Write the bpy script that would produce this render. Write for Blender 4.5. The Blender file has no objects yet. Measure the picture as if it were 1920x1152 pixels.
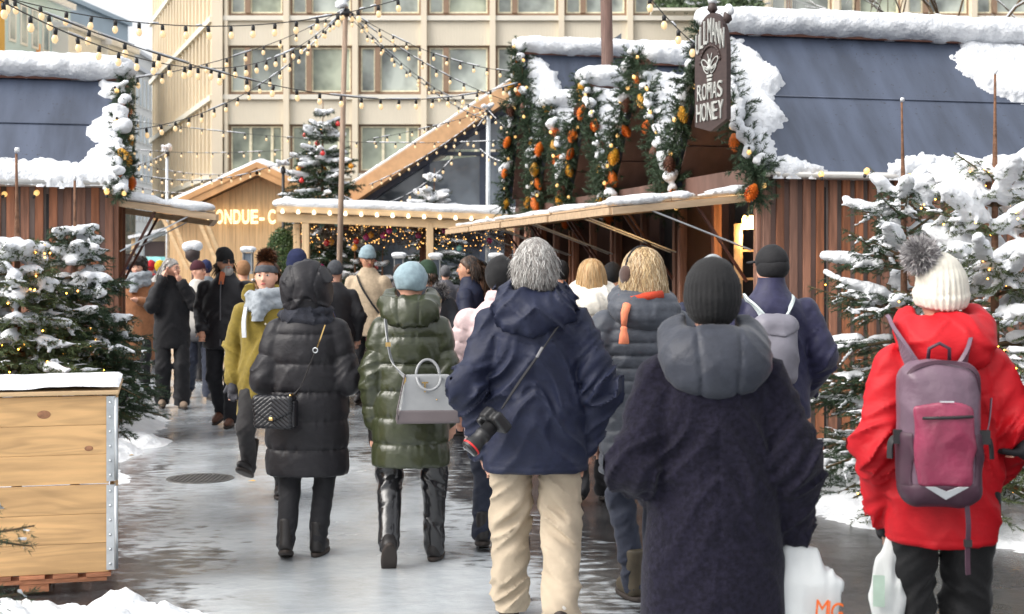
import bpy, math, random
import numpy as np
from mathutils import Vector, Matrix, Euler
random.seed(7)
R = math.radians
SC = bpy.context.scene
COL = SC.collection
# ------------------------------------------------------------------ camera
FPX = 2667.0          # focal length in pixels of the 1920 px wide photograph (50 mm)
EYE, HOR = 1.65, 500.0
cam_d = bpy.data.cameras.new('camera'); cam = bpy.data.objects.new('camera', cam_d); COL.objects.link(cam)
cam.location = (0, 0, EYE); cam.rotation_euler = (R(90), 0, 0)
cam_d.sensor_width = 36; cam_d.lens = 50.0; cam_d.shift_y = -(576 - HOR) / 1920
cam_d.clip_end = 3000
cam_d.dof.use_dof = True; cam_d.dof.focus_distance = 8.2; cam_d.dof.aperture_fstop = 4.5
SC.camera = cam
# ------------------------------------------------------------------ world, sun, exposure
SUN_EL, SUN_AZ = 40.0, -114.0      # azimuth clockwise from +Y (the view direction)
w = bpy.data.worlds.new('World'); SC.world = w; w.use_nodes = True
nt = w.node_tree; nt.nodes.clear()
sky = nt.nodes.new('ShaderNodeTexSky'); sky.sky_type = 'NISHITA'; sky.sun_disc = False
sky.sun_elevation = R(SUN_EL); sky.sun_rotation = R(SUN_AZ); sky.air_density = 1.0; sky.dust_density = 9.0; sky.ozone_density = 1.0
hs = nt.nodes.new('ShaderNodeHueSaturation'); hs.inputs['Saturation'].default_value = 0.28
bg = nt.nodes.new('ShaderNodeBackground'); bg.inputs['Strength'].default_value = 0.15
out = nt.nodes.new('ShaderNodeOutputWorld')
cl = nt.nodes.new('ShaderNodeMix'); cl.data_type = 'RGBA'; cl.inputs[0].default_value = 0.55; cl.inputs[7].default_value = (4.6, 4.7, 4.85, 1)   # even white cloud cover
nt.links.new(sky.outputs[0], hs.inputs['Color']); nt.links.new(hs.outputs[0], cl.inputs[6]); nt.links.new(cl.outputs[2], bg.inputs[0]); nt.links.new(bg.outputs[0], out.inputs[0])
sl = bpy.data.lights.new('sun', 'SUN'); sl.energy = 0.85; sl.angle = R(45); sl.color = (1.0, 0.95, 0.88)
sun = bpy.data.objects.new('sun', sl); COL.objects.link(sun)
sdir = Vector((math.sin(R(SUN_AZ)) * math.cos(R(SUN_EL)), math.cos(R(SUN_AZ)) * math.cos(R(SUN_EL)), math.sin(R(SUN_EL))))
sun.rotation_euler = sdir.to_track_quat('Z', 'Y').to_euler()
SC.view_settings.view_transform = 'Standard'; SC.view_settings.look = 'None'
SC.view_settings.gamma = 1.0; SC.view_settings.exposure = 1.08; SC.view_settings.use_curve_mapping = False
SC.cycles.use_denoising = True
SC.cycles.max_bounces = 6; SC.cycles.transparent_max_bounces = 8
SC.cycles.sample_clamp_indirect = 6.0; SC.cycles.caustics_reflective = False; SC.cycles.caustics_refractive = False

# ------------------------------------------------------------------ helpers
def at(px, py, d):
    """point of the place seen at pixel (px, py) of the photograph, d metres ahead"""
    return Vector(((px - 960) / FPX * d, d, EYE + (HOR - py) / FPX * d))
def srgb(r, g, b):
    f = lambda v: v / 12.92 if v <= 0.04045 else ((v + 0.055) / 1.055) ** 2.4
    return (f(r / 255), f(g / 255), f(b / 255))
def mul(c, k): return tuple(min(1, v * k) for v in c)

def M(name, col, rough=0.6, metal=0.0, var=0.15, vscale=6.0, col2=None, bump=0.0, bscale=40.0, stretch=(1, 1, 1), sheen=0.0,
      coat=0.0, spec=0.5, emit=None, es=0.0, orand=0.0, trans=0.0, alpha=1.0, detail=4.0, bdist=0.02, sss=0.0, lo=0.35, hi=0.65, rvar=0.0, hrand=0.0):
    m = bpy.data.materials.new(name); m.use_nodes = True
    n = m.node_tree.nodes; L = m.node_tree.links; p = n['Principled BSDF']
    p.inputs['Roughness'].default_value = rough; p.inputs['Metallic'].default_value = metal
    p.inputs['Specular IOR Level'].default_value = spec
    if sheen: p.inputs['Sheen Weight'].default_value = sheen
    if coat: p.inputs['Coat Weight'].default_value = coat
    if trans: p.inputs['Transmission Weight'].default_value = trans
    if alpha < 1: p.inputs['Alpha'].default_value = alpha
    if sss:
        p.inputs['Subsurface Weight'].default_value = sss; p.inputs['Subsurface Radius'].default_value = (0.03, 0.03, 0.03); p.inputs['Subsurface Scale'].default_value = 0.5
    if emit:
        p.inputs['Emission Color'].default_value = (*emit, 1); p.inputs['Emission Strength'].default_value = es
    tc = n.new('ShaderNodeTexCoord'); mp = n.new('ShaderNodeMapping'); mp.inputs['Scale'].default_value = stretch
    L.new(tc.outputs['Object'], mp.inputs[0])
    nz = n.new('ShaderNodeTexNoise'); nz.inputs['Scale'].default_value = vscale; nz.inputs['Detail'].default_value = detail
    vec = mp.outputs[0]
    if orand or hrand:
        oi = n.new('ShaderNodeObjectInfo'); ad = n.new('ShaderNodeVectorMath'); ad.operation = 'ADD'
        ml = n.new('ShaderNodeMath'); ml.operation = 'MULTIPLY'; ml.inputs[1].default_value = 37.0
        L.new(oi.outputs['Random'], ml.inputs[0]); L.new(mp.outputs[0], ad.inputs[0]); L.new(ml.outputs[0], ad.inputs[1]); vec = ad.outputs[0]
    L.new(vec, nz.inputs['Vector'])
    mr = n.new('ShaderNodeMapRange'); mr.inputs['From Min'].default_value = lo; mr.inputs['From Max'].default_value = hi
    L.new(nz.outputs['Fac'], mr.inputs['Value'])
    mx = n.new('ShaderNodeMix'); mx.data_type = 'RGBA'
    a = mul(col, 1 - var); b = mul(col2, 1) if col2 else mul(col, 1 + var)
    mx.inputs[6].default_value = (*a, 1); mx.inputs[7].default_value = (*b, 1)
    L.new(mr.outputs[0], mx.inputs[0]); c_out = mx.outputs[2]
    if orand or hrand:
        h2 = n.new('ShaderNodeHueSaturation')
        if orand:
            r2 = n.new('ShaderNodeMapRange'); r2.inputs['To Min'].default_value = 1 - orand; r2.inputs['To Max'].default_value = 1 + orand
            L.new(oi.outputs['Random'], r2.inputs['Value']); L.new(r2.outputs[0], h2.inputs['Value'])
        if hrand:
            m3 = n.new('ShaderNodeMath'); m3.operation = 'MULTIPLY'; m3.inputs[1].default_value = 7.31
            m4 = n.new('ShaderNodeMath'); m4.operation = 'FRACT'; L.new(oi.outputs['Random'], m3.inputs[0]); L.new(m3.outputs[0], m4.inputs[0])
            r3 = n.new('ShaderNodeMapRange'); r3.inputs['To Min'].default_value = 1 - hrand; r3.inputs['To Max'].default_value = 1 + hrand
            L.new(m4.outputs[0], r3.inputs['Value']); L.new(r3.outputs[0], h2.inputs['Saturation'])
        L.new(c_out, h2.inputs['Color']); c_out = h2.outputs[0]
    L.new(c_out, p.inputs['Base Color'])
    if rvar:
        r4 = n.new('ShaderNodeMapRange'); r4.inputs['To Min'].default_value = max(0.02, rough - rvar); r4.inputs['To Max'].default_value = rough + rvar
        L.new(nz.outputs['Fac'], r4.inputs['Value']); L.new(r4.outputs[0], p.inputs['Roughness'])
    if bump:
        nb = n.new('ShaderNodeTexNoise'); nb.inputs['Scale'].default_value = bscale; nb.inputs['Detail'].default_value = 5
        L.new(vec, nb.inputs['Vector'])
        bp = n.new('ShaderNodeBump'); bp.inputs['Strength'].default_value = bump; bp.inputs['Distance'].default_value = bdist
        L.new(nb.outputs['Fac'], bp.inputs['Height']); L.new(bp.outputs[0], p.inputs['Normal'])
    return m

def link(o, parent=None):
    COL.objects.link(o)
    if parent is not None: o.parent = parent
    return o
def tag(o, label=None, cat=None, group=None, kind=None):
    if label: o['label'] = label
    if cat: o['category'] = cat
    if group: o['group'] = group
    if kind: o['kind'] = kind
    return o
def thing(name, label, cat, loc=(0, 0, 0), rz=0.0, group=None, scale=1.0):
    o = bpy.data.objects.new(name, None); o.empty_display_size = 0.1
    COL.objects.link(o); o.location = loc; o.rotation_euler = (0, 0, rz); o.scale = (scale,) * 3
    return tag(o, label, cat, group)
def mesh_np(name, V, F, mats, smooth=True, mi=None):
    """V (n,3) array, F (m,k) array of equal polygons"""
    me = bpy.data.meshes.new(name); V = np.ascontiguousarray(V, dtype=np.float32); F = np.ascontiguousarray(F, dtype=np.int32)
    k = F.shape[1]
    me.vertices.add(len(V)); me.vertices.foreach_set('co', V.ravel())
    me.loops.add(F.size); me.loops.foreach_set('vertex_index', F.ravel())
    me.polygons.add(len(F)); me.polygons.foreach_set('loop_start', np.arange(len(F), dtype=np.int32) * k)
    me.update(calc_edges=True)
    me.polygons.foreach_set('use_smooth', np.full(len(F), smooth))
    for m in (mats if isinstance(mats, (list, tuple)) else [mats]): me.materials.append(m)
    if mi is not None: me.polygons.foreach_set('material_index', np.asarray(mi, dtype=np.int32))
    return me
def obj(name, me, parent=None, loc=(0, 0, 0), rot=(0, 0, 0), scale=None):
    o = bpy.data.objects.new(name, me); link(o, parent); o.location = loc; o.rotation_euler = rot
    if 'snow' in name and name != 'snow_bank': o['kind'] = 'stuff'
    if scale is not None: o.scale = scale if hasattr(scale, '__len__') else (scale,) * 3
    return o

class MB:
    """collects simple shapes into one mesh"""
    def __init__(s): s.v = []; s.f = []; s.m = []; s.sm = []
    def add(s, vs, fs, mi=0, smooth=False):
        o = len(s.v); s.v += [tuple(v) for v in vs]
        for f in fs: s.f.append(tuple(i + o for i in f)); s.m.append(mi); s.sm.append(smooth)
        return s
    def box(s, lo, hi, mi=0, mat=None, bev=0.0):
        x0, y0, z0 = lo; x1, y1, z1 = hi
        if bev <= 0:
            vs = [Vector(p) for p in ((x0, y0, z0), (x1, y0, z0), (x1, y1, z0), (x0, y1, z0), (x0, y0, z1), (x1, y0, z1), (x1, y1, z1), (x0, y1, z1))]
            fs = [(0, 3, 2, 1), (4, 5, 6, 7), (0, 1, 5, 4), (1, 2, 6, 5), (2, 3, 7, 6), (3, 0, 4, 7)]
        else:
            b = min(bev, (x1 - x0) * .45, (y1 - y0) * .45, (z1 - z0) * .45); vs = []
            # chamfered box: rings in z
            def ring(ix, iz): return [(x0 + ix[0], y0 + ix[1], iz), (x1 - ix[0], y0 + ix[1], iz), (x1 - ix[0], y1 - ix[1], iz), (x0 + ix[0], y1 - ix[1], iz)]
            def oct_(e, z): return [(x0 + b + e, y0 + e, z), (x1 - b - e, y0 + e, z), (x1 - e, y0 + b + e, z), (x1 - e, y1 - b - e, z), (x1 - b - e, y1 - e, z), (x0 + b + e, y1 - e, z), (x0 + e, y1 - b - e, z), (x0 + e, y0 + b + e, z)]
            c = b * .7
            R4 = [oct_(c, z0), oct_(0, z0 + b), oct_(0, z1 - b), oct_(c, z1)]
            vs = [Vector(p) for r in R4 for p in r]; fs = [tuple(range(7, -1, -1)), tuple(range(24, 32))]
            for k in range(3):
                for i in range(8): fs.append((k * 8 + i, k * 8 + (i + 1) % 8, k * 8 + 8 + (i + 1) % 8, k * 8 + 8 + i))
        if mat is not None: vs = [mat @ v for v in vs]
        return s.add(vs, fs, mi)
    def bar(s, a, b, wx, wz, mi=0, up=(0, 0, 1)):
        a, b = Vector(a), Vector(b); d = (b - a); L = d.length; d.normalize(); u = Vector(up)
        x = d.cross(u)
        if x.length < 1e-4: x = Vector((1, 0, 0))
        x.normalize(); u = x.cross(d)
        m = Matrix((x, d, u)).transposed().to_4x4(); m.translation = a
        return s.box((-wx / 2, 0, -wz / 2), (wx / 2, L, wz / 2), mi, m)
    def tube(s, pts, rad, n=8, mi=0, cap=True, smooth=True):
        P = [Vector(p) for p in pts]; k = len(P)
        if not hasattr(rad, '__len__'): rad = [rad] * k
        vs = []; fs = []; px = None
        for i in range(k):
            t = (P[min(i + 1, k - 1)] - P[max(i - 1, 0)])
            t = t.normalized() if t.length > 1e-9 else Vector((0, 0, 1))
            if px is None: px = t.orthogonal().normalized()
            else:
                px = px - t * px.dot(t)
                px = px.normalized() if px.length > 1e-6 else t.orthogonal().normalized()
            py = t.cross(px)
            for j in range(n):
                a = 2 * math.pi * j / n; vs.append(P[i] + (px * math.cos(a) + py * math.sin(a)) * rad[i])
        for i in range(k - 1):
            for j in range(n): fs.append((i * n + j, i * n + (j + 1) % n, (i + 1) * n + (j + 1) % n, (i + 1) * n + j))
        if cap: fs.append(tuple(range(n - 1, -1, -1))); fs.append(tuple((k - 1) * n + j for j in range(n)))
        return s.add(vs, fs, mi, smooth)
    def lathe(s, prof, n=12, mi=0, mat=None, smooth=True):
        """prof: list of (r, z)"""
        vs = []; fs = []; k = len(prof)
        for r, z in prof:
            for j in range(n):
                a = 2 * math.pi * j / n; vs.append(Vector((r * math.cos(a), r * math.sin(a), z)))
        for i in range(k - 1):
            for j in range(n): fs.append((i * n + j, i * n + (j + 1) % n, (i + 1) * n + (j + 1) % n, (i + 1) * n + j))
        fs.append(tuple(range(n - 1, -1, -1))); fs.append(tuple((k - 1) * n + j for j in range(n)))
        if mat is not None: vs = [mat @ v for v in vs]
        return s.add(vs, fs, mi, smooth)
    def prism(s, poly, h, mi=0, mat=None):
        """poly: list of (x, y) extruded from 0 to h along z"""
        n = len(poly); vs = [Vector((x, y, 0)) for x, y in poly] + [Vector((x, y, h)) for x, y in poly]
        fs = [tuple(range(n - 1, -1, -1)), tuple(range(n, 2 * n))] + [(i, (i + 1) % n, n + (i + 1) % n, n + i) for i in range(n)]
        if mat is not None: vs = [mat @ v for v in vs]
        return s.add(vs, fs, mi)
    def mesh(s, name, mats):
        me = bpy.data.meshes.new(name); me.from_pydata(s.v, [], s.f); me.update()
        for m in (mats if isinstance(mats, (list, tuple)) else [mats]): me.materials.append(m)
        me.polygons.foreach_set('material_index', s.m); me.polygons.foreach_set('use_smooth', s.sm)
        return me
    def build(s, name, mats, parent=None, loc=(0, 0, 0), rot=(0, 0, 0)):
        return obj(name, s.mesh(name, mats), parent, loc, rot)

# --- noise and surfaces grown from distance fields
_T = np.random.RandomState(3).rand(32, 32, 32).astype(np.float32)
def vnoise(x, y, z):
    xi = np.floor(x); yi = np.floor(y); zi = np.floor(z)
    fx = x - xi; fy = y - yi; fz = z - zi
    fx = fx * fx * (3 - 2 * fx); fy = fy * fy * (3 - 2 * fy); fz = fz * fz * (3 - 2 * fz)
    x0 = xi.astype(np.int64) & 31; y0 = yi.astype(np.int64) & 31; z0 = zi.astype(np.int64) & 31
    x1 = (x0 + 1) & 31; y1 = (y0 + 1) & 31; z1 = (z0 + 1) & 31
    l = lambda a, b, t: a + (b - a) * t
    return l(l(l(_T[x0, y0, z0], _T[x1, y0, z0], fx), l(_T[x0, y1, z0], _T[x1, y1, z0], fx), fy),
             l(l(_T[x0, y0, z1], _T[x1, y0, z1], fx), l(_T[x0, y1, z1], _T[x1, y1, z1], fx), fy), fz)
def fbm(x, y, z, o=3):
    s = 0; a = 0.5
    for i in range(o):
        s = s + a * vnoise(x + i * 7.3, y + i * 3.1, z + i * 5.7); x = x * 2.03; y = y * 2.03; z = z * 2.03; a *= 0.5
    return s / (1 - 0.5 ** o)
_CO = [(i, j, k) for i in (0, 1) for j in (0, 1) for k in (0, 1)]
_ED = [(a, b) for a in _CO for b in _CO if a < b and sum(abs(p - q) for p, q in zip(a, b)) == 1]
def nets(V, xs, ys, zs):
    s = V < 0
    c = np.zeros(tuple(n - 1 for n in V.shape), dtype=np.int8)
    nx, ny, nz = V.shape
    for (i, j, k) in _CO: c += s[i:nx - 1 + i, j:ny - 1 + j, k:nz - 1 + k]
    act = (c > 0) & (c < 8); I, J, K = np.nonzero(act); n = len(I)
    idx = np.full(c.shape, -1, dtype=np.int32); idx[I, J, K] = np.arange(n)
    acc = np.zeros((n, 3)); cnt = np.zeros(n)
    for a, b in _ED:
        va = V[I + a[0], J + a[1], K + a[2]]; vb = V[I + b[0], J + b[1], K + b[2]]
        m = (va < 0) != (vb < 0); t = np.where(m, va / np.where(va == vb, 1, va - vb), 0)
        for ax, (g, Q) in enumerate(((xs, I), (ys, J), (zs, K))):
            pa = g[Q + a[ax]]; pb = g[Q + b[ax]]
            acc[:, ax] += np.where(m, pa + t * (pb - pa), 0)
        cnt += m
    verts = acc / np.maximum(cnt, 1)[:, None]
    faces = []
    A = s[:-1, 1:-1, 1:-1]; B = s[1:, 1:-1, 1:-1]; i, j, k = np.nonzero(A != B); fl = A[i, j, k]
    q = np.stack([idx[i, j, k], idx[i, j + 1, k], idx[i, j + 1, k + 1], idx[i, j, k + 1]], 1); faces.append(np.where(fl[:, None], q, q[:, ::-1]))
    A = s[1:-1, :-1, 1:-1]; B = s[1:-1, 1:, 1:-1]; i, j, k = np.nonzero(A != B); fl = A[i, j, k]
    q = np.stack([idx[i, j, k], idx[i, j, k + 1], idx[i + 1, j, k + 1], idx[i + 1, j, k]], 1); faces.append(np.where(fl[:, None], q, q[:, ::-1]))
    A = s[1:-1, 1:-1, :-1]; B = s[1:-1, 1:-1, 1:]; i, j, k = np.nonzero(A != B); fl = A[i, j, k]
    q = np.stack([idx[i, j, k], idx[i + 1, j, k], idx[i + 1, j + 1, k], idx[i, j + 1, k]], 1); faces.append(np.where(fl[:, None], q, q[:, ::-1]))
    return verts, np.concatenate(faces)
class Grid:
    def __init__(s, lo, hi, h, zs=None):
        s.xs = np.arange(lo[0], hi[0] + h, h); s.ys = np.arange(lo[1], hi[1] + h, h); s.zs = np.arange(lo[2], hi[2] + h, h) if zs is None else zs
        s.X = s.xs[:, None, None].astype(np.float32); s.Y = s.ys[None, :, None].astype(np.float32); s.Z = s.zs[None, None, :].astype(np.float32)
        s.shape = (len(s.xs), len(s.ys), len(s.zs)); s.h = h
    def full(s, V): return np.array(np.broadcast_to(V, s.shape), dtype=np.float32)
    def band(s, V, w, fn):
        """add fn(x,y,z,indices) to V where |V| < w"""
        I = np.nonzero(np.abs(V) < w)
        V[I] += fn(s.xs[I[0]], s.ys[I[1]], s.zs[I[2]], I)
        return V
    def mesh(s, name, V, mats):
        v, f = nets(V, s.xs, s.ys, s.zs); return mesh_np(name, v, f, mats, True)
def smin(a, b, k):
    h = np.maximum(k - np.abs(a - b), 0) / k; return np.minimum(a, b) - h * h * k * 0.25
def smax(a, b, k): return -smin(-a, -b, k)
def seg(G, a, b):
    ax, ay, az = a; dx, dy, dz = b[0] - ax, b[1] - ay, b[2] - az; L2 = dx * dx + dy * dy + dz * dz + 1e-12
    t = np.clip(((G.X - ax) * dx + (G.Y - ay) * dy + (G.Z - az) * dz) / L2, 0, 1)
    return np.sqrt((G.X - ax - t * dx) ** 2 + (G.Y - ay - t * dy) ** 2 + (G.Z - az - t * dz) ** 2), t, math.sqrt(L2)
def cone(G, a, b, ra, rb):
    d, t, L = seg(G, a, b); return d - (ra + (rb - ra) * t)
def ell(G, c, r, Rm=None):
    x, y, z = G.X - c[0], G.Y - c[1], G.Z - c[2]
    if Rm is not None: x, y, z = (x * Rm[0][i] + y * Rm[1][i] + z * Rm[2][i] for i in range(3))
    k0 = np.sqrt((x / r[0]) ** 2 + (y / r[1]) ** 2 + (z / r[2]) ** 2); k1 = np.sqrt((x / r[0] ** 2) ** 2 + (y / r[1] ** 2) ** 2 + (z / r[2] ** 2) ** 2)
    return k0 * (k0 - 1) / np.maximum(k1, 1e-4)
def rbox(G, c, hs, rr, Rm=None):
    x, y, z = G.X - c[0], G.Y - c[1], G.Z - c[2]
    if Rm is not None: x, y, z = (x * Rm[0][i] + y * Rm[1][i] + z * Rm[2][i] for i in range(3))
    qx, qy, qz = np.abs(x) - hs[0] + rr, np.abs(y) - hs[1] + rr, np.abs(z) - hs[2] + rr
    return np.sqrt(np.maximum(qx, 0) ** 2 + np.maximum(qy, 0) ** 2 + np.maximum(qz, 0) ** 2) + np.minimum(np.maximum(np.maximum(qx, qy), qz), 0) - rr
class Splat:
    """distance field filled locally, for many small lumps (snow)"""
    def __init__(s, lo, hi, h):
        s.G = Grid(lo, hi, h); s.V = np.full(s.G.shape, 1.0, dtype=np.float32)
    def cap(s, a, b, ra, rb, sq=1.0, k=0.03):
        G = s.G; m = max(ra, rb) + k + 2 * G.h; I = []
        for ax, g in enumerate((G.xs, G.ys, G.zs)):
            i0 = np.searchsorted(g, min(a[ax], b[ax]) - m); i1 = np.searchsorted(g, max(a[ax], b[ax]) + m)
            if i1 - i0 < 2: return
            I.append(slice(i0, i1))
        x = G.X[I[0]]; y = G.Y[:, I[1]]; z = G.Z[:, :, I[2]]
        dx, dy, dz = b[0] - a[0], b[1] - a[1], (b[2] - a[2]) / sq; L2 = dx * dx + dy * dy + dz * dz + 1e-9
        zz = (z - a[2]) / sq
        t = np.clip(((x - a[0]) * dx + (y - a[1]) * dy + zz * dz) / L2, 0, 1)
        d = (np.sqrt((x - a[0] - t * dx) ** 2 + (y - a[1] - t * dy) ** 2 + (zz - t * dz) ** 2) - (ra + (rb - ra) * t)) * min(1, sq)
        s.V[I[0], I[1], I[2]] = smin(s.V[I[0], I[1], I[2]], d, k)
    def mesh(s, name, mat, amp=0.02, sc=12.0):
        if amp: s.G.band(s.V, amp * 3, lambda x, y, z, I: (0.5 - fbm(x * sc, y * sc, z * sc, 3)) * 2 * amp)
        s.V[0] = s.V[-1] = 1; s.V[:, 0] = s.V[:, -1] = 1; s.V[:, :, 0] = s.V[:, :, -1] = 1
        return s.G.mesh(name, s.V, mat)
def text_mesh(name, s, size, mats, extrude=0.004, bevel=0.0, outline=False, align='LEFT'):
    cu = bpy.data.curves.new(name, 'FONT'); cu.body = s; cu.size = size; cu.align_x = align; cu.extrude = 0 if outline else extrude
    if outline: cu.fill_mode = 'NONE'; cu.bevel_depth = bevel; cu.bevel_resolution = 1
    o = bpy.data.objects.new(name, cu); COL.objects.link(o)
    dg = bpy.context.evaluated_depsgraph_get(); me = bpy.data.meshes.new_from_object(o.evaluated_get(dg))
    bpy.data.objects.remove(o); bpy.data.curves.remove(cu); me.name = name; me.materials.clear()
    for m in (mats if isinstance(mats, (list, tuple)) else [mats]): me.materials.append(m)
    return me
def copy_tree(o, parent=None):
    c = o.copy(); COL.objects.link(c)
    if parent is not None: c.parent = parent
    for ch in list(o.children): copy_tree(ch, c)
    return c
def needle_tris(A, B, per_m, ln, wd, rng, spread=0.9):
    """triangles of needles around twig segments A->B (n,3)"""
    L = np.linalg.norm(B - A, axis=1); k = np.maximum(2, (L * per_m).astype(int)); ix = np.repeat(np.arange(len(A)), k); n = len(ix)
    t = rng.rand(n, 1); P = A[ix] + (B[ix] - A[ix]) * t; ax = (B[ix] - A[ix]) / L[ix][:, None]
    r = rng.randn(n, 3); r -= ax * (r * ax).sum(1, keepdims=True); r /= np.linalg.norm(r, axis=1, keepdims=True) + 1e-9
    d = ax * (0.75 + 0.3 * rng.rand(n, 1)) + r * spread; d /= np.linalg.norm(d, axis=1, keepdims=True)
    wv = np.cross(d, rng.randn(n, 3)); wv /= np.linalg.norm(wv, axis=1, keepdims=True) + 1e-9
    l = ln * (0.7 + 0.6 * rng.rand(n, 1)); V = np.stack([P - wv * wd / 2, P + wv * wd / 2, P + d * l], 1).reshape(-1, 3)
    return V, np.arange(3 * n).reshape(-1, 3)

# ------------------------------------------------------------------ shared materials
SNOW = M('snow', (0.74, 0.76, 0.79), 0.6, var=0.05, vscale=5, bump=0.7, bscale=28, bdist=0.03)
SNOWD = M('trodden_snow', (0.72, 0.74, 0.76), 0.6, var=0.0, vscale=5, col2=(0.83, 0.85, 0.87), bump=0.6, bscale=25, bdist=0.03)
ASPH = None
PINE = M('pale_pine', srgb(214, 182, 140), 0.55, var=0.12, vscale=3, stretch=(1, 6, 6), bump=0.15, bscale=25, orand=0.12)
PINEZ = M('pale_pine_upright', srgb(218, 186, 144), 0.55, var=0.14, vscale=3, stretch=(9, 9, 0.7), bump=0.15, bscale=25, orand=0.12)
LARCH = M('larch_batten', srgb(146, 100, 78), 0.62, var=0.30, vscale=4, stretch=(7, 7, 0.6), bump=0.3, bscale=22, orand=0.32, hrand=0.15)
GREYB = M('weathered_board', srgb(114, 100, 94), 0.75, var=0.28, vscale=4, stretch=(7, 7, 0.6), bump=0.3, bscale=22, orand=0.3)
BROWNP = M('brown_plywood', srgb(98, 74, 66), 0.6, var=0.22, vscale=3, stretch=(2, 2, 0.7), bump=0.1, orand=0.15)
DARKP = M('dark_panel', srgb(58, 46, 45), 0.6, var=0.2, vscale=4)
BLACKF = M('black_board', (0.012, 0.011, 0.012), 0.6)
ROOF = M('blue_grey_roof_sheet', srgb(70, 78, 95), 0.45, var=0.26, vscale=2.2, bump=0.10, bscale=9, detail=8, stretch=(2.2, .5, .5), rvar=.15)
def _specks(m, thr=.70, col=(.5, .53, .58)):
    n = m.node_tree.nodes; L = m.node_tree.links; p = n['Principled BSDF']; src = p.inputs['Base Color'].links[0].from_socket
    tc = n.new('ShaderNodeTexCoord'); a = n.new('ShaderNodeTexNoise'); a.inputs['Scale'].default_value = 38; a.inputs['Detail'].default_value = 2; L.new(tc.outputs['Object'], a.inputs['Vector'])
    b = n.new('ShaderNodeTexNoise'); b.inputs['Scale'].default_value = 1.7; b.inputs['Detail'].default_value = 3; L.new(tc.outputs['Object'], b.inputs['Vector'])
    ad = n.new('ShaderNodeMath'); ad.operation = 'MULTIPLY_ADD'; ad.inputs[1].default_value = .25; L.new(b.outputs['Fac'], ad.inputs[0]); L.new(a.outputs['Fac'], ad.inputs[2])
    r = n.new('ShaderNodeMapRange'); r.inputs['From Min'].default_value = thr + .125; r.inputs['From Max'].default_value = thr + .165; L.new(ad.outputs[0], r.inputs['Value'])
    mx = n.new('ShaderNodeMix'); mx.data_type = 'RGBA'; L.new(r.outputs[0], mx.inputs[0]); L.new(src, mx.inputs[6]); mx.inputs[7].default_value = (*col, 1); L.new(mx.outputs[2], p.inputs['Base Color'])
_specks(ROOF); _specks(ROOF, .68, (.035, .04, .055))
COPPER = M('brown_trim', srgb(104, 60, 44), 0.45, var=0.2, vscale=8)
GALV = M('galvanised_steel', (0.52, 0.55, 0.57), 0.38, 0.75, var=0.12, vscale=14)
RODB = M('rust_brown_rod', srgb(88, 52, 42), 0.5)
FLAPW = M('flap_board', srgb(186, 160, 130), 0.55, var=0.15, vscale=4, stretch=(1, 6, 6), orand=0.1)
WIRE = M('black_cable', (0.02, 0.02, 0.022), 0.5)
SOCK = M('black_socket', (0.012, 0.012, 0.013), 0.35)
BULB = M('lit_bulb_glass', (0.70, 0.54, 0.32), 0.1, var=0.0, emit=(1.0, 0.74, 0.42), es=0.22, coat=0.6, trans=.35)
AMBER = M('amber_fairy_light', (0.9, 0.4, 0.05), 0.3, emit=(1.0, 0.42, 0.05), es=9.0)
WARMDOT = M('warm_fairy_light', (0.9, 0.5, 0.15), 0.3, emit=(1.0, 0.5, 0.14), es=2.2)
BARK = M('spruce_bark', srgb(110, 78, 58), 0.85, var=0.3, vscale=25, bump=0.6, bscale=50)
TWIG = M('twig_bark', srgb(92, 74, 52), 0.85, var=0.25, vscale=30)
POLEW = M('weathered_pole', srgb(150, 128, 110), 0.7, var=0.25, vscale=5, stretch=(8, 8, 0.6), bump=0.3)
POLED = M('dark_pole', srgb(98, 74, 66), 0.7, var=0.25, vscale=5, stretch=(8, 8, 0.6), bump=0.3)
def needle_mat(name, c):
    return M(name, c, 0.5, var=0.35, vscale=9, spec=0.3)
NEED = needle_mat('spruce_needles', (0.035, 0.062, 0.030)); NEEDL = needle_mat('young_spruce_needles', (0.075, 0.10, 0.04)); NEEDW = needle_mat('warm_lit_spruce_needles', (0.075, 0.075, 0.030))  # third material has warm lamplight painted into the needle colour
GARN = needle_mat('garland_needles', (0.045, 0.075, 0.042))
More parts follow.
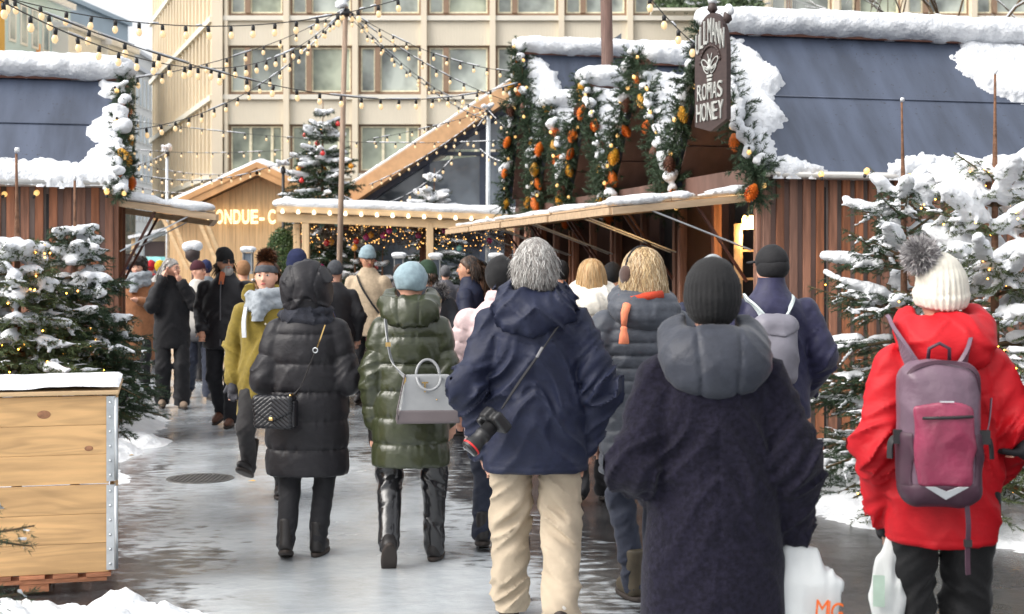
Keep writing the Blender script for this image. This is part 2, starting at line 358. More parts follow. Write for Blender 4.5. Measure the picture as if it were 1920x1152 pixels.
# ================================================================== the setting
def asphalt():
    m = bpy.data.materials.new('wet_asphalt'); m.use_nodes = True; n = m.node_tree.nodes; L = m.node_tree.links; p = n['Principled BSDF']
    tc = n.new('ShaderNodeTexCoord')
    def noise(scale, det=4, st=(1, 1, 1)):
        mp = n.new('ShaderNodeMapping'); mp.inputs['Scale'].default_value = st; L.new(tc.outputs['Object'], mp.inputs[0])
        z = n.new('ShaderNodeTexNoise'); z.inputs['Scale'].default_value = scale; z.inputs['Detail'].default_value = det; L.new(mp.outputs[0], z.inputs['Vector']); return z.outputs['Fac']
    def rng(s, a, b, c, d):
        r = n.new('ShaderNodeMapRange'); L.new(s, r.inputs['Value'])
        for k, v in zip(('From Min', 'From Max', 'To Min', 'To Max'), (a, b, c, d)): r.inputs[k].default_value = v
        return r.outputs[0]
    big = noise(0.55, 5, (1, 0.8, 1)); mid = noise(3.0, 5, (1, 1, 1)); fine = noise(160, 3)
    mx = n.new('ShaderNodeMix'); mx.data_type = 'RGBA'; mx.inputs[6].default_value = (0.022, 0.022, 0.024, 1); mx.inputs[7].default_value = (0.050, 0.049, 0.051, 1)
    L.new(rng(mid, 0.35, 0.7, 0, 1), mx.inputs[0])
    # a thin film of pale colour along the lane paints in the sky's reflection
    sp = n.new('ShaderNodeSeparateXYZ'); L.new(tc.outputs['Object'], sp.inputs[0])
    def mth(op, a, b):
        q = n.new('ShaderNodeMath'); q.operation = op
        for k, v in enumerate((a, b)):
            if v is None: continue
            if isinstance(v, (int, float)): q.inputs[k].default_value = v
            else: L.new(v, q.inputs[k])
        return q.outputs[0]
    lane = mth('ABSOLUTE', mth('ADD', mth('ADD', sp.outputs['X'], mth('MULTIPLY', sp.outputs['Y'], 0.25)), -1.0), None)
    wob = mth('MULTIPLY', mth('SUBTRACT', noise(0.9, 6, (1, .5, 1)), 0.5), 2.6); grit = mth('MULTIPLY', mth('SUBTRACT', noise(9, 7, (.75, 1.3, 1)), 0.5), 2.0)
    glare = rng(mth('ADD', mth('ADD', lane, wob), grit), 0.95, 1.35, 1.0, 0.0)
    m2 = n.new('ShaderNodeMix'); m2.data_type = 'RGBA'; L.new(glare, m2.inputs[0]); L.new(mx.outputs[2], m2.inputs[6]); m2.inputs[7].default_value = (0.52, 0.56, 0.59, 1); L.new(m2.outputs[2], p.inputs['Base Color'])
    ad = n.new('ShaderNodeMath'); ad.operation = 'ADD'; L.new(rng(big, 0.38, 0.62, 0.0, 0.16), ad.inputs[0]); L.new(rng(mid, 0.3, 0.7, 0.06, 0.16), ad.inputs[1])
    L.new(ad.outputs[0], p.inputs['Roughness'])
    p.inputs['Specular IOR Level'].default_value = 0.75; p.inputs['Coat Weight'].default_value = 1.0; p.inputs['Coat Roughness'].default_value = 0.07; p.inputs['Coat IOR'].default_value = 1.45
    b1 = n.new('ShaderNodeBump'); b1.inputs['Strength'].default_value = 0.35; b1.inputs['Distance'].default_value = 0.006; L.new(fine, b1.inputs['Height'])
    b2 = n.new('ShaderNodeBump'); b2.inputs['Strength'].default_value = 0.35; b2.inputs['Distance'].default_value = 0.02; L.new(noise(9, 4), b2.inputs['Height']); L.new(b1.outputs[0], b2.inputs['Normal'])
    L.new(b2.outputs[0], p.inputs['Normal'])
    b3 = n.new('ShaderNodeBump'); b3.inputs['Strength'].default_value = 0.22; b3.inputs['Distance'].default_value = 0.02; L.new(noise(6, 3), b3.inputs['Height'])
    L.new(b3.outputs[0], p.inputs['Coat Normal'])
    cw_ = rng(noise(1.6, 6, (1, .7, 1)), .40, .58, .25, 1.0); L.new(cw_, p.inputs['Coat Weight']); L.new(rng(noise(5, 6), .35, .65, .05, .20), p.inputs['Coat Roughness'])
    b4 = n.new('ShaderNodeBump'); b4.inputs['Strength'].default_value = 0.25; b4.inputs['Distance'].default_value = 0.006; L.new(noise(70, 3), b4.inputs['Height']); L.new(b4.outputs[0], b3.inputs['Normal'])
    return m
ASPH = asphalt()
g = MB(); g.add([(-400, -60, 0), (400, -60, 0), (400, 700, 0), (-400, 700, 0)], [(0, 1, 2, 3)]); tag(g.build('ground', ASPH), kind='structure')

def heightfield(name, x0, x1, y0, y1, res, T, mat, base=0.0, parent=None, xf=None):
    nx = int((x1 - x0) / res) + 1; ny = int((y1 - y0) / res) + 1
    X, Y = np.meshgrid(np.linspace(x0, x1, nx), np.linspace(y0, y1, ny), indexing='ij'); Z = T(X, Y)
    V = np.stack([X, Y, np.maximum(Z, -0.01) + base], -1).reshape(-1, 3)
    ok = Z > -0.008; i, j = np.nonzero(ok[:-1, :-1] | ok[1:, :-1] | ok[:-1, 1:] | ok[1:, 1:])
    F = np.stack([i * ny + j, (i + 1) * ny + j, (i + 1) * ny + j + 1, i * ny + j + 1], 1)
    u = np.unique(F); rm = np.zeros(len(V), int); rm[u] = np.arange(len(u)); V = V[u]; F = rm[F]
    if xf is not None: V = xf(V)
    return obj(name, mesh_np(name, V, F, mat), parent)
def lumps(pts):
    def T(X, Y):
        Z = np.full(X.shape, -0.05)
        for (x, y, rx, ry, h) in pts: Z = np.maximum(Z, (h + 0.05) * np.exp(-(((X - x) / rx) ** 2 + ((Y - y) / ry) ** 2)) - 0.05)
        n = fbm(X * 3.1, Y * 3.1, X * 0, 4) - 0.5; n2 = fbm(X * 14, Y * 14, X * 0 + 4, 3) - 0.5
        return Z + n * 0.16 * np.clip((Z + 0.06) * 8, 0, 1) + n2 * 0.085 * np.clip((Z + 0.05) * 10, 0, 1)
    return T
def gx(px, d): return (px - 960) / FPX * d
def gd(py): return FPX * EYE / (py - HOR)
# trodden snow round the pallet, and the banks along the huts
tag(heightfield('snow_bank', -3.6, -1.25, 4.3, 7.6, 0.02, lumps([(gx(60, 6.3), 6.3, .9, .5, .15), (gx(218, 6.75), 6.75, .17, .16, .13), (gx(250, 6.6), 6.55, .2, .2, .13), (gx(300, 6.4), 6.4, .2, .2, .14), (gx(190, 6.2), 6.2, .6, .4, .15),
     (gx(120, 5.6), 5.5, 1.0, .7, .08), (gx(330, 5.9), 5.75, .3, .3, .05), (gx(20, 5.0), 5.0, .7, .6, .12)]), SNOWD), 'churned white snow heaped round the pallet under the planter box', 'snow', kind='stuff')
tag(heightfield('snow_bank', -5.2, -2.9, 8.0, 16.5, 0.035, lumps([(-3.75, 12.2, .35, 1.6, .2), (-4.0, 14.3, .4, 1.2, .14), (-3.55, 13.2, .3, .5, .12), (-3.4, 10.2, .4, 1.3, .16), (-4.4, 9.5, .8, 1.5, .22), (-3.2, 9.0, .3, .6, .1)]), SNOWD),
    'low snow bank along the foot of the hut on the left', 'snow', kind='stuff')
tag(heightfield('snow_bank', 1.7, 5.6, 7.6, 12.6, 0.035, lumps([(2.5, 10.6, .4, 1.0, .24), (2.35, 9.6, .35, .6, .12), (3.0, 10.0, .6, 1.2, .26), (3.9, 9.3, .8, .9, .22), (3.05, 8.7, .6, .5, .07), (4.0, 8.3, .9, .4, .06), (2.3, 11.4, .3, .6, .2), (4.6, 10.6, 1.0, 1.2, .3)]), SNOWD),
    'churned snow bank under the spruces by the batten wall', 'snow', kind='stuff')
# drain cover
dm = M('wet_cast_iron', (0.16, 0.155, 0.15), 0.35, 0.6, var=0.3, vscale=20)
dr = thing('drain_cover', 'round iron drain grate set in the wet asphalt', 'drain', (gx(375, 11.05), 11.05, 0.0)); dr.scale = (.86, .86, .8)
mb = MB(); mb.lathe([(0.30, 0.0), (0.30, 0.008), (0.262, 0.008), (0.26, 0.002)], 36, smooth=False); mb.build('rim', dm, dr)
for i in range(-6, 7):
    x = i * 0.04; L_ = math.sqrt(max(0.001, 0.262 ** 2 - x * x)); b = MB(); b.box((x - 0.012, -L_, 0.003), (x + 0.012, L_, 0.010)); b.build('bar', dm, dr)
lf = M('yellow_leaf', srgb(214, 170, 60), 0.6)
for i, (px_, py_, lb_) in enumerate([(256, 740, 'yellow leaf under the tips of the left spruce'), (252, 812, 'yellow leaf on the edge of the left snow bank'), (268, 834, 'yellow leaf lying between the pine box and the drain'), (246, 856, 'yellow leaf on dark asphalt close beside the pine box'), (905, 985, 'yellow leaf beside the khaki trouser leg'), (470, 905, 'yellow leaf near the lifted boot of the mustard parka')]):
    d = gd(py_); b = MB(); b.add([(-.03, 0, .004), (-.01, -.018, .01), (.025, -.012, .006), (.04, .004, .004), (.02, .018, .012), (-.012, .014, .007)], [(0, 1, 2, 3, 4, 5)])
    tag(b.build('fallen_leaf', lf, None, (gx(px_, d), d, .006), (0, 0, i * 1.3)), lb_, 'leaf', 'fallen leaves on the asphalt')

# ------------------------------------------------------------------ the cream office block behind the market
CREAM = M('cream_cladding', srgb(228, 215, 192), 0.6, var=0.05, vscale=0.4)
CREAML = M('pale_ledge', srgb(226, 220, 206), 0.55, var=0.05, vscale=0.6)
def ribbed(name, col):
    m = M(name, col, 0.55, var=0.04, vscale=0.5); n = m.node_tree.nodes; L = m.node_tree.links
    tc = n.new('ShaderNodeTexCoord'); wv = n.new('ShaderNodeTexWave'); wv.wave_type = 'BANDS'; wv.bands_direction = 'X'; wv.inputs['Scale'].default_value = 2.6; L.new(tc.outputs['Object'], wv.inputs['Vector'])
    bp = n.new('ShaderNodeBump'); bp.inputs['Strength'].default_value = 0.18; bp.inputs['Distance'].default_value = 0.03; L.new(wv.outputs['Fac'], bp.inputs['Height']); L.new(bp.outputs[0], n['Principled BSDF'].inputs['Normal']); return m
RIB = ribbed('ribbed_cream_panel', srgb(221, 211, 191))
BRFR = M('bronze_frame', srgb(146, 120, 98), 0.5, var=0.06)
CRFR = M('cream_window_frame', srgb(232, 224, 196), 0.5)
def glass(name, c1, c2, sc=0.9, seed=0.0, rough=0.06):
    m = bpy.data.materials.new(name); m.use_nodes = True; n = m.node_tree.nodes; L = m.node_tree.links; p = n['Principled BSDF']
    tc = n.new('ShaderNodeTexCoord'); oi = n.new('ShaderNodeObjectInfo'); ad = n.new('ShaderNodeVectorMath'); ad.operation = 'ADD'
    ml = n.new('ShaderNodeMath'); ml.operation = 'MULTIPLY'; ml.inputs[1].default_value = 53; L.new(oi.outputs['Random'], ml.inputs[0])
    mp = n.new('ShaderNodeMapping'); mp.inputs['Scale'].default_value = (1.0, 1, 0.9); L.new(tc.outputs['Object'], mp.inputs[0]); L.new(mp.outputs[0], ad.inputs[0]); L.new(ml.outputs[0], ad.inputs[1])
    z = n.new('ShaderNodeTexNoise'); z.inputs['Scale'].default_value = sc; z.inputs['Detail'].default_value = 3; L.new(ad.outputs[0], z.inputs['Vector'])
    cr = n.new('ShaderNodeValToRGB'); cr.color_ramp.elements[0].position = 0.36; cr.color_ramp.elements[0].color = (*c1, 1); cr.color_ramp.elements[1].position = 0.62; cr.color_ramp.elements[1].color = (*c2, 1)
    L.new(z.outputs['Fac'], cr.inputs[0]); L.new(cr.outputs[0], p.inputs['Base Color']); p.inputs['Roughness'].default_value = rough; p.inputs['Specular IOR Level'].default_value = 0.8
    return m
OGL = glass('office_window_glass', srgb(104, 110, 106), srgb(190, 198, 190), .7, rough=.03)
OGL2 = glass('office_window_glass_green', srgb(108, 116, 102), srgb(184, 192, 172), .7, rough=.03)
DGL = glass('dark_reflecting_glass', srgb(52, 60, 72), srgb(128, 138, 148), 0.8, rough=0.04)
DOFF = 60.0
PPM = DOFF / FPX
def bx_(px): return (px - 960) * PPM
def bz(py): return EYE + (HOR - py) * PPM
bo = thing('office_building', 'cream office block with ribbed spandrels and bronze window frames', 'building', (0, DOFF, 0))
cols = [408 + 128.9 * i for i in range(0, 13)]
x_l, x_r = bx_(400), bx_(cols[-1] + 20)
b = MB(); b.box((x_l + .2, 0.5, 0), (x_r, 14, 24)); b.build('core', CREAM, bo)
Zl = [1.65 + (HOR - y) * PPM for y in (478, 330, 182, 34, -114)]          # ledges
for i, c in enumerate(cols):
    hw = 0.22 if i == 0 else 0.12
    b = MB(); b.box((bx_(c) - hw, -0.10, 0), (bx_(c) + hw, 0.6, 24)); b.build('column', CREAM, bo)
    if i == 0:
        b = MB(); b.box((bx_(c) + 0.28, -0.02, 0), (bx_(c) + 0.42, 0.6, 24)); b.build('column', CREAM, bo)
for z in Zl:
    b = MB(); b.box((x_l, -0.03, z - 0.10), (x_r, 0.55, z + 0.10)); b.build('ledge', CREAML, bo)
    b = MB(); b.box((x_l + .02, 0.10, z - 1.14), (x_r - .02, 0.58, z - 0.103)); b.build('spandrel', RIB, bo)
def window(x0, x1, z0, z1, parent, gm):
    f = MB(); t = 0.055; y0, y1 = 0.28, 0.40
    f.box((x0, y0, z0), (x0 + t, y1, z1)); f.box((x1 - t, y0, z0), (x1, y1, z1)); f.box((x0 + t, y0, z0), (x1 - t, y1, z0 + t)); f.box((x0 + t, y0, z1 - t), (x1 - t, y1, z1))
    w_ = f.build('window', CRFR, parent); g_ = MB(); g_.box((x0 + t, 0.36, z0 + t), (x1 - t, 0.38, z1 - t)); g_.build('pane', gm, w_)
for r in range(0, 4):
    z0, z1 = Zl[r] + 0.13, Zl[r + 1] - 1.14
    for i in range(len(cols) - 1):
        xa, xb = bx_(cols[i]) + (0.42 if i == 0 else 0.12), bx_(cols[i + 1]) - 0.12
        f = MB(); f.box((xa, 0.30, z0), (xb, 0.50, z0 + 0.12)); f.box((xa, 0.30, z1 - .08), (xb, 0.50, z1)); f.box((xa, .30, z0 + .12), (xa + .1, .5, z1 - .08)); f.box((xb - .1, .30, z0 + .12), (xb, .5, z1 - .08))
        if r >= 2: f.box((xa + .70, 0.15, z0 + .12), (xa + .92, .5, z1 - .08))
        f.build('window_surround', BRFR, bo)
        if r >= 2:
            window(xa + .1, xa + .70, z0 + .12, z1 - .08, bo, OGL); window(xa + .92, xb - .1, z0 + .12, z1 - .08, bo, OGL if (i + r) % 3 else OGL2)
        else:
            w3 = (xb - xa - .2)
            for a_, c_ in ((0, .38), (.38, .80), (.80, 1)): window(xa + .1 + w3 * a_, xa + .1 + w3 * c_, z0 + .12, z1 - .08, bo, OGL2)
SIDER = M('recess_shade_cladding', srgb(200, 186, 160), .6, var=.05, vscale=.4)  # darker than the fins: shade of the recess put into the colour
# the side of the block running back to the left
SD = Vector((-0.378, 1.0)); SD = SD / SD.length
A0 = Vector((x_l, 0.3)); LN = 22.5
sm = Matrix(((SD.x, SD.y, 0, A0.x), (SD.y, -SD.x, 0, A0.y), (0, 0, 1, 0), (0, 0, 0, 1)))   # local x along the side, local -y is outward
def sbox(b, x0, x1, y0, y1, z0, z1): b.box((x0, y0, z0), (x1, y1, z1), 0, sm)
def fixn(o):
    me = o.data; me.flip_normals(); return o
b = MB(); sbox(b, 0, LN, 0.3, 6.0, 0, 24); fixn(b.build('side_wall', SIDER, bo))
for k in range(20):
    x = 0.2 + k * 1.12; b = MB(); sbox(b, x, x + 0.2, -0.12, 0.3, 0, 24); fixn(b.build('fin', CREAM, bo))
for z in Zl:
    b = MB(); sbox(b, 0, LN, -0.22, 0.3, z - .12, z + .12); fixn(b.build('side_ledge', CREAML, bo))
# planted balcony and its railing, high on the right of the block
RAIL = M('grey_railing', (0.42, 0.43, 0.42), 0.5, 0.4)
bal = thing('balcony_hedge', 'evergreen hedge dusted with snow on the high balcony', 'hedge', (0, DOFF - 1.4, 0))
rng = np.random.RandomState(5); n_ = 2600
P = np.stack([rng.uniform(bx_(1220), bx_(1420), n_), rng.uniform(-.5, .5, n_), bz(32) + rng.rand(n_) ** 1.3 * (0.75 + 0.35 * np.sin(rng.rand(n_) * 6))], 1)
D = rng.randn(n_, 3); D /= np.linalg.norm(D, axis=1, keepdims=True); W_ = np.cross(D, rng.randn(n_, 3)); W_ /= np.linalg.norm(W_, axis=1, keepdims=True)
V = np.stack([P - W_ * .05, P + W_ * .05, P + D * .22], 1).reshape(-1, 3)
obj('leaves', mesh_np('leaves', V, np.arange(3 * n_).reshape(-1, 3), M('hedge_green', (0.10, 0.15, 0.07), .6, var=.5, vscale=2), False), bal)
b = MB(); b.box((bx_(1215), -.6, bz(36)), (bx_(1425), .6, bz(31))); b.build('trough', CREAML, bal)
S_ = Splat((bx_(1215) - .2, -.7, bz(34)), (bx_(1425) + .2, .7, bz(-10)), 0.07)
for i in range(38):
    q = (rng.uniform(bx_(1220), bx_(1420)), rng.uniform(-.5, .2), bz(32) + rng.uniform(.05, .8)); S_.cap(q, (q[0] + rng.uniform(.1, .4), q[1], q[2] + .04), .09, .06, .6, .05)
obj('snow', S_.mesh('snow', SNOW, .03, 5), bal)
rl = thing('balcony_railing', 'thin grey balcony railing sloping down behind the long snowy ridge', 'railing', (0, DOFF - 1.5, 0))
for i in range(22):
    px_ = 1430 + i * 3.9; t_ = max(0, (i - 4) / 18); b = MB(); zt = bz(2 + 24 * t_); b.box((bx_(px_) - .012, -.012, bz(40)), (bx_(px_) + .012, .012, zt)); b.build('baluster', RAIL, rl)
b = MB(); b.bar((bx_(1428), 0, bz(2)), (bx_(1446), 0, bz(2)), .05, .05); b.bar((bx_(1446), 0, bz(2)), (bx_(1514), 0, bz(26)), .05, .05); b.build('handrail', RAIL, rl)

# ------------------------------------------------------------------ houses far up the street on the left
PBLUE = M('hazed_blue_render', srgb(196, 220, 226), .7, var=.05, vscale=.3); SLATE = M('hazed_slate_cladding', srgb(176, 194, 206), .6, var=.06, vscale=.4)  # both blues lightened in colour to stand in for distance haze
WHITER = M('white_render', srgb(236, 236, 232), .7, var=.03, vscale=.3); OCHRE = M('ochre_render', srgb(232, 178, 84), .7, var=.06, vscale=.5); ORNG = M('orange_panel', srgb(236, 168, 104), .6)
FGL = glass('far_window_glass', srgb(120, 140, 150), srgb(200, 214, 218), .7)
def far_house(name, label, px0, px1, ytop, d, wallm, rows, roofsnow=True, slope=0.127, panel=None, wm=None, th=9.0):
    """facade seen between px0 and px1, receding away from the camera to the right"""
    a = Vector((gx(px0, d), d)); k = (px1 - 960) / FPX
    s = (k * d - a.x) / (slope - k); e = Vector((a.x + slope * s, d + s)); L_ = (e - a).length; u = (e - a) / L_; H = EYE + (HOR - ytop) / FPX * d
    rz = math.atan2(u.y, u.x); h = thing(name, label, 'house', (a.x, a.y, 0), rz)
    b = MB(); b.box((0, 0, 0), (L_, th, H)); b.build('wall', wallm, h)
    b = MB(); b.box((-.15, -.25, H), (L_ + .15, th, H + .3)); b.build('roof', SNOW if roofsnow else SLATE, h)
    for (z0, z1, xs_) in rows:
        for (f0, f1) in xs_:
            f = MB(); f.box((f0 * L_ - .12, -.06, z0 - .12), (f1 * L_ + .12, .1, z1 + .12)); wn = f.build('window', WHITER, h)
            p_ = MB(); p_.box((f0 * L_, -.07, z0), (f1 * L_, 0, z1)); p_.build('pane', FGL, wn)
    if panel:
        for (f0, f1, z0, z1) in panel: p_ = MB(); p_.box((f0 * L_, -.04, z0), (f1 * L_, .05, z1)); p_.build('panel', ORNG, h)
    return h
def wn(n, w=.6): return [((i + .5 - w / 2) / n, (i + .5 + w / 2) / n) for i in range(n)]
far_house('blue_house', 'blue house, colour paled for haze, with white framed windows and orange panels', -60, 132, -60, 62, PBLUE, [(z, z + 1.7, wn(9, .42)) for z in (3.0, 6.2, 9.4, 12.2)], panel=[(.63, .67, 10.6, 12.4), (.71, .75, 9.8, 11.6)])
far_house('yellow_house', 'narrow strip of ochre house wall beyond the snowy ridge on the left', -90, 9, -60, 50, OCHRE, [(z, z + 1.5, [(.6, .8)]) for z in (4, 7)])
far_house('slate_house', 'tall slate blue building, colour paled for haze, with a flat top behind the pale houses', 40, 240, -36, 84, SLATE, [], False)
far_house('white_house', 'white house with dark tall windows under a snowy parapet', 128, 207, 52, 70, WHITER, [(9.6, 11.4, wn(5, .5)), (6.3, 8.3, wn(5, .5)), (3.0, 5.0, wn(5, .5))])
far_house('white_house', 'low white annex with a band of windows beside the taller white house', 203, 252, 84, 74, WHITER, [(10.2, 11.4, wn(5, .72)), (7.0, 8.6, wn(5, .7)), (3.5, 5.2, wn(5, .7))])
far_house('white_block', 'bright white block with close window grid at the end of the street', 236, 330, 120, 98, WHITER, [(z, z + 1.9, wn(14, .5)) for z in (2.2, 5.0, 7.8, 10.6, 13.2)], slope=-0.02)
far_house('white_block', 'far white block peeping above between the houses and the cream office', 244, 330, 92, 118, WHITER, [(z, z + 1.9, wn(7, .5)) for z in (15.6,)], slope=-0.02)
# ================================================================== market huts
def poly_sd(X, Y, poly):
    """signed distance, positive inside"""
    d = np.full(X.shape, 1e9); ins = np.zeros(X.shape, bool); n = len(poly)
    for i in range(n):
        ax, ay = poly[i]; bx, by = poly[(i + 1) % n]; ex, ey = bx - ax, by - ay
        t = np.clip(((X - ax) * ex + (Y - ay) * ey) / (ex * ex + ey * ey), 0, 1); d = np.minimum(d, np.hypot(X - ax - t * ex, Y - ay - t * ey))
        c = (ay > Y) != (by > Y); ins ^= c & (X < (bx - ax) * (Y - ay) / (by - ay + 1e-12) + ax)
    return np.where(ins, d, -d)
def snow_patch(parent, polys, xf, thick=0.085, res=0.022, rag=0.09):
    for poly in polys:
        xs_, ys_ = [p[0] for p in poly], [p[1] for p in poly]
        def T(X, Y):
            sd = poly_sd(X, Y, poly) + (fbm(X * 6, Y * 6, X * 0 + poly[0][0] * 9, 4) - .5) * rag * 2 + (fbm(X * 30, Y * 30, X * 0 + 2, 3) - .5) * .09
            k = np.clip(sd / 0.09 + .3, 0, 1); k = np.sqrt(k)
            return k * (thick * (0.75 + .7 * (fbm(X * 3.5, Y * 3.5, X * 0 + 3, 3) - .3))) - 0.011
        heightfield('roof_snow', min(xs_) - .12, max(xs_) + .12, min(ys_) - .12, max(ys_) + .12, res, T, SNOW, 0.006, parent, xf)
def ridge_snow(name, parent, a, b, r, h=0.03, sq=0.75, seed=1, amp=.03, drip=0):
    a, b = Vector(a), Vector(b); rg = np.random.RandomState(seed); lo = [min(a[i], b[i]) - r * 1.6 for i in range(3)]; hi = [max(a[i], b[i]) + r * 1.6 for i in range(3)]
    lo[2] -= .15; S = Splat(lo, hi, h); n = max(2, int((b - a).length / 0.16))
    for i in range(n):
        p, q = a.lerp(b, i / n), a.lerp(b, (i + 1) / n); j = Vector((0, rg.uniform(-.05, .05) * r, rg.uniform(-.04, .04) * r)); S.cap(p + j, q + j, r * rg.uniform(.92, 1.06), r * rg.uniform(.92, 1.06), sq, .06)
        if drip and rg.rand() < drip: S.cap(p + Vector((0, -r * .7, -.02)), p + Vector((0, -r * .8, -rg.uniform(.06, .13))), .03, .008, 1, .03)
    return obj(name, S.mesh(name, SNOW, amp * .8, 13), parent)
UROW = Vector((-0.2297, 0.9733)); WROW = Vector((0.9733, 0.2297)); RZ = math.atan2(WROW.y, WROW.x)
ORG = Vector((gx(1430, 12.0), 12.0))
def row_at(yl, xl=0.0): return ORG + UROW * yl + WROW * xl
GUT = M('pale_gutter', (0.55, 0.54, 0.52), .4, .3)

def hut(label, org, rz, D, L, eave=2.44, ridge=3.80, mir=1, battens=0, flap=True, patches=(), fov=0.08, flap_z=2.24, tall=False, seed=1, side_snow=True, ridge0=None, struts=True, flap_len=1.30):
    """gabled stall; local x runs from the street front into the hut, local y along the row; mir=-1 for the hut across the street"""
    h = thing('market_hut', label, 'hut', (org.x, org.y, 0), rz)
    m = mir; half = D / 2; ov = 0.14; th = math.atan2(ridge - eave, half + ov); sl = math.hypot(ridge - eave, half + ov)
    def X(a): return a * m
    def bx(b, x0, x1, y0, y1, z0, z1, bev=0): b.box((min(X(x0), X(x1)), y0, z0), (max(X(x0), X(x1)), y1, z1), 0, None, bev)
    # roof slopes
    for sgn in (-1, 1):
        y_e = -ov if sgn < 0 else D + ov; b = MB()
        P = [(X(-fov), y_e, eave), (X(L), y_e, eave), (X(L), half, ridge), (X(-fov), half, ridge)]; n = Vector((0, sgn * math.sin(th), math.cos(th))) * -0.05
        vs = [Vector(p) for p in P] + [Vector(p) + n for p in P]
        fs = [(0, 1, 2, 3), (7, 6, 5, 4), (0, 4, 5, 1), (1, 5, 6, 2), (2, 6, 7, 3), (3, 7, 4, 0)]
        if (sgn < 0) != (m > 0): fs = [f[::-1] for f in fs]
        b.add(vs, fs); r_ = b.build('roof_slope', ROOF, h)
        # seam half way down
        if battens and sgn < 0:
            t = .52 * sl; yy, zz = y_e + math.cos(th) * t, eave + math.sin(th) * t; s_ = MB(); s_.tube([(X(-fov), yy - .004, zz + .004), (X(L), yy - .004, zz + .004)], .007, 6); s_.build('seam', ROOF, r_)
    b = MB(); bx(b, -fov - .02, L, half - .07, half + .07, ridge - .035, ridge + .03); b.build('ridge_cap', COPPER, h)
    ridge_snow('ridge_snow', h, (X(-fov if ridge0 is None else ridge0), half, ridge + .10), (X(L - .1), half, ridge + .10), .16, seed=seed, drip=.15)
    xf = lambda V: np.stack([V[:, 0] * m, -ov + V[:, 1] * math.cos(th) - V[:, 2] * math.sin(th), eave + V[:, 1] * math.sin(th) + V[:, 2] * math.cos(th)], 1)
    snow_patch(h, patches, xf)
    # walls
    if battens:
        n = int(L / 0.122); b0 = MB(); b0.box((-.027, -.008, .05), (.027, .008, eave - .02)); gm_ = b0.mesh('board', GREYB); b1 = MB(); b1.box((-.036, -.018, .05), (.036, .018, eave - .02), bev=.004); bm_ = b1.mesh('batten', LARCH)
        wl = MB(); bx(wl, 0.01, L, .05, .09, .02, eave); wall = wl.build('wall', DARKP, h)
        for i in range(n):
            x = .04 + i * .122; obj('batten', bm_, wall, (X(x), .018, 0)); obj('board', gm_, wall, (X(x + .061), .034, 0))
        g_ = MB(); g_.tube([(X(-.05), -ov - .02, eave - .02), (X(L), -ov - .02, eave - .02)], .03, 8); bx(g_, 0, L, -ov - .005, .05, eave - .05, eave - .03); g_.build('gutter', GUT, h)
    else:
        b = MB(); bx(b, .5, L, .03, .07, 0, eave); b.build('wall', DARKP, h)
    b = MB(); bx(b, .5, L, D - .07, D - .03, 0, eave); b.build('wall', DARKP, h)
    # gable filled with dark boards, set back under the roof, lined with brown plywood
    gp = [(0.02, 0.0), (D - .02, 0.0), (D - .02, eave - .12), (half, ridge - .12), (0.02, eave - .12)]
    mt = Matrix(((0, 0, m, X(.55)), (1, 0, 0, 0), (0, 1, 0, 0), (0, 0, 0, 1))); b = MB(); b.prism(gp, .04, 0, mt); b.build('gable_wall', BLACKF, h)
    for sgn in (-1, 1):
        y_e = 0.0 if sgn < 0 else D; n = Vector((0, sgn * math.sin(th), math.cos(th)))
        p0, p1 = Vector((0, y_e, eave - .06)), Vector((0, half, ridge - .08)); nb = 3
        for k in range(nb):
            q0, q1 = p0.lerp(p1, k / nb), p0.lerp(p1, (k + .97) / nb); b = MB(); o2 = n * -.02
            vs = [Vector((X(xx), q.y, q.z)) + o for o in (Vector(), o2) for (xx, q) in ((-fov + .03, q0), (.53, q0), (.53, q1), (-fov + .03, q1))]
            b.add(vs, [(0, 1, 2, 3), (7, 6, 5, 4), (0, 4, 5, 1), (1, 5, 6, 2), (2, 6, 7, 3), (3, 7, 4, 0)]); b.build('lining_panel', BROWNP, h)
        # upright cheek panels below the eaves
        yy = .012 if sgn < 0 else D - .037; b = MB(); bx(b, .0, .52, yy, yy + .025, 1.0, eave - .07); b.build('cheek_panel', BROWNP, h)
    b = MB(); bx(b, -.02, .02, .06, D - .06, 2.32, 2.50); b.build('fascia_board', BROWNP, h)
    # posts, counter
    for yy in (.04, D * .5, D - .11):
        b = MB(); bx(b, -.04, .04, yy, yy + .07, 0, 2.32, .006); b.build('post', LARCH, h)
    b = MB(); bx(b, -.12, .45, .06, D - .06, .98, 1.03); b.build('counter', PINE, h)
    b = MB(); bx(b, -.02, .02, .12, D - .12, .1, .97); b.build('counter_front', BROWNP, h)
    if flap:
        fl, z0, z1 = flap_len, flap_z, flap_z - .13; fp = MB(); k = 5; t_ = Vector((X(-fl), 0, z1 - z0)); y0, y1 = .10, D + .02
        bd = None
        fr = MB(); fr.bar((X(0), y0, z0), (X(-fl), y0, z1), .05, .06); fr.bar((X(0), y1, z0), (X(-fl), y1, z1), .05, .06); fr.bar((X(-fl), y0, z1), (X(-fl), y1, z1), .05, .06); F_ = fr.build('flap_frame', FLAPW, h)
        for i in range(k):
            a_, c_ = i / k, (i + .96) / k; b = MB(); A = Vector((X(0), y0, z0 + .04)) + t_ * a_; C = Vector((X(0), y0, z0 + .04)) + t_ * c_
            vs = [A, C, C + Vector((0, y1 - y0, 0)), A + Vector((0, y1 - y0, 0))]; vs += [v + Vector((0, 0, .018)) for v in vs]
            fs = [(0, 3, 2, 1), (4, 5, 6, 7), (0, 1, 5, 4), (1, 2, 6, 5), (2, 3, 7, 6), (3, 0, 4, 7)]
            b.add(vs, fs if m < 0 else [f[::-1] for f in fs]); b.build('flap_board', FLAPW, h)
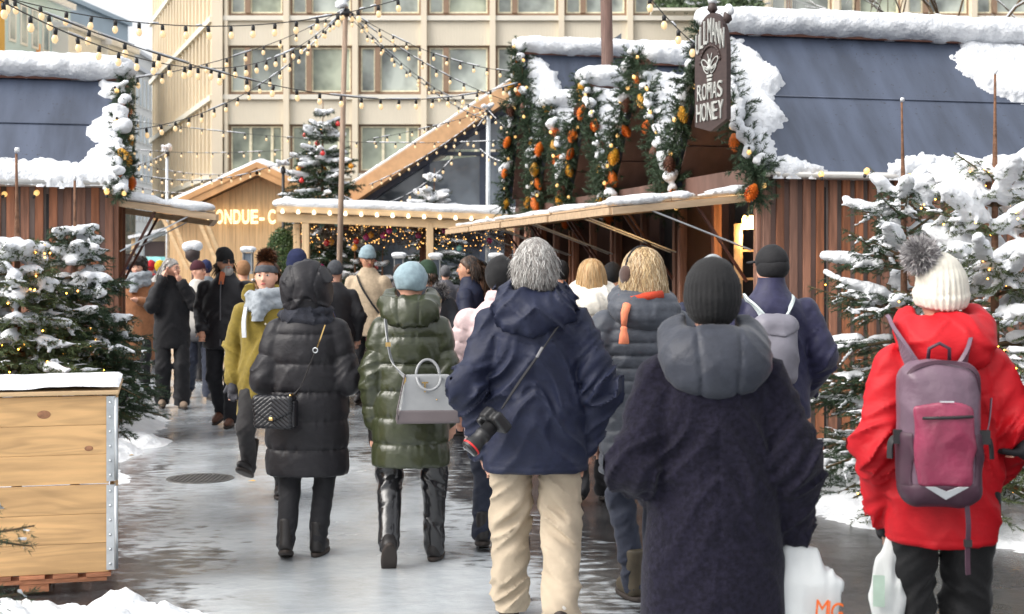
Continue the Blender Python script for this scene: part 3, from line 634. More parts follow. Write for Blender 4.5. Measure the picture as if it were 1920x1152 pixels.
        lo = (min(X(0), X(-fl)) - .1, y0 - .1, z1 - .05); hi = (max(X(0), X(-fl)) + .1, y1 + .1, z0 + .3); S = Splat(lo, hi, .028); rg = np.random.RandomState(seed + 9)
        for i in range(34):
            u = rg.rand(); yy = rg.uniform(y0 + .06, y1 - .05) if i > 12 else y0 + .07; p = Vector((X(-fl * u * .97), yy, z0 + (z1 - z0) * u + .075)); S.cap(p, p + Vector((X(rg.uniform(-.1, .1)), 0, 0)), rg.uniform(.05, .09), .06, .4, .05)
        obj('flap_snow', S.mesh('flap_snow', SNOW, .012, 14), h)
        if struts:
            for yy, q in ((y0 + .03, .72), (y1 - .05, .72)):
                b = MB(); b.bar((X(-fl * q), yy, z0 + (z1 - z0) * q - .03), (X(-.05), yy, z0 - .45), .035, .012); b.build('strut', GALV, h)
                b = MB(); b.bar((X(-fl * .40), yy + .06, z0 - .07), (X(-.03), yy + .14, z0 - .72), .022, .022); b.build('brace', RODB, h)
    return h, th

# --- garlands with cones and bulbs
def cone_mesh(name, mat):
    b = MB(); prof = lambda t: 0.042 * math.sin(math.pi * (0.10 + 0.86 * t)) ** .75
    b.lathe([(prof(i / 7) * .75, -.15 * i / 7) for i in range(8)], 8)
    for r in range(11):
        t = (r + .5) / 11; rr = prof(t); z = -.15 * t; n = 8
        for j in range(n):
            a = 2 * math.pi * (j + .5 * (r % 2)) / n; ca, sa = math.cos(a), math.sin(a); o = Vector((ca, sa, 0)); s = Vector((-sa, ca, 0)); w_ = rr * .42
            base = o * rr * .72 + Vector((0, 0, z + .004)); tip = o * (rr * 1.22 + .003) + Vector((0, 0, z - .014))
            b.add([base - s * w_, tip - s * w_ * .5 + Vector((0, 0, .002)), tip - Vector((0, 0, .004)), tip + s * w_ * .5 + Vector((0, 0, .002)), base + s * w_, base + Vector((0, 0, .008))], [(0, 1, 2, 3, 4), (0, 5, 1), (1, 5, 3), (3, 5, 4)])
    return b.mesh(name, mat)
CN = [cone_mesh('pine_cone', M('orange_cone', srgb(220, 116, 34), .45, var=.25, vscale=40)), cone_mesh('pine_cone', M('yellow_cone', srgb(210, 156, 48), .45, var=.25, vscale=40)), cone_mesh('pine_cone', M('brown_cone', srgb(104, 66, 50), .6, var=.35, vscale=40))]
bb = MB(); bb.lathe([(.001, -.034), (.016, -.03), (.026, -.014), (.027, 0), (.018, .018), (.012, .028)], 10); bb.lathe([(.014, .026), (.014, .05), (.006, .056)], 8, 1)
GBULB = bb.mesh('bulb', [M('gold_bulb', (0.80, 0.48, 0.16), .1, var=0, emit=(1, .6, .2), es=.45, coat=1), SOCK])
def garland(label, pts, seed, cones, bulbs, r=.075, snow=1.0, side=Vector((0, -1, 0)), cmix=(0, 1, 0, 2)):
    P = [Vector(p) for p in pts]; base = P[0].copy(); rg = np.random.RandomState(seed)
    # resample
    Q = []; 
    for a, b in zip(P[:-1], P[1:]):
        n = max(2, int((b - a).length / .06))
        for i in range(n): Q.append(a.lerp(b, i / n) + Vector(rg.uniform(-.018, .018, 3)))
    Q.append(P[-1]); base = Vector((Q[0].x, Q[0].y, Q[0].z)); Q = [q - base for q in Q]
    g_ = thing('garland', label, 'garland', base, 0, 'cone garlands on the hut gables')
    A = np.array([list(q) for q in Q[:-1]]); B = np.array([list(q) for q in Q[1:]])
    # short side sprigs
    n = len(A) * 12; ix = rg.randint(0, len(A), n); d = rg.randn(n, 3); d[:, 2] -= .25; d /= np.linalg.norm(d, axis=1, keepdims=True); s0 = A[ix]; s1 = s0 + d * (r * (0.9 + .7 * rg.rand(n, 1)))
    V, F = needle_tris(np.concatenate([A, s0]), np.concatenate([B, s1]), 400, .042, .0065, rg)
    obj('foliage', mesh_np('foliage', V, F, GARN, False), g_)
    b = MB(); b.tube(Q[::2], .012, 6); b.build('wire', TWIG, g_)
    if snow:
        lo = [min(q[i] for q in Q) - .25 for i in range(3)]; hi = [max(q[i] for q in Q) + .25 for i in range(3)]; S = Splat(lo, hi, .022)
        for i, q in enumerate(Q):
            if rg.rand() < .46 * snow:
                up = Vector((rg.uniform(-.03, .03), rg.uniform(-.03, .03), .065)) - side * rg.uniform(-.07, .05); e = Vector(rg.uniform(-.04, .04, 3)); rr = rg.uniform(.035, .075) * (1 if rg.rand() < .7 else 1.35); S.cap(q + up, q + up + e, rr, rr * .8, .8, .03)
        obj('snow', S.mesh('snow', SNOW, .012, 18), g_)
    for i in range(cones):
        t = (i + .3 + .4 * rg.rand()) / cones; q = Q[int(t * (len(Q) - 1))]; o = obj('pine_cone', CN[cmix[i % len(cmix)]], g_, q + side * rg.uniform(.05, .1) + Vector((rg.uniform(-.05, .05), 0, -.02)), (rg.uniform(-.5, .5), rg.uniform(-.5, .5), rg.uniform(0, 6)), rg.uniform(.95, 1.25))
    for i in range(bulbs):
        t = (i + .5 * rg.rand()) / bulbs; q = Q[int(t * (len(Q) - 1))]; obj('bulb', GBULB, g_, q + side * rg.uniform(.06, .1) + Vector((rg.uniform(-.07, .07), 0, rg.uniform(-.02, .04))), (rg.uniform(-.5, .5), rg.uniform(-.5, .5), 0), .8)
    return g_
def hut_pts(org, D, eave, ridge, x=-.12, z0=-.22, far=True, near=True, mir=1, wd=WROW, ud=UROW):
    f = lambda xl, yl, z: Vector((org.x + ud.x * yl + wd.x * xl * mir, org.y + ud.y * yl + wd.y * xl * mir, z))
    p = []
    if near: p += [f(x, -.16, eave + z0), f(x, -.12, eave + .02)]
    p += [f(x, D * .5, ridge + .04)]
    if far: p += [f(x, D + .12, eave + .02), f(x, D + .17, eave + z0 - .05)]
    return p
yb = [0.0, 1.98, 4.10, 5.86, 7.55]; 
def ylen(Y): return (Y - 12.0) / UROW.y
b_ = [ylen(Y) for Y in (12.0, 13.98, 16.0, 17.7, 19.25, 20.75)]
lab = ['long blue roofed hut with batten wall and honey sign', 'second hut from the batten wall, its gable garland hung with cones', 'third hut in the row, narrow gable between garlands', 'fourth hut in the row, just before the tall one', 'tall blue roofed hut at the far end of the row on the right']
S1 = [[(-.06, .50), (.12, .48), (.34, .60), (.27, .9), (.36, 1.0), (.46, 1.18), (.18, 1.55), (.05, 1.6), (-.06, 1.5)], [(.05, -.02), (.05, .06), (.22, .16), (.48, .05), (.6, -.02)], [(1.1, -.02), (1.2, .12), (1.5, .2), (2.4, .18), (3.4, .2), (3.4, -.02)], [(2.42, 1.2), (2.3, 1.5), (2.5, 1.72), (3.3, 1.72), (3.3, .9), (2.65, .95)], [(-.06, .1), (-.06, .5), (.10, .5), (.06, .1)], [(.02, 1.62), (.12, 1.68), (.2, 1.64)]]
S2 = [[(-.06, .12), (.3, .2), (1.0, .4), (1.3, .9), (.6, 1.2), (.8, 1.35), (.1, 1.66), (-.06, 1.68)]]
S3 = [[(-.06, .2), (.3, .3), (.5, .9), (.3, 1.6), (-.06, 1.66)]]
S5 = [[(-.06, .3), (.25, .5), (.42, 1.1), (.38, 1.7), (.22, 2.0), (0, 2.1)]]
hut(lab[0], row_at(0), RZ, b_[1] - b_[0], 4.6, battens=1, patches=S1, seed=3)
hut(lab[1], row_at(b_[1]), RZ, b_[2] - b_[1], 3.0, patches=S2, seed=4, ridge0=.12)
hut(lab[2], row_at(b_[2]), RZ, b_[3] - b_[2], 3.0, patches=S3, seed=5)
hut(lab[3], row_at(b_[3]), RZ, b_[4] - b_[3], 3.0, ridge=3.72, patches=S3, seed=6)
hut(lab[4], row_at(b_[4]), RZ, b_[5] - b_[4], 4.5, eave=2.7, ridge=4.66, patches=S5, seed=7, flap=False)
nd = Vector((-.25, -.9, 0))
for k, (lb, e, r, c, bl) in enumerate([('thick snowy garland framing the honey sign gable', 2.44, 3.80, 9, 12), ('garland on the second gable, orange cones up its middle', 2.44, 3.80, 12, 14), ('garland leaning down the third gable', 2.44, 3.80, 13, 14), ('garland leaning down the fourth gable', 2.44, 3.72, 13, 12), ('outermost garland down the edge of the tall far hut', 2.7, 4.66, 11, 12)]):
    garland(lb, hut_pts(row_at(b_[k]), b_[k + 1] - b_[k], e, r), 20 + k, c, bl, side=nd, r=.15, cmix=(0, 1, 2, 0, 1) if k % 2 else (0, 0, 1, 2))
# hut on the left side of the street
ORGL = Vector((gx(213, 13.0), 13.0))
SL = [[(-.08, -.03), (-.08, .25), (1.6, .22), (3.2, .28), (3.2, -.03)], [(-.08, .2), (-.08, .85), (-.03, .95), (-.05, 1.1), (.1, 1.05), (.25, .7), (.12, .5), (.3, .2)], [(-.08, 1.2), (-.08, 1.42), (.12, 1.45), (.15, 1.3), (-.1, 1.25)]]
hl, thl = hut('blue roofed hut on the left with snow along its eaves', ORGL, RZ, 2.0, 3.4, mir=-1, battens=1, patches=SL, seed=11, eave=2.42, ridge=3.50, fov=.02, flap_len=.92)
gp = [Vector((ORGL.x - WROW.x * xl + UROW.x * yl, ORGL.y - WROW.y * xl + UROW.y * yl, z)) for xl, yl, z in ((-.06, -.2, 2.28), (-.06, -.15, 2.46), (-.06, 1.0, 3.56), (-.06, 2.1, 2.5))]
garland('snow covered garland on the gable edge of the left hut', gp, 41, 7, 8, side=Vector((.3, -.8, 0)), r=.08)
for i, (px_, py_, lb_) in enumerate([(8, 365, 'gold bulb under the left hut eaves at the picture edge'), (68, 363, 'gold bulb under the left hut eaves beside a spruce leader'), (200, 360, 'gold bulb under the left hut eaves next to its garland'), (1447, 328, 'gold bulb at the start of the batten wall gutter'), (1540, 328, 'gold bulb hanging from a snow lump on the gutter'), (1625, 322, 'gold bulb left of the broad spruce leader'), (1706, 332, 'gold bulb just right of the broad spruce leader')]):
    d = 12.75 if px_ < 400 else 11.85; o = obj('eaves_bulb', GBULB, None, at(px_, py_, d), (2.6 + .5 * (i % 3 - 1), .4 * (i % 2), 0)); tag(o, lb_, 'bulb', 'bulbs along the hut eaves')
# lit stall lamp and goods shelf inside the nearest hut
LAMPM = M('lit_lamp_shade', (1, .6, .2), .5, var=0, emit=(1.0, .58, .16), es=7.0)
lp = thing('stall_lamp', 'glowing orange lamp hanging in the opening beside the batten wall', 'lamp', at(1404, 430, 12.5))
b = MB(); b.lathe([(.055, 0), (.06, .09), (.045, .12)], 12); b.build('shade', LAMPM, lp); b = MB(); b.tube([(0, 0, .12), (0, 0, .38)], .006, 6); b.build('cord', WIRE, lp)
pl = bpy.data.lights.new('lamp_glow', 'POINT'); pl.energy = 6; pl.color = (1, .6, .25); pl.shadow_soft_size = .05; po = bpy.data.objects.new('lamp_glow', pl); link(po, lp); po.location = (-.1, -.02, -.06)
sf = thing('shelf_rack', 'small wooden shelf rack lit by the stall lamp', 'shelf', (0, 0, 0)); sf.location = (gx(1412, 12.62), 12.62, 1.03); sf.rotation_euler = (0, 0, RZ)
for z in (0, .25, .5, .75): b = MB(); b.box((-.14, -.05, z), (.14, .1, z + .02)); b.build('shelf', PINE, sf)
for x in (-.14, .12): b = MB(); b.box((x, -.052, .021), (x + .02, .102, 1.0)); b.build('side', PINE, sf)

# --- honey sign
SGN = M('sign_board_brown', srgb(58, 44, 42), .55, var=.2, vscale=12, stretch=(1, 1, 4)); SLET = M('sign_letter_white', srgb(170, 172, 168), .6)
so = Vector((gx(1334, 11.75), 11.75)); sg = thing('honey_sign', 'arched brown wooden honey sign with a bee over the nearest gable', 'sign', (so.x, so.y, 0), R(-68))
# local: x to the right as read, z up, faces -y
ZB = EYE + (HOR - 240) / FPX * so.y; ZT = EYE + (HOR - 25) / FPX * so.y; ZA = EYE + (HOR - 80) / FPX * so.y; HW = .26
pf = [(-HW, ZB + .03), (0, ZB - .03), (HW, ZB + .05), (HW, ZA - .1)]
pf += [(HW * math.cos(a), ZA - .1 + (ZT - ZA + .1) * math.sin(a)) for a in [math.pi * i / 18 for i in range(1, 18)]] + [(-HW, ZA - .1)]
mt = Matrix(((1, 0, 0, 0), (0, 0, -1, .03), (0, 1, 0, 0), (0, 0, 0, 1))); b = MB(); b.prism(pf, .04, 0, mt); b.build('board', SGN, sg)
b = MB(); b.lathe([(.02, 0), (.045, .03), (.035, .07), (.012, .1)], 10); b.build('finial', SGN, sg, (0, .01, ZT))
b = MB(); b.lathe([(.01, 0), (.04, .03), (.03, .08), (.01, .11)], 10); b.build('finial', SGN, sg, (HW - .02, .01, ZA + .12))
def sign_word(s, zc, w_, h_, arch=0.0, taper=0.0):
    n = len(s)
    for i, ch in enumerate(s):
        u = (i + .5) / n * 2 - 1; cw = 2 * w_ / n; me = text_mesh('letter', ch, 1.0, SLET, .004, align='CENTER'); v = np.empty(len(me.vertices) * 3, dtype=np.float32); me.vertices.foreach_get('co', v); v = v.reshape(-1, 3)
        sx = cw * .86 / max(.05, v[:, 0].max() - v[:, 0].min()); y0 = v[:, 1].min(); hh = h_ * (1 - taper * u * u); sy = hh / max(.05, v[:, 1].max() - y0)
        if ch in 'I1': sx = min(sx, .09)
        o = obj('letter', me, sg, (u * w_ - (v[:, 0].max() + v[:, 0].min()) / 2 * sx, -.016, zc - y0 * sy - arch * u * u), (R(90), 0, 0), (sx, sy, 1.5))
zz = lambda py: EYE + (HOR - py) / FPX * so.y
sign_word('HONEY', zz(226), HW * .86, .15); sign_word('ROMAS', zz(186), HW * .8, .135); sign_word('ULLMANN', zz(80), HW * .9, .20, arch=.10, taper=.25)
b = MB(); 
for k in range(14):
    a0, a1 = math.pi * k / 14, math.pi * (k + 1) / 14; p = lambda a: (HW * .62 * math.cos(a), -.014, zz(118) + .14 * math.sin(a)); b.tube([p(a0), p(a1)], .012, 5)
b.build('arch_moulding', SGN, sg)
bee = MB(); zc = zz(128)
for s in (-1, 1):
    for (ax, az, r1, r2) in ((.075, .035, .07, .03), (.06, -.01, .05, .02)):
        rot = Matrix.Rotation(s * -.6, 4, 'Y'); pts = [Vector((s * ax, -.016, zc + az)) + rot @ Vector((s * r1 * math.cos(t), 0, r2 * math.sin(t))) for t in [2 * math.pi * i / 14 for i in range(15)]]; bee.tube(pts, .006, 5)
    bee.tube([(s * .01, -.016, zc + .06), (s * .035, -.016, zc + .12)], .005, 5)
bee.lathe([(.001, .10), (.02, .085), (.022, .06), (.014, .045), (.03, .03), (.032, 0), (.014, -.005)], 10, 0, Matrix.Translation((0, -.012, zc - .02)))
for k in range(4): w_ = .042 - .006 * k; bee.box((-w_, -.022, zc - .075 - k * .032), (w_, -.012, zc - .055 - k * .032))
bee.build('bee_emblem', SLET, sg)
S = Splat((-.2, -.15, ZT - .2), (.35, .2, ZT + .3), .018); S.cap((0, .01, ZT + .1), (.02, .01, ZT + .12), .04, .03, .8); S.cap((HW - .02, .02, ZA + .25), (HW, .02, ZA + .22), .035, .04, 1); obj('snow', S.mesh('snow', SNOW, .008, 20), sg)

# ------------------------------------------------------------------ fondue chalet, glass gable hall, open kiosk
PLNK = M('honey_plank', srgb(214, 176, 130), .55, var=.14, vscale=3, stretch=(8, 8, .5), bump=.12, bscale=18, orand=.10)
PEDGE = M('honey_roof_edge', srgb(206, 156, 106), .5, var=.12, vscale=3, bump=.05)
d = 30.0; q = lambda px_, py_, dd=30.0: at(px_, py_, dd)
fc = thing('fondue_chalet', 'honey coloured plank chalet with glowing fondue lettering', 'chalet', (0, d, 0))
xl, xr, xp = q(318, 0).x, q(640, 0).x, q(488, 0).x; ze = q(0, 405).z; zp = q(0, 326).z; np_ = 26
for i in range(np_):
    x0 = xl + (xr - xl) * i / np_; x1 = xl + (xr - xl) * (i + .97) / np_
    f = lambda x: zp - abs(x - xp) * (zp - ze) / (xp - xl); b = MB(); b.add([(x0, 0, 0), (x1, 0, 0), (x1, 0, f(x1) - .05), (x0, 0, f(x0) - .05)] + [(x0, .03, 0), (x1, .03, 0), (x1, .03, f(x1) - .05), (x0, .03, f(x0) - .05)], [(0, 1, 2, 3), (5, 4, 7, 6), (0, 3, 7, 4), (1, 5, 6, 2), (3, 2, 6, 7)]); b.build('plank', PLNK, fc)
for sx in (-1, 1):
    xe = xl - .25 if sx < 0 else xr + .2; z_e = zp - abs(xe - xp) * (zp - ze) / (xp - xl); b = MB(); b.bar((xp, -.35, zp + .06), (xe, -.35, z_e + .06), .10, .20, up=(0, 0, 1)); b.build('barge_board', PEDGE, fc)
    b = MB(); A = Vector((xp, 0, zp + .10)); E = Vector((xe, 0, z_e + .10)); n = Vector((0, 0, .12)); vs = [A + Vector((0, -.42, 0)), E + Vector((0, -.42, 0)), E + Vector((0, 4, 0)), A + Vector((0, 4, 0))]; vs += [v + n for v in vs]
    b.add(vs, [(0, 1, 2, 3), (7, 6, 5, 4), (0, 4, 5, 1), (1, 5, 6, 2), (2, 6, 7, 3), (3, 7, 4, 0)]); b.build('roof', PEDGE, fc)
    ridge_snow('roof_snow', fc, A + Vector((0, .1, .15)), E + Vector((0, .1, .15)), .12, .05, .6, 5, .03)
b = MB(); b.box((xl + .05, .03, 0), (xr - .05, 4, ze)); b.build('side_wall', PLNK, fc)
for x0, y0, x1, y1 in ((305, 408, 352, 505), (322, 408, 362, 505), (375, 418, 412, 505), (388, 418, 424, 505)):
    b = MB(); b.bar(q(x0, y0, 28.6) - Vector((0, d, 0)), q(x1, y1, 28.6) - Vector((0, d, 0)), .07, .07); b.build('raking_prop', PINE, fc)
NEON = M('neon_letter', (1, .85, .5), .4, var=0, emit=(1, .78, .40), es=1.1)
ns = thing('neon_sign', 'glowing outline letters reading fondue on the plank wall', 'sign', q(389, 419, 29.9))
xo = 0; tw = (q(519, 0).x - q(389, 0).x)
for i, ch in enumerate('FONDUE-C'):
    me = text_mesh('letter', ch, .40, NEON, bevel=.010, outline=True); xs0 = [v.co.x for v in me.vertices]; wd0 = max(xs0) - min(xs0); kx = min(.9, tw / 8 * .84 / wd0); obj('letter', me, ns, (i * tw / 8.0 - min(xs0) * kx, -.03, 0), (R(90), 0, 0), (kx, 1.0, 1))
# glass hall
DFR = M('dark_grey_frame', srgb(72, 80, 98), .45, var=.08); 
gh = thing('glass_hall', 'steep gabled hall with orange timber edge and dark glass', 'building', (0, 34, 0))
e0, e1 = q(640, 405, 34), q(1075, 120, 34); off = Vector((0, 34, 0)); e0 -= off; e1 -= off
wd_ = M('orange_timber', srgb(202, 160, 118), .5, var=.10, vscale=3, stretch=(2, 2, 2), bump=.05)
b = MB(); b.bar(e0 + Vector((0, -.5, .24)), e1 + Vector((0, -.5, .24)), .9, .36); b.build('barge_board', wd_, gh)
b = MB(); b.bar(e0 + Vector((0, -.1, .02)), e1 + Vector((0, -.1, .02)), .3, .24); b.build('edge_frame', DFR, gh)
b = MB(); b.bar(e0 + Vector((0, 2.5, .46)), e1 + Vector((0, 2.5, .46)), 6.6, .10); b.build('roof', GUT, gh)
f = lambda x: e0.z + (x - e0.x) * (e1.z - e0.z) / (e1.x - e0.x)
xs_ = [e0.x + .5, q(800, 0, 34).x, q(905, 0, 34).x, q(1000, 0, 34).x, e1.x + 1.2]
for i in range(4):
    x0, x1 = xs_[i], xs_[i + 1]; zm = q(0, 288, 34).z
    for (za, zb0, zb1) in ((0.3, min(zm, f(x0)), min(zm, f(x1))), (zm + .1, f(x0), f(x1))):
        if zb1 <= za + .15: continue
        p_ = [(x0 + .05, za), (x1 - .05, za), (x1 - .05, max(za + .02, zb1 - .05)), (x0 + .05, max(za + .01, zb0 - .05))]; b = MB(); b.prism(p_, .04, 0, Matrix(((1, 0, 0, 0), (0, 0, -1, .06), (0, 1, 0, 0), (0, 0, 0, 1)))); b.build('pane', DGL, gh)
    b = MB(); b.box((x1 - .07, -.06, 0), (x1 + .07, .12, f(min(x1, e1.x)))); b.build('mullion', DFR, gh)
b = MB(); b.box((q(790, 0, 34).x, -.05, q(0, 292, 34).z), (xs_[-1], .11, q(0, 285, 34).z)); b.build('transom', DFR, gh)
b = MB(); b.box((e0.x + .3, .12, 0), (e1.x + 1.2, .3, .4)); b.build('base', DFR, gh)
b = MB(); b.box((e0.x + .6, 2.6, 0), (e1.x + 1.2, 2.7, e0.z)); b.build('back_wall', DARKP, gh)
ridge_snow('roof_snow', gh, e0 + Vector((0, -.5, .50)), e1 + Vector((0, -.5, .50)), .08, .06, .8, 3, .02)
# kiosk roof on posts
kd = 24.0; ko = thing('open_kiosk', 'open pale timber kiosk with a flat snowy roof hung with lights', 'kiosk', (0, kd, 0)); qk = lambda px_, py_: at(px_, py_, kd) - Vector((0, kd, 0))
x0, x1 = qk(520, 0).x, qk(990, 0).x; zt0, zt1 = qk(0, 390).z, qk(0, 408).z
for (za, zb, yy, hh) in ((zt0, zt1, -.05, .10), (zt0 - .14, zt1 - .14, .02, .15)):
    b = MB(); b.bar((x0, yy, za - .02), (x1, yy, zb - .02), .07, hh); b.build('fascia', PINE, ko)
b = MB(); b.bar((x0, 1.6, zt0 + .03), (x1, 1.6, zt1 + .03), 3.1, .05); b.build('roof_deck', PINE, ko)
for k in range(7): x = x0 + (x1 - x0) * (k + .5) / 7; b = MB(); b.box((x - .03, .06, zt0 - .22 - .03 * k), (x + .03, 3.0, zt0 - .03 - .026 * k)); b.build('rafter', PINE, ko)
for px_ in (552, 573, 806): x = qk(px_, 0).x; b = MB(); b.box((x - .06, -.02 if px_ != 552 else .25, 0), (x + .06, .1 if px_ != 552 else .37, zt1 - .1), bev=.008); b.build('post', PINEZ, ko)
for px_ in (775, 952): x = qk(px_, 0).x; b = MB(); b.box((x - .07, 2.7, 0), (x + .07, 2.84, zt1 - .1)); b.build('post', LARCH, ko)
S = Splat((x0 - .2, -.3, zt1 - .2), (x1 + .2, 3.3, zt0 + .5), .06)
for i in range(40):
    t = i / 40; x = x0 + (x1 - x0) * t; z = zt0 + (zt1 - zt0) * t + .08; S.cap((x, .05, z), (x + .14, .05, z), .1, .1, .7, .08); S.cap((x, 1.5, z), (x + .14, 2.6, z), .12, .12, .5, .08)
obj('roof_snow', S.mesh('roof_snow', SNOW, .03, 5), ko)
kb = MB(); kb.lathe([(.001, -.03), (.028, -.02), (.034, 0), (.02, .03), (.016, .05)], 8); KB = kb.mesh('bulb', M('warm_white_bulb', (1, .9, .7), .2, var=0, emit=(1, .85, .6), es=1.0))
for i in range(16): t = (i + .4) / 16; obj('bulb', KB, ko, (x0 + (x1 - x0) * t, -.11, zt0 + (zt1 - zt0) * t - .07))
rg = np.random.RandomState(8); n = 1500
P = np.stack([rg.uniform(x0 + .3, x1, n), rg.uniform(.1, 2.8, n), rg.uniform(zt1 - .62, zt0 - .16, n)], 1); t = (P[:, 0] - x0) / (x1 - x0); P[:, 2] = zt0 + (zt1 - zt0) * t - .17 - rg.rand(n) ** 1.6 * .42
O8 = np.array([(1, 0, 0), (-1, 0, 0), (0, 1, 0), (0, -1, 0), (0, 0, 1), (0, 0, -1)]) * .011; F8 = np.array([(0, 2, 4), (2, 1, 4), (1, 3, 4), (3, 0, 4), (2, 0, 5), (1, 2, 5), (3, 1, 5), (0, 3, 5)])
def dots(name, P, mat, parent, s=1.0):
    V = (P[:, None, :] + O8[None] * s).reshape(-1, 3); F = (np.arange(len(P))[:, None, None] * 6 + F8[None]).reshape(-1, 3); return tag(obj(name, mesh_np(name, V, F, mat, False), parent), kind='stuff')
dots('fairy_lights', P[:320], WARMDOT, ko); 
n = 9000; A = np.stack([rg.uniform(x0 + .3, x1, n), rg.uniform(.1, 2.9, n), np.zeros(n)], 1); t = (A[:, 0] - x0) / (x1 - x0); A[:, 2] = zt0 + (zt1 - zt0) * t - .14 - rg.rand(n) ** 1.5 * .4; Dd = rg.randn(n, 3) * .06
V, F = needle_tris(A, A + Dd, 30, .05, .008, rg); obj('ceiling_greenery', mesh_np('ceiling_greenery', V, F, M('dry_fir_greenery', (.07, .045, .03), .7, var=.4, vscale=5), False), ko)['kind'] = 'stuff'
BM = [M('ornament_' + nm, c, .2, var=.05, coat=.6) for nm, c in (('magenta', srgb(200, 40, 120)), ('red', srgb(196, 30, 26)), ('gold', srgb(226, 150, 30)), ('teal', srgb(110, 170, 160)))]
ob = MB(); ob.lathe([(.001, -.06)] + [(.06 * math.sin(a), -.06 * math.cos(a)) for a in [math.pi * i / 9 for i in range(1, 9)]] + [(.012, .06), (.012, .075)], 12); 
BAUB = [ob.mesh('bauble', m) for m in BM]
for i, (px_, py_, c) in enumerate([(727, 432, 0), (715, 441, 0), (681, 444, 0), (780, 440, 0), (832, 432, 0), (735, 430, 3), (605, 455, 1), (613, 453, 2), (661, 465, 2), (627, 418, 3), (595, 420, 3), (917, 450, 0), (860, 466, 3), (663, 452, 1), (690, 440, 2)]):
    obj('bauble', BAUB[c], ko, qk(px_, py_) + Vector((0, .3 + .1 * (i % 4), 0)), (0, 0, 0), .95)

# far huts and a teal van in the gap on the left
TEAL = M('teal_paint', srgb(120, 190, 190), .4, coat=.3); VD = M('dark_rubber', (.02, .02, .02), .7)
vn = thing('parked_van', 'teal van parked at the far end of the street', 'van', (gx(302, 44), 44, 0))
b = MB(); b.box((-1.0, 0, .45), (.15, 4.5, 1.95), bev=.12); b.build('body', TEAL, vn); b = MB(); b.box((.1, .05, .45), (.9, 4.4, 1.2), bev=.15); b.build('bonnet', TEAL, vn)
b = MB(); b.box((-.9, -.02, 1.25), (.05, .02, 1.75)); b.build('rear_window', DGL, vn)
for x in (-.85, .6): b = MB(); b.tube([(x, .4, .35), (x + .2, .4, .35)], .34, 16); b.build('wheel', VD, vn)
for i, (px0, px1, py, dd, lb) in enumerate([(240, 318, 428, 38, 'far stall with a pale snowy awning beside the chalet'), (205, 250, 458, 52, 'tiny far stall roofed with snow at the street end')]):
    st = thing('far_stall', lb, 'stall', (gx(px0, dd), dd, 0)); w_ = gx(px1, dd) - gx(px0, dd); z = at(0, py, dd).z
    b = MB(); b.bar((0, .8, z - .25), (w_, .8, z), 1.6, .08); b.build('awning', SNOW, st)
    for x in (.1, w_ - .1): b = MB(); b.box((x - .04, .1, 0), (x + .04, .2, z - .2)); b.build('post', PINE, st)
    b = MB(); b.box((.1, .3, .1), (w_ - .1, .4, 1.0)); b.build('counter', PLNK, st)
    b = MB(); b.box((w_ * .35, .2, z - .75), (w_ - .05, .6, z - .35)); b.build('menu_board', DARKP, st)

# ------------------------------------------------------------------ poles and strings of bulbs
def pole(label, a, b, r0, r1, mat, cap=True):
    a, b = Vector(a), Vector(b); o = thing('light_pole', label, 'pole', a); m_ = MB(); m_.tube([(0, 0, 0), (b - a) * .5, b - a], [r0, (r0 + r1) / 2, r1], 10); m_.build('shaft', mat, o)
    if cap:
        t = b - a; S = Splat([t[i] - .25 for i in range(3)], [t[i] + .3 for i in range(3)], .025)
        for i in range(7): v = Vector((random.uniform(-.1, .1), random.uniform(-.1, .1), random.uniform(0, .1))); S.cap(t + v, t + v * 1.3, .05, .04, .8)
        obj('snow', S.mesh('snow', SNOW, .012, 15), o)
        c_ = MB(); c_.tube([t + Vector((0, 0, -.14)), t + Vector((0, 0, -.04))], r1 * 1.6, 10); c_.build('collar', WIRE, o)
    return o
D1, D2 = 20.0, 29.0
base1 = at(631, 0, D1); base1.z = 0; pole('tall weathered pole carrying the fan of bulb strings', base1, at(648, 12, D1), .042, .036, POLEW)
b2_ = at(913, 0, D2); b2_.z = 0; pole('slim pale pole in front of the glass hall', b2_, at(916, 203, D2), .05, .045, GALV)
b3_ = at(1150, 0, 18.0); b3_.z = 0; pole('dark leaning pole rising behind the row of huts', b3_, at(1136, -40, 18.0), .085, .075, POLED, False)
b4_ = at(314, 0, 33.0); b4_.z = 0; pole('thin grey pole left of the fondue chalet', b4_, at(313, 282, 33.0), .04, .035, GALV)
b5_ = at(531, 0, 28.0); b5_.z = 0; pole('short dark pole beside the decorated tree', b5_, at(531, 312, 28.0), .03, .03, WIRE)
bb = MB(); bb.lathe([(.001, -.085), (.018, -.078), (.030, -.055), (.031, -.035), (.022, -.012), (.015, 0)], 10); bb.lathe([(.019, -.005), (.021, .045), (.014, .055)], 8, 1); SBULB = bb.mesh('bulb', [BULB, SOCK])
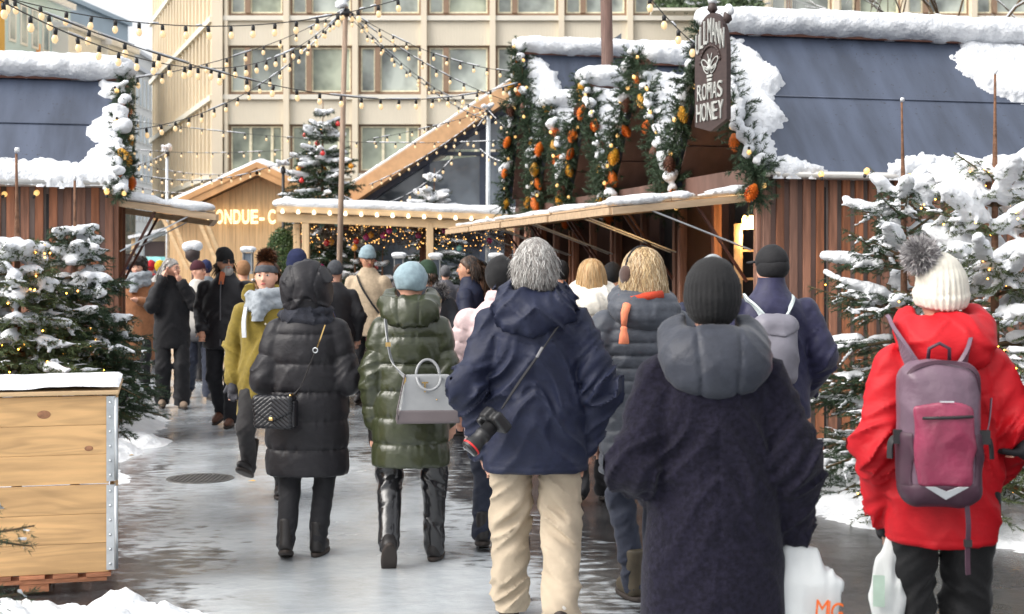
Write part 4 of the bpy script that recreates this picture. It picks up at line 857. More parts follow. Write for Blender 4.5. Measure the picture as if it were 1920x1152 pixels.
def string(label, p0, p1, sag, n, bs=1.0, snow=.6, seed=0, r=.0048):
    """p0, p1 = (px, py, d); sag in pixels at the middle"""
    A, B = at(*p0), at(*p1); dm_ = (p0[2] + p1[2]) / 2; sg_ = sag / FPX * dm_; rg = np.random.RandomState(seed + int(p0[0]) % 97 + n); base = A.copy()
    f = lambda t: A.lerp(B, t) - Vector((0, 0, 4 * sg_ * t * (1 - t))) - base
    o = thing('string_lights', label, 'string lights', base, 0, 'strings of bulbs over the market'); m_ = MB(); K = 26; m_.tube([f(i / K) for i in range(K + 1)], r, 5); m_.build('cable', WIRE, o)
    if snow:
        s_ = MB(); i = 0
        while i < 70:
            ln = rg.randint(2, 9)
            if rg.rand() < snow: s_.tube([f(min(1, (i + k) / 70)) + Vector((0, 0, .012)) for k in range(ln)], [.004] + [r * rg.uniform(1.4, 2.3) for _ in range(ln - 2)] + [.004] if ln > 2 else r * 1.5, 5)
            i += ln
        if s_.v: s_.build('snow', SNOW, o)
    for i in range(n):
        t = (i + .5) / n; obj('bulb', SBULB, o, f(t) - Vector((0, 0, .045 * bs)), (rg.uniform(-.12, .12), rg.uniform(-.12, .12), 0), bs * .74)
T1, T2 = (648, 16, D1), (916, 208, D2)
SL_ = [('nearest string of bulbs sagging across the top of the picture', (-45, -20, 12), (765, -6, 14), 62, 19, 1.15, .35),
 ('string crossing from the top left corner to the tall far hut', (-30, -22, 10), (1000, 146, 20.2), 92, 24, 1.1, .6),
 ('string dipping from the top left corner and rising to the pole', (-20, -10, 9), T1, 118, 27, 1.05, .55),
 ('string from the pole down to the garland of the left hut', T1, (232, 246, 14), 55, 20, 1, .5),
 ('bare string from the pole to the upper left hut gable', T1, (234, 150, 14), 22, 12, 1, .2),
 ('upper string from the pole to the tall far hut', T1, (1000, 137, 20.3), 28, 14, 1, .8),
 ('middle string from the weathered pole to the slim pole', T1, T2, 30, 18, 1, .9),
 ('lower string from the weathered pole to the slim pole', (646, 22, D1), (914, 226, D2), 24, 13, 1, .9),
 ('string from the pole to the middle of the far garland', T1, (985, 200, 20.4), 22, 13, 1, .6),
 ('string from the slim pole back to the decorated tree', T2, (690, 262, 27), 4, 10, 1, .8),
 ('level string in front of the office windows at tree height', (650, 266, 27), (980, 262, 27), 4, 9, 1, .9),
 ('level string left of the decorated tree', (238, 226, 27), (600, 262, 27), 3, 9, 1, .8),
 ('string of bulbs level with the chalet ridge pole', (238, 280, 30), (530, 282, 30), 6, 10, 1, .8),
 ('long string hung just above the chalet roof', (236, 322, 27), (600, 268, 29), 40, 20, 1, .9),
 ('second string running low over the chalet roof', (238, 300, 33), (500, 318, 33), 18, 16, 1, .9),
 ('string drooping from the slim pole over the kiosk roof', T2, (535, 318, 28), 118, 24, 1.15, .95),
 ('string running down beside the timber edge of the glass hall', T2, (690, 348, 30), 12, 13, 1, .9),
 ('short string from the slim pole to the far garland', T2, (985, 262, 21), 6, 6, 1, .9),
 ('string falling low behind the slim pole', (900, 280, 30), (985, 305, 21), 12, 6, 1, .9),
 ('short near string running down to the honey sign', (1205, -22, 12.6), (1312, 90, 12.7), 8, 4, 1.25, .3),
 ('lowest string between the left hut and the chalet', (240, 345, 30), (420, 352, 31), 14, 10, 1, .9),
 ('string sloping from thin grey pole towards the left hut', (313, 286, 33), (238, 315, 22), 4, 7, 1, .6)]
for i, a in enumerate(SL_): string(*a, seed=i)

# ------------------------------------------------------------------ planter box on its pallet
BOXW = M('box_board', srgb(202, 162, 112), .5, var=.16, vscale=2.2, stretch=(1, 4, 9), bump=.1, bscale=20, orand=.10, detail=6)
def grain(m, sc=3.2):
    n = m.node_tree.nodes; L = m.node_tree.links; p = n['Principled BSDF']; src = p.inputs['Base Color'].links[0].from_socket
    tc = n.new('ShaderNodeTexCoord'); oi = n.new('ShaderNodeObjectInfo'); ml = n.new('ShaderNodeMath'); ml.operation = 'MULTIPLY'; ml.inputs[1].default_value = 91; L.new(oi.outputs['Random'], ml.inputs[0])
    ad = n.new('ShaderNodeVectorMath'); ad.operation = 'ADD'; L.new(ml.outputs[0], ad.inputs[1]); mp = n.new('ShaderNodeMapping'); mp.inputs['Scale'].default_value = (.25, 1, 2.6); L.new(tc.outputs['Object'], mp.inputs[0]); L.new(mp.outputs[0], ad.inputs[0])
    nz = n.new('ShaderNodeTexNoise'); nz.inputs['Scale'].default_value = sc; nz.inputs['Detail'].default_value = 1.5; nz.inputs['Distortion'].default_value = .6; L.new(ad.outputs[0], nz.inputs['Vector'])
    m1 = n.new('ShaderNodeMath'); m1.operation = 'MULTIPLY'; m1.inputs[1].default_value = 55; L.new(nz.outputs['Fac'], m1.inputs[0]); m2 = n.new('ShaderNodeMath'); m2.operation = 'SINE'; L.new(m1.outputs[0], m2.inputs[0])
    mr = n.new('ShaderNodeMapRange'); mr.inputs['From Min'].default_value = -.2; mr.inputs['From Max'].default_value = 1; mr.inputs['To Min'].default_value = 1.0; mr.inputs['To Max'].default_value = .86; L.new(m2.outputs[0], mr.inputs['Value'])
    mx = n.new('ShaderNodeMix'); mx.data_type = 'RGBA'; mx.blend_type = 'MULTIPLY'; mx.inputs[0].default_value = 1; L.new(src, mx.inputs[6]); L.new(mr.outputs[0], mx.inputs[7]); L.new(mx.outputs[2], p.inputs['Base Color'])
grain(BOXW)
pd = 7.2; px0 = -3.05; pxr = gx(204, pd); zt = at(0, 740, pd).z; zb = at(0, 1072, pd).z; zmid = at(0, 906, pd).z
pb = thing('planter_box', 'large pine box with steel corner hinges and a snowy lid', 'box', (pxr, pd, zb), R(14))
for k, (a_, c_) in enumerate(((zb, zmid), (zmid, zt))):
    nbd = 3; hgt = (c_ - a_ - .004) / nbd
    for j in range(nbd):
        b = MB(); b.box((px0 - pxr, 0, a_ - zb + j * hgt), (0, .022, a_ - zb + (j + 1) * hgt - .0015), bev=.002); b.build('board', BOXW, pb)
    b = MB(); b.box((.004, .03, a_ - zb + .002), (.026, .8, c_ - zb - .004)); b.build('side_board', BOXW, pb)
    h_ = MB(); h_.box((-.012, -.006, a_ - zb + .01), (.028, -.001, c_ - zb - .008)); h_.box((.0265, -.006, a_ - zb + .01), (.032, .06, c_ - zb - .008)); h_.tube([(.036, -.004, a_ - zb + .015), (.036, -.004, c_ - zb - .015)], .010, 8); hg = h_.build('hinge', GALV, pb)
    for j in range(6): s = MB(); s.lathe([(.008, 0), (.007, .004), (.001, .006)], 8, 0, Matrix.Translation((.008, -.006, a_ - zb + .04 + j * (c_ - a_ - .08) / 5)) @ Matrix.Rotation(R(90), 4, 'X')); s.build('rivet', GALV, hg)
KN = M('wood_knot', srgb(150, 106, 76), .6, var=.3, vscale=30)
for (kx, ky, kr) in ((88, 775, .026), (168, 840, .017), (7, 998, .010)):
    s = MB(); s.lathe([(kr, 0), (kr * .9, .0012), (.001, .0016)], 16, 0, Matrix.Translation((gx(kx, pd) - pxr, -.0006, at(0, ky, pd).z - zb)) @ Matrix.Rotation(R(90), 4, 'X') @ Matrix.Diagonal((1.25, .8, 1, 1))); s.build('knot', KN, pb)
b = MB(); b.box((px0 - pxr, -.02, zt - zb), (.05, .82, zt - zb + .022), bev=.004); b.build('lid', PINE, pb)
heightfield('lid_snow', px0 - pxr, .05, -.02, .82, .02, lambda X, Y: .035 * np.clip(np.minimum(np.minimum(X - px0 + pxr + .2, .06 - X) / .03, np.minimum(Y + .03, .83 - Y) / .03), 0, 1) ** .5 + (fbm(X * 7, Y * 7, X * 0, 3) - .5) * .02 - .004, SNOW, zt - zb + .022, pb)
pal = thing('wooden_pallet', 'rough wooden pallet under the pine box, half in snow', 'pallet', (pxr, pd, 0), R(14))
PALW = M('pallet_wood', srgb(160, 106, 76), .75, var=.3, vscale=4, stretch=(1, 5, 5), bump=.4, bscale=20, orand=.2)
for yy in (0.0, .33, .66):
    b = MB(); b.box((px0 - pxr, yy, zb - .045), (-.01, yy + .1, zb - .024)); b.build('stringer_board', PALW, pal)
    for x in (-1.2, -.62, -.36): b = MB(); b.box((x - .07, yy + .004, .02), (x + .07, yy + .1, zb - .047)); b.build('block', PALW, pal)
for k in range(9): x = -.05 - k * .16; b = MB(); b.box((x - .06, -.005, zb - .022), (x + .06, .8, zb - .002)); b.build('deck_board', PALW, pal)
# ================================================================== trees
def spruce(label, loc, H, Rm, whorls, per, seed, snow=1.0, lights=0, z0=.18, need=NEED, dens=260, nlen=.020, nw=.0030, leader=.14, group='snow laden spruces', snow_r=.045, twigs=11, baubles=0, h_s=.022, upang=.45, name='spruce_tree', tip=None, droop=.25, fall=.85):
    rg = np.random.RandomState(seed); t_ = thing(name, label, 'tree', loc, 0, group); tr = MB()
    bend = Vector((rg.uniform(-.03, .03), rg.uniform(-.03, .03), 0)); ax = lambda z: bend * math.sin(z / H * 3) + Vector((0, 0, z))
    tr.tube([ax(H * i / 10) for i in range(11)], [max(.009, .012 + .010 * H * (1 - i / 10)) * (0.65 if i > 8 else 1) for i in range(11)], 8); tr.build('trunk', BARK, t_)
    A, B = [], []; br = MB(); S = Splat((-Rm * 1.25, -Rm * 1.25, 0), (Rm * 1.25, Rm * 1.25, H * 1.08), h_s); LP = []; TP = []
    top = 1 - leader
    for wi in range(whorls):
        f = ((wi + rg.uniform(-.5, .5)) / whorls); f = min(.99, max(0, f)) ** 1.12; z = z0 + (H * top - z0) * f; n = per + rg.randint(-1, 2); ph = rg.rand() * 6.28
        L0 = Rm * (1 - f) ** fall * 1.0 + .10
        for k in range(n):
            a = ph + 6.283 * k / n + rg.uniform(-.3, .3); L_ = L0 * rg.uniform(.72, 1.12); el = -0.08 + upang * f ** 1.3 + rg.uniform(-.28, .22)
            dirh = Vector((math.cos(a), math.sin(a), 0)); p0 = ax(z); m = 6; pts = []
            for i in range(m + 1):
                s = i / m; pts.append(p0 + dirh * (L_ * s) + Vector((0, 0, L_ * (math.tan(el) * s - droop * s * s * (1 - .35 * f) + .12 * s ** 3))))
            br.tube(pts, [.011 * (1 - .75 * i / m) * (.6 + L_) for i in range(m + 1)], 5)
            for i in range(1, m): A.append(pts[i]); B.append(pts[i + 1])
            side = Vector((-dirh.y, dirh.x, 0)); nt_ = max(3, int(twigs * L_ / Rm + 2))
            for j in range(nt_):
                s = .18 + .8 * (j + rg.rand() * .5) / nt_; i = min(m - 1, int(s * m)); p = pts[i].lerp(pts[i + 1], s * m - i); tl = (.42 * L_ * (1.06 - s) + .05) * rg.uniform(.7, 1.15)
                for sg_ in (-1, 1):
                    if rg.rand() < .12: continue
                    dv = (dirh * .75 + side * sg_ * .75 + Vector((0, 0, rg.uniform(-.62, .18)))).normalized(); e = p + dv * tl; mid = p.lerp(e, .5) + Vector((0, 0, .01)); A += [p, mid]; B += [mid, e]; TP.append(e)
                    if tl > .16:
                        for q in (.45, .75):
                            pp = p.lerp(e, q); s2 = dv.cross(Vector((0, 0, 1))).normalized() * rg.choice((-1, 1)); e2 = pp + (dv * .7 + s2 * .7 + Vector((0, 0, -.12))).normalized() * tl * .42; A.append(pp); B.append(e2)
                    if snow and rg.rand() < .46 * snow:
                        c0 = p.lerp(e, .25) + Vector((0, 0, .016)); c1 = p.lerp(e, .92) + Vector((0, 0, .010)); rr = min(snow_r * .5, .2 * tl) * rg.uniform(.55, 1.0); S.cap(c0, c1, rr, rr * .5, .75, .018)
            if snow and rg.rand() < (.25 + .6 * f) * min(1.1, snow):
                for i in range(1, m):
                    if rg.rand() < .8 * min(1, snow):
                        w0 = snow_r * (.55 + .55 * f) * (0.55 + .6 * math.sin(math.pi * i / m)) * rg.uniform(.7, 1.15) * min(1, .5 + L_ / Rm); up = Vector((0, 0, w0 * .45)); S.cap(pts[i] + up, pts[i + 1] + up, w0, w0 * .85, .8, .025)
            LP += [pts[i] for i in range(1, m)]
    br.build('branches', TWIG, t_)['kind'] = 'stuff'
    An = np.array([list(p) for p in A]); Bn = np.array([list(p) for p in B]); V, F = needle_tris(An, Bn, dens, nlen, nw, rg, .8); obj('crown', mesh_np('crown', V, F, need, False), t_)
    if snow:
        S.cap(ax(H) + Vector((0, 0, .01)), ax(H) + Vector((.004, 0, .03)), .018, .016, 1)
        obj('snow', S.mesh('snow', SNOW, .010, 20), t_)
    if lights:
        Q = np.array([list(p) for p in (LP + TP[::3])]); ix = rg.randint(0, len(Q), lights); dots('fairy_lights', Q[ix] + rg.uniform(-.03, .03, (lights, 3)), AMBER, t_, .55)
    for i in range(baubles):
        q = TP[rg.randint(0, len(TP))]; obj('bauble', BAUB[(1, 1, 2, 1, 0)[i % 5]], t_, q - Vector((0, 0, .06)), (0, 0, 0), rg.uniform(.7, 1.0))
    return t_
def on(px_, d): return (gx(px_, d), d, 0)
spruce('bushy dark spruce behind the pine box, nearest the street', on(140, 9.1), 2.2, .56, 20, 7, 51, .7, 0, .80, NEED, 420, .024, .0042, snow_r=.040, leader=.13, twigs=13)
spruce('spruce wound with amber lights at the left edge behind the box', on(30, 8.7), 2.34, .60, 20, 7, 52, .75, 200, .85, NEEDL, 420, .024, .0042, snow_r=.045, leader=.22, twigs=13)
spruce('broad spruce against the batten wall with a bare pointed leader', on(1690, 10.4), 2.85, .95, 15, 6, 53, .85, 10, .2, NEED, 420, .024, .0042, snow_r=.062, leader=.18, upang=.8, twigs=13, fall=.62)
spruce('tall spruce strung with amber lights at the right edge', on(1866, 8.95), 2.86, .90, 14, 6, 54, 1.0, 240, .3, NEEDL, 400, .024, .0042, snow_r=.07, leader=.17, upang=.75, twigs=12, fall=.62)
# one more spruce stands just left of the frame; a twig of it reaches in
spruce('spruce just outside the left edge with one snowy twig reaching in', (-2.06, 4.9, 0), 1.35, .50, 6, 6, 61, .8, 0, .3, NEED, 260, leader=.2, twigs=8)
# decorated tree behind the kiosk, tree before the glass, small shop trees
spruce('tall decorated tree with red baubles behind the kiosk', on(606, 28), 4.9, 1.4, 26, 9, 71, .8, 40, .8, NEED, 150, .055, .012, leader=.03, snow_r=.08, baubles=60, h_s=.045, twigs=10, fall=.72)
spruce('snowy tree standing before the dark glass hall', on(815, 32.5), 3.9, 1.1, 18, 8, 72, 1.0, 0, .8, NEED, 90, .05, .011, leader=.04, snow_r=.10, h_s=.05, twigs=8, fall=.7)
spruce('small decorated tree under the kiosk roof', on(665, 25.2), 2.3, .55, 10, 7, 73, .9, 30, .4, NEED, 120, .04, .008, leader=.08, snow_r=.05, baubles=12, h_s=.04, twigs=7)
spruce('small bare branched snowy tree beside the kiosk post', on(718, 24.8), 2.0, .40, 7, 5, 74, 1.2, 0, .4, NEED, 60, .04, .008, leader=.1, snow_r=.045, h_s=.035, twigs=5)
# clipped green bush by the chalet
bu = thing('clipped_bush', 'round clipped green bush under the kiosk corner', 'bush', on(528, 24.5)); rg = np.random.RandomState(4); n = 7000
P = rg.randn(n, 3); P /= np.linalg.norm(P, axis=1, keepdims=True); P *= (.75 + .3 * rg.rand(n, 1)); P = P * np.array([.27, .27, .55]) + np.array([0, 0, 1.75]); Dn = rg.randn(n, 3); Dn /= np.linalg.norm(Dn, axis=1, keepdims=True); Wn = np.cross(Dn, rg.randn(n, 3)); Wn /= np.linalg.norm(Wn, axis=1, keepdims=True)
V = np.stack([P - Wn * .012, P + Wn * .012, P + Dn * .045], 1).reshape(-1, 3); obj('foliage', mesh_np('foliage', V, np.arange(3 * n).reshape(-1, 3), M('box_leaf', (.07, .12, .04), .5, var=.5, vscale=12), False), bu)
b = MB(); b.tube([(0, 0, 0), (0, 0, 1.4)], .04, 8); b.build('stem', BARK, bu); b = MB(); b.lathe([(.2, 0), (.26, .5), (.24, .5), (.2, .42)], 14); b.build('pot', DARKP, bu)
# bare trees
def bare_tree(label, loc, H, seed, lean=(0, 0), depth=5, snow=True, r0=.09, spread=.75):
    rg = random.Random(seed); t_ = thing('bare_tree', label, 'tree', loc); b = MB(); s_ = MB()
    def grow(p, d, L_, r, k):
        q = p + d * L_; mid = p.lerp(q, .5) + Vector((rg.uniform(-1, 1), rg.uniform(-1, 1), rg.uniform(-.4, .6))) * L_ * .06; b.tube([p, mid, q], [r, r * .85, r * .7], 6 if k > 2 else 4, cap=False)
        if snow and abs(d.z) < .8 and k < depth: u = Vector((0, 0, r * .8)); s_.tube([p + u, mid + u, q + u], [r * .9, r * .9, r * .6], 4)
        if k == 0: return
        for i in range(rg.choice((2, 3, 3))):
            dv = (d + Vector((rg.uniform(-1, 1), rg.uniform(-1, 1), rg.uniform(-.55, .75))) * spread).normalized(); grow(q if i else p.lerp(q, rg.uniform(.55, 1)), dv, L_ * rg.uniform(.6, .82), r * .62, k - 1)
    grow(Vector((0, 0, 0)), Vector((lean[0], lean[1], 1)).normalized(), H * .36, r0, depth); b.build('trunk_and_limbs', TWIG, t_)
    if snow and s_.v: s_.build('snow', SNOW, t_)
    return t_
bare_tree('bare snowy tree at the upper left beyond the left hut', (gx(-150, 22), 22, 0), 5.4, 5, (.10, 0), 5, r0=.05)
bare_tree('bare snowy tree above the right end of the long ridge', (gx(1840, 40), 40, 0), 11.5, 9, (.02, 0), 6, r0=.16)
# snow topped round lantern bush and lanterns among the crowd
lm_ = M('lantern_paint', (.35, .36, .36), .5)
for i, (px_, py_, d, lb) in enumerate([(465, 470, 22, 'snow capped grey lantern before the chalet wall'), (748, 481, 22, 'snow capped lantern left of the kiosk post'), (817, 482, 22, 'snow capped lantern right of the kiosk post'), (930, 482, 21, 'snow capped lantern behind the black beanie')]):
    z = at(0, py_, d).z; o = thing('lantern', lb, 'lantern', on(px_, d)); o.scale = (.6, .6, 1); b = MB(); b.tube([(0, 0, 0), (0, 0, z - .35)], .03, 8); b.build('stand', lm_, o); b = MB(); b.box((-.12, -.12, z - .36), (.12, .12, z - .33)); b.box((-.15, -.15, z - .03), (.15, .15, z)); 
    for sx in (-1, 1):
        for sy in (-1, 1): b.box((sx * .11 - .012, sy * .11 - .012, z - .33), (sx * .11 + .012, sy * .11 + .012, z - .03))
    b.build('cage', lm_, o); b = MB(); b.box((-.1, -.1, z - .32), (.1, .1, z - .04)); b.build('glass', DGL, o); S = Splat((-.3, -.3, z - .05), (.3, .3, z + .25), .03); S.cap((-.08, 0, z + .02), (.08, 0, z + .02), .13, .13, .35); obj('snow', S.mesh('snow', SNOW, .01, 12), o)
o = thing('hanging_basket', 'round dark basket capped with snow on a stake before the chalet', 'basket', on(361, 22)); z = at(0, 490, 22).z; b = MB(); b.tube([(0, 0, 0), (0, 0, z)], .02, 6); b.build('stake', POLED, o); b = MB(); b.lathe([(.04, z - .02), (.11, z + .05), (.12, z + .14), (.08, z + .2)], 12); b.build('basket', DARKP, o); S = Splat((-.25, -.25, z), (.25, .25, z + .5), .025); S.cap((-.05, 0, z + .22), (.05, 0, z + .23), .11, .11, .8); obj('snow', S.mesh('snow', SNOW, .012, 14), o)
# ================================================================== people
SKIN = M('skin', srgb(222, 170, 146), .5, var=.06, vscale=20, sss=.15); SKINT = M('skin_tan', srgb(200, 146, 118), .5, var=.06, vscale=20, sss=.15)
LIP = M('lips', srgb(176, 92, 88), .4); EYEW = M('eye_white', (.7, .7, .68), .2); EYED = M('iris_dark', (.03, .02, .015), .15)
def fabric(name, c, rough=.75, sheen=.03, bump=.25, bs=95, var=.12, vs=30, coat=0, spec=.3, wrk=.14): 
    m = M(name, c, rough, var=var, vscale=vs, bump=bump, bscale=bs, bdist=.005, detail=9, sheen=sheen, coat=coat, spec=spec); n = m.node_tree.nodes; L = m.node_tree.links; p = n['Principled BSDF']
    tc = n.new('ShaderNodeTexCoord'); mp = n.new('ShaderNodeMapping'); mp.inputs['Scale'].default_value = (1, 1, 1.6); mp.inputs['Rotation'].default_value = (0, .5, .3); L.new(tc.outputs['Object'], mp.inputs[0]); nz = n.new('ShaderNodeTexNoise'); nz.inputs['Scale'].default_value = 13; nz.inputs['Detail'].default_value = 3; nz.inputs['Distortion'].default_value = 1.2; L.new(mp.outputs[0], nz.inputs['Vector'])
    b2 = n.new('ShaderNodeBump'); b2.inputs['Strength'].default_value = wrk; b2.inputs['Distance'].default_value = .02; L.new(nz.outputs['Fac'], b2.inputs['Height']); src = p.inputs['Normal'].links[0].from_socket; L.new(src, b2.inputs['Normal']); L.new(b2.outputs[0], p.inputs['Normal']); return m
def hair_mat(name, c, c2): return M(name, c, .42, var=.2, vscale=60, col2=c2, stretch=(1, 1, .12), spec=.4, bump=.0)
BLK = fabric('black_cloth', (.018, .018, .021)); LEATHB = M('black_leather', (.012, .010, .010), .5, var=.2, vscale=20, bump=.2, bscale=120, bdist=.003); SOLE = M('rubber_sole', (.03, .022, .018), .7); LEGG = M('glossy_leggings', (.012, .012, .014), .22, var=.1, vscale=15, bump=.25, bscale=18, bdist=.01, coat=.3)
GOLD = M('brass_fitting', (.75, .5, .2), .25, 1.0)

def stack(G, prof, k=.03):
    p = np.array(prof, dtype=float); z = p[:, 0]; zz = np.linspace(z[0], z[-1], 60); it = []
    for c in range(1, p.shape[1]):
        v = np.interp(zz, z, p[:, c]); vp = np.pad(v, 3, mode='reflect', reflect_type='odd'); v = np.convolve(vp, np.ones(7) / 7, 'valid'); it.append(np.interp(G.Z, zz, v))
    a, b, cx, cy = it[0], it[1], it[2], it[3]; dx, dy = G.X - cx, G.Y - cy
    k0 = np.sqrt((dx / a) ** 2 + (dy / b) ** 2); k1 = np.sqrt((dx / a ** 2) ** 2 + (dy / b ** 2) ** 2); d = k0 * (k0 - 1) / np.maximum(k1, 1e-4)
    d = smax(d, G.Z - z[-1], k); return smax(d, z[0] - G.Z, k * .6)
def puff(s, sp, amp):
    u = s / sp; u = u - np.floor(u); return amp * (np.clip(1 - np.abs(2 * u - 1) ** 3.2, 0, 1) ** .6 - .7), np.minimum(u, 1 - u) * sp
def rot_head(yaw, pitch, roll=0): return Matrix.Rotation(yaw, 3, 'Z') @ Matrix.Rotation(pitch, 3, 'X') @ Matrix.Rotation(roll, 3, 'Y')
HC = Vector((0, .015, 1.625))
class HG:
    """grid seen in head coordinates"""
    def __init__(s, G, c, Rm):
        x, y, z = G.X - c[0], G.Y - c[1], G.Z - c[2]; s.X = x * Rm[0][0] + y * Rm[1][0] + z * Rm[2][0]; s.Y = x * Rm[0][1] + y * Rm[1][1] + z * Rm[2][1]; s.Z = x * Rm[0][2] + y * Rm[1][2] + z * Rm[2][2]
def head_sdf(H, face=True, neck=None):
    d = ell(H, (0, -.012, .022), (.075, .093, .094)); d = smin(d, ell(H, (0, .020, -.048), (.054, .066, .068)), .05)
    if face:
        d = smin(d, ell(H, (0, .070, .030), (.045, .018, .010)), .02); d = smin(d, ell(H, (0, .062, -.098), (.022, .02, .016)), .03); d = smin(d, ell(H, (-.036, .055, -.02), (.02, .02, .02)), .03); d = smin(d, ell(H, (.036, .055, -.02), (.02, .02, .02)), .03)
        d = smax(d, -ell(H, (.030, .098, .012), (.018, .016, .011)), .015); d = smax(d, -ell(H, (-.030, .098, .012), (.018, .016, .011)), .015)
        d = smin(d, cone(H, (0, .082, .018), (0, .106, -.022), .007, .013), .012); d = smin(d, ell(H, (0, .080, -.054), (.022, .012, .009)), .01)
    for s in (-1, 1): d = smin(d, ell(H, (s * .076, -.008, -.008), (.010, .020, .030)), .01)
    return d
def hair_locks(n, length, rg, region, mats, parent, c, Rm, seg_=7, width=.009, wave=.004, lift=.0, rad=(.086, .106, .108), stiff=.75, wfreq=18., jit=.15, cen=(0, -.014, .022), name='hair', flare=0.0, shoulder=None):
    u = rg.randn(n * 4, 3); u /= np.linalg.norm(u, axis=1, keepdims=True); u = u[region(u)][:n]; n = len(u); r = np.array(rad); cen = np.array(cen)
    P = cen + u * r * .95; pts = [P.copy()]; st = length * (0.7 + .5 * rg.rand(n, 1)) / seg_; ph = rg.rand(n, 1) * 6.28
    d = np.stack([u[:, 0] * .3, u[:, 1] * .3 - .25, np.full(n, -.25)], 1) + rg.randn(n, 3) * jit
    for k in range(seg_):
        nrm = (P - cen) / r ** 2; nrm /= np.linalg.norm(nrm, axis=1, keepdims=True) + 1e-9; g_ = np.array([0, 0, -1.0]) + flare * nrm * np.array([1, 1, 0]); dn = d * stiff + (1 - stiff) * g_ + rg.randn(n, 3) * jit * .3
        q = np.linalg.norm((P - cen) / r, axis=1, keepdims=True); tang = dn - nrm * np.minimum(0, (dn * nrm).sum(1, keepdims=True)) * (q < 1.12); tang /= np.linalg.norm(tang, axis=1, keepdims=True) + 1e-9
        P = P + tang * st; q = np.linalg.norm((P - cen) / r, axis=1, keepdims=True); P = np.where((q < 1.0 + lift) & (P[:, 2:3] > -.07), cen + (P - cen) / q * (1.0 + lift), P); d = tang; pts.append(P + np.cross(tang, nrm) * np.sin(ph + k * wfreq * length / seg_ * 10) * wave)
    pts = np.stack(pts, 1); K = seg_ + 1; tg = np.gradient(pts, axis=1); nrm = (pts - cen) / r ** 2; nrm /= np.linalg.norm(nrm, axis=2, keepdims=True) + 1e-9; sd = np.cross(tg, nrm + rg.randn(n, 1, 3) * .25); sd /= np.linalg.norm(sd, axis=2, keepdims=True) + 1e-9
    wv = width * (0.6 + .8 * rg.rand(n, 1, 1)) * np.sin(np.linspace(.5, 3.0, K))[None, :, None] * .5; V = np.stack([pts - sd * wv, pts + nrm * width * .18, pts + sd * wv], 2).reshape(-1, 3)
    b0 = (np.arange(n)[:, None] * K + np.arange(seg_)[None]) * 3; b0 = b0.reshape(-1); F = np.concatenate([np.stack([b0, b0 + 1, b0 + 4, b0 + 3], 1), np.stack([b0 + 1, b0 + 2, b0 + 5, b0 + 4], 1)])
    mi = np.tile(np.repeat(rg.randint(0, len(mats), n), seg_), 2); Rn = np.array(Rm); V = V @ Rn.T + np.array(c)
    return obj(name, mesh_np(name, V, F, mats, True, mi), parent)
def fur_ball(name, c, r, n, ln, mats, parent, rg, w=.002, dirs=None):
    u = rg.randn(n, 3)
    if dirs is not None: u = u * .35 + np.array(dirs)
    u = u; u /= np.linalg.norm(u, axis=1, keepdims=True); c = np.array(c); P = c + u * r * .5; D = u + rg.randn(n, 3) * .25; sd = np.cross(D, rg.randn(n, 3)); sd /= np.linalg.norm(sd, axis=1, keepdims=True) + 1e-9; l = ln * (.6 + .7 * rg.rand(n, 1)); Q = P + D * (r * .4 + l * .5); E = P + D * (r * .5 + l) + rg.randn(n, 3) * .006
    V = np.stack([P - sd * w, P + sd * w, Q + sd * w * .8, E, Q - sd * w * .8], 1).reshape(-1, 3); F = np.arange(5 * n).reshape(-1, 5); return obj(name, mesh_np(name, V, F, mats, True, rg.randint(0, len(mats), n)), parent)

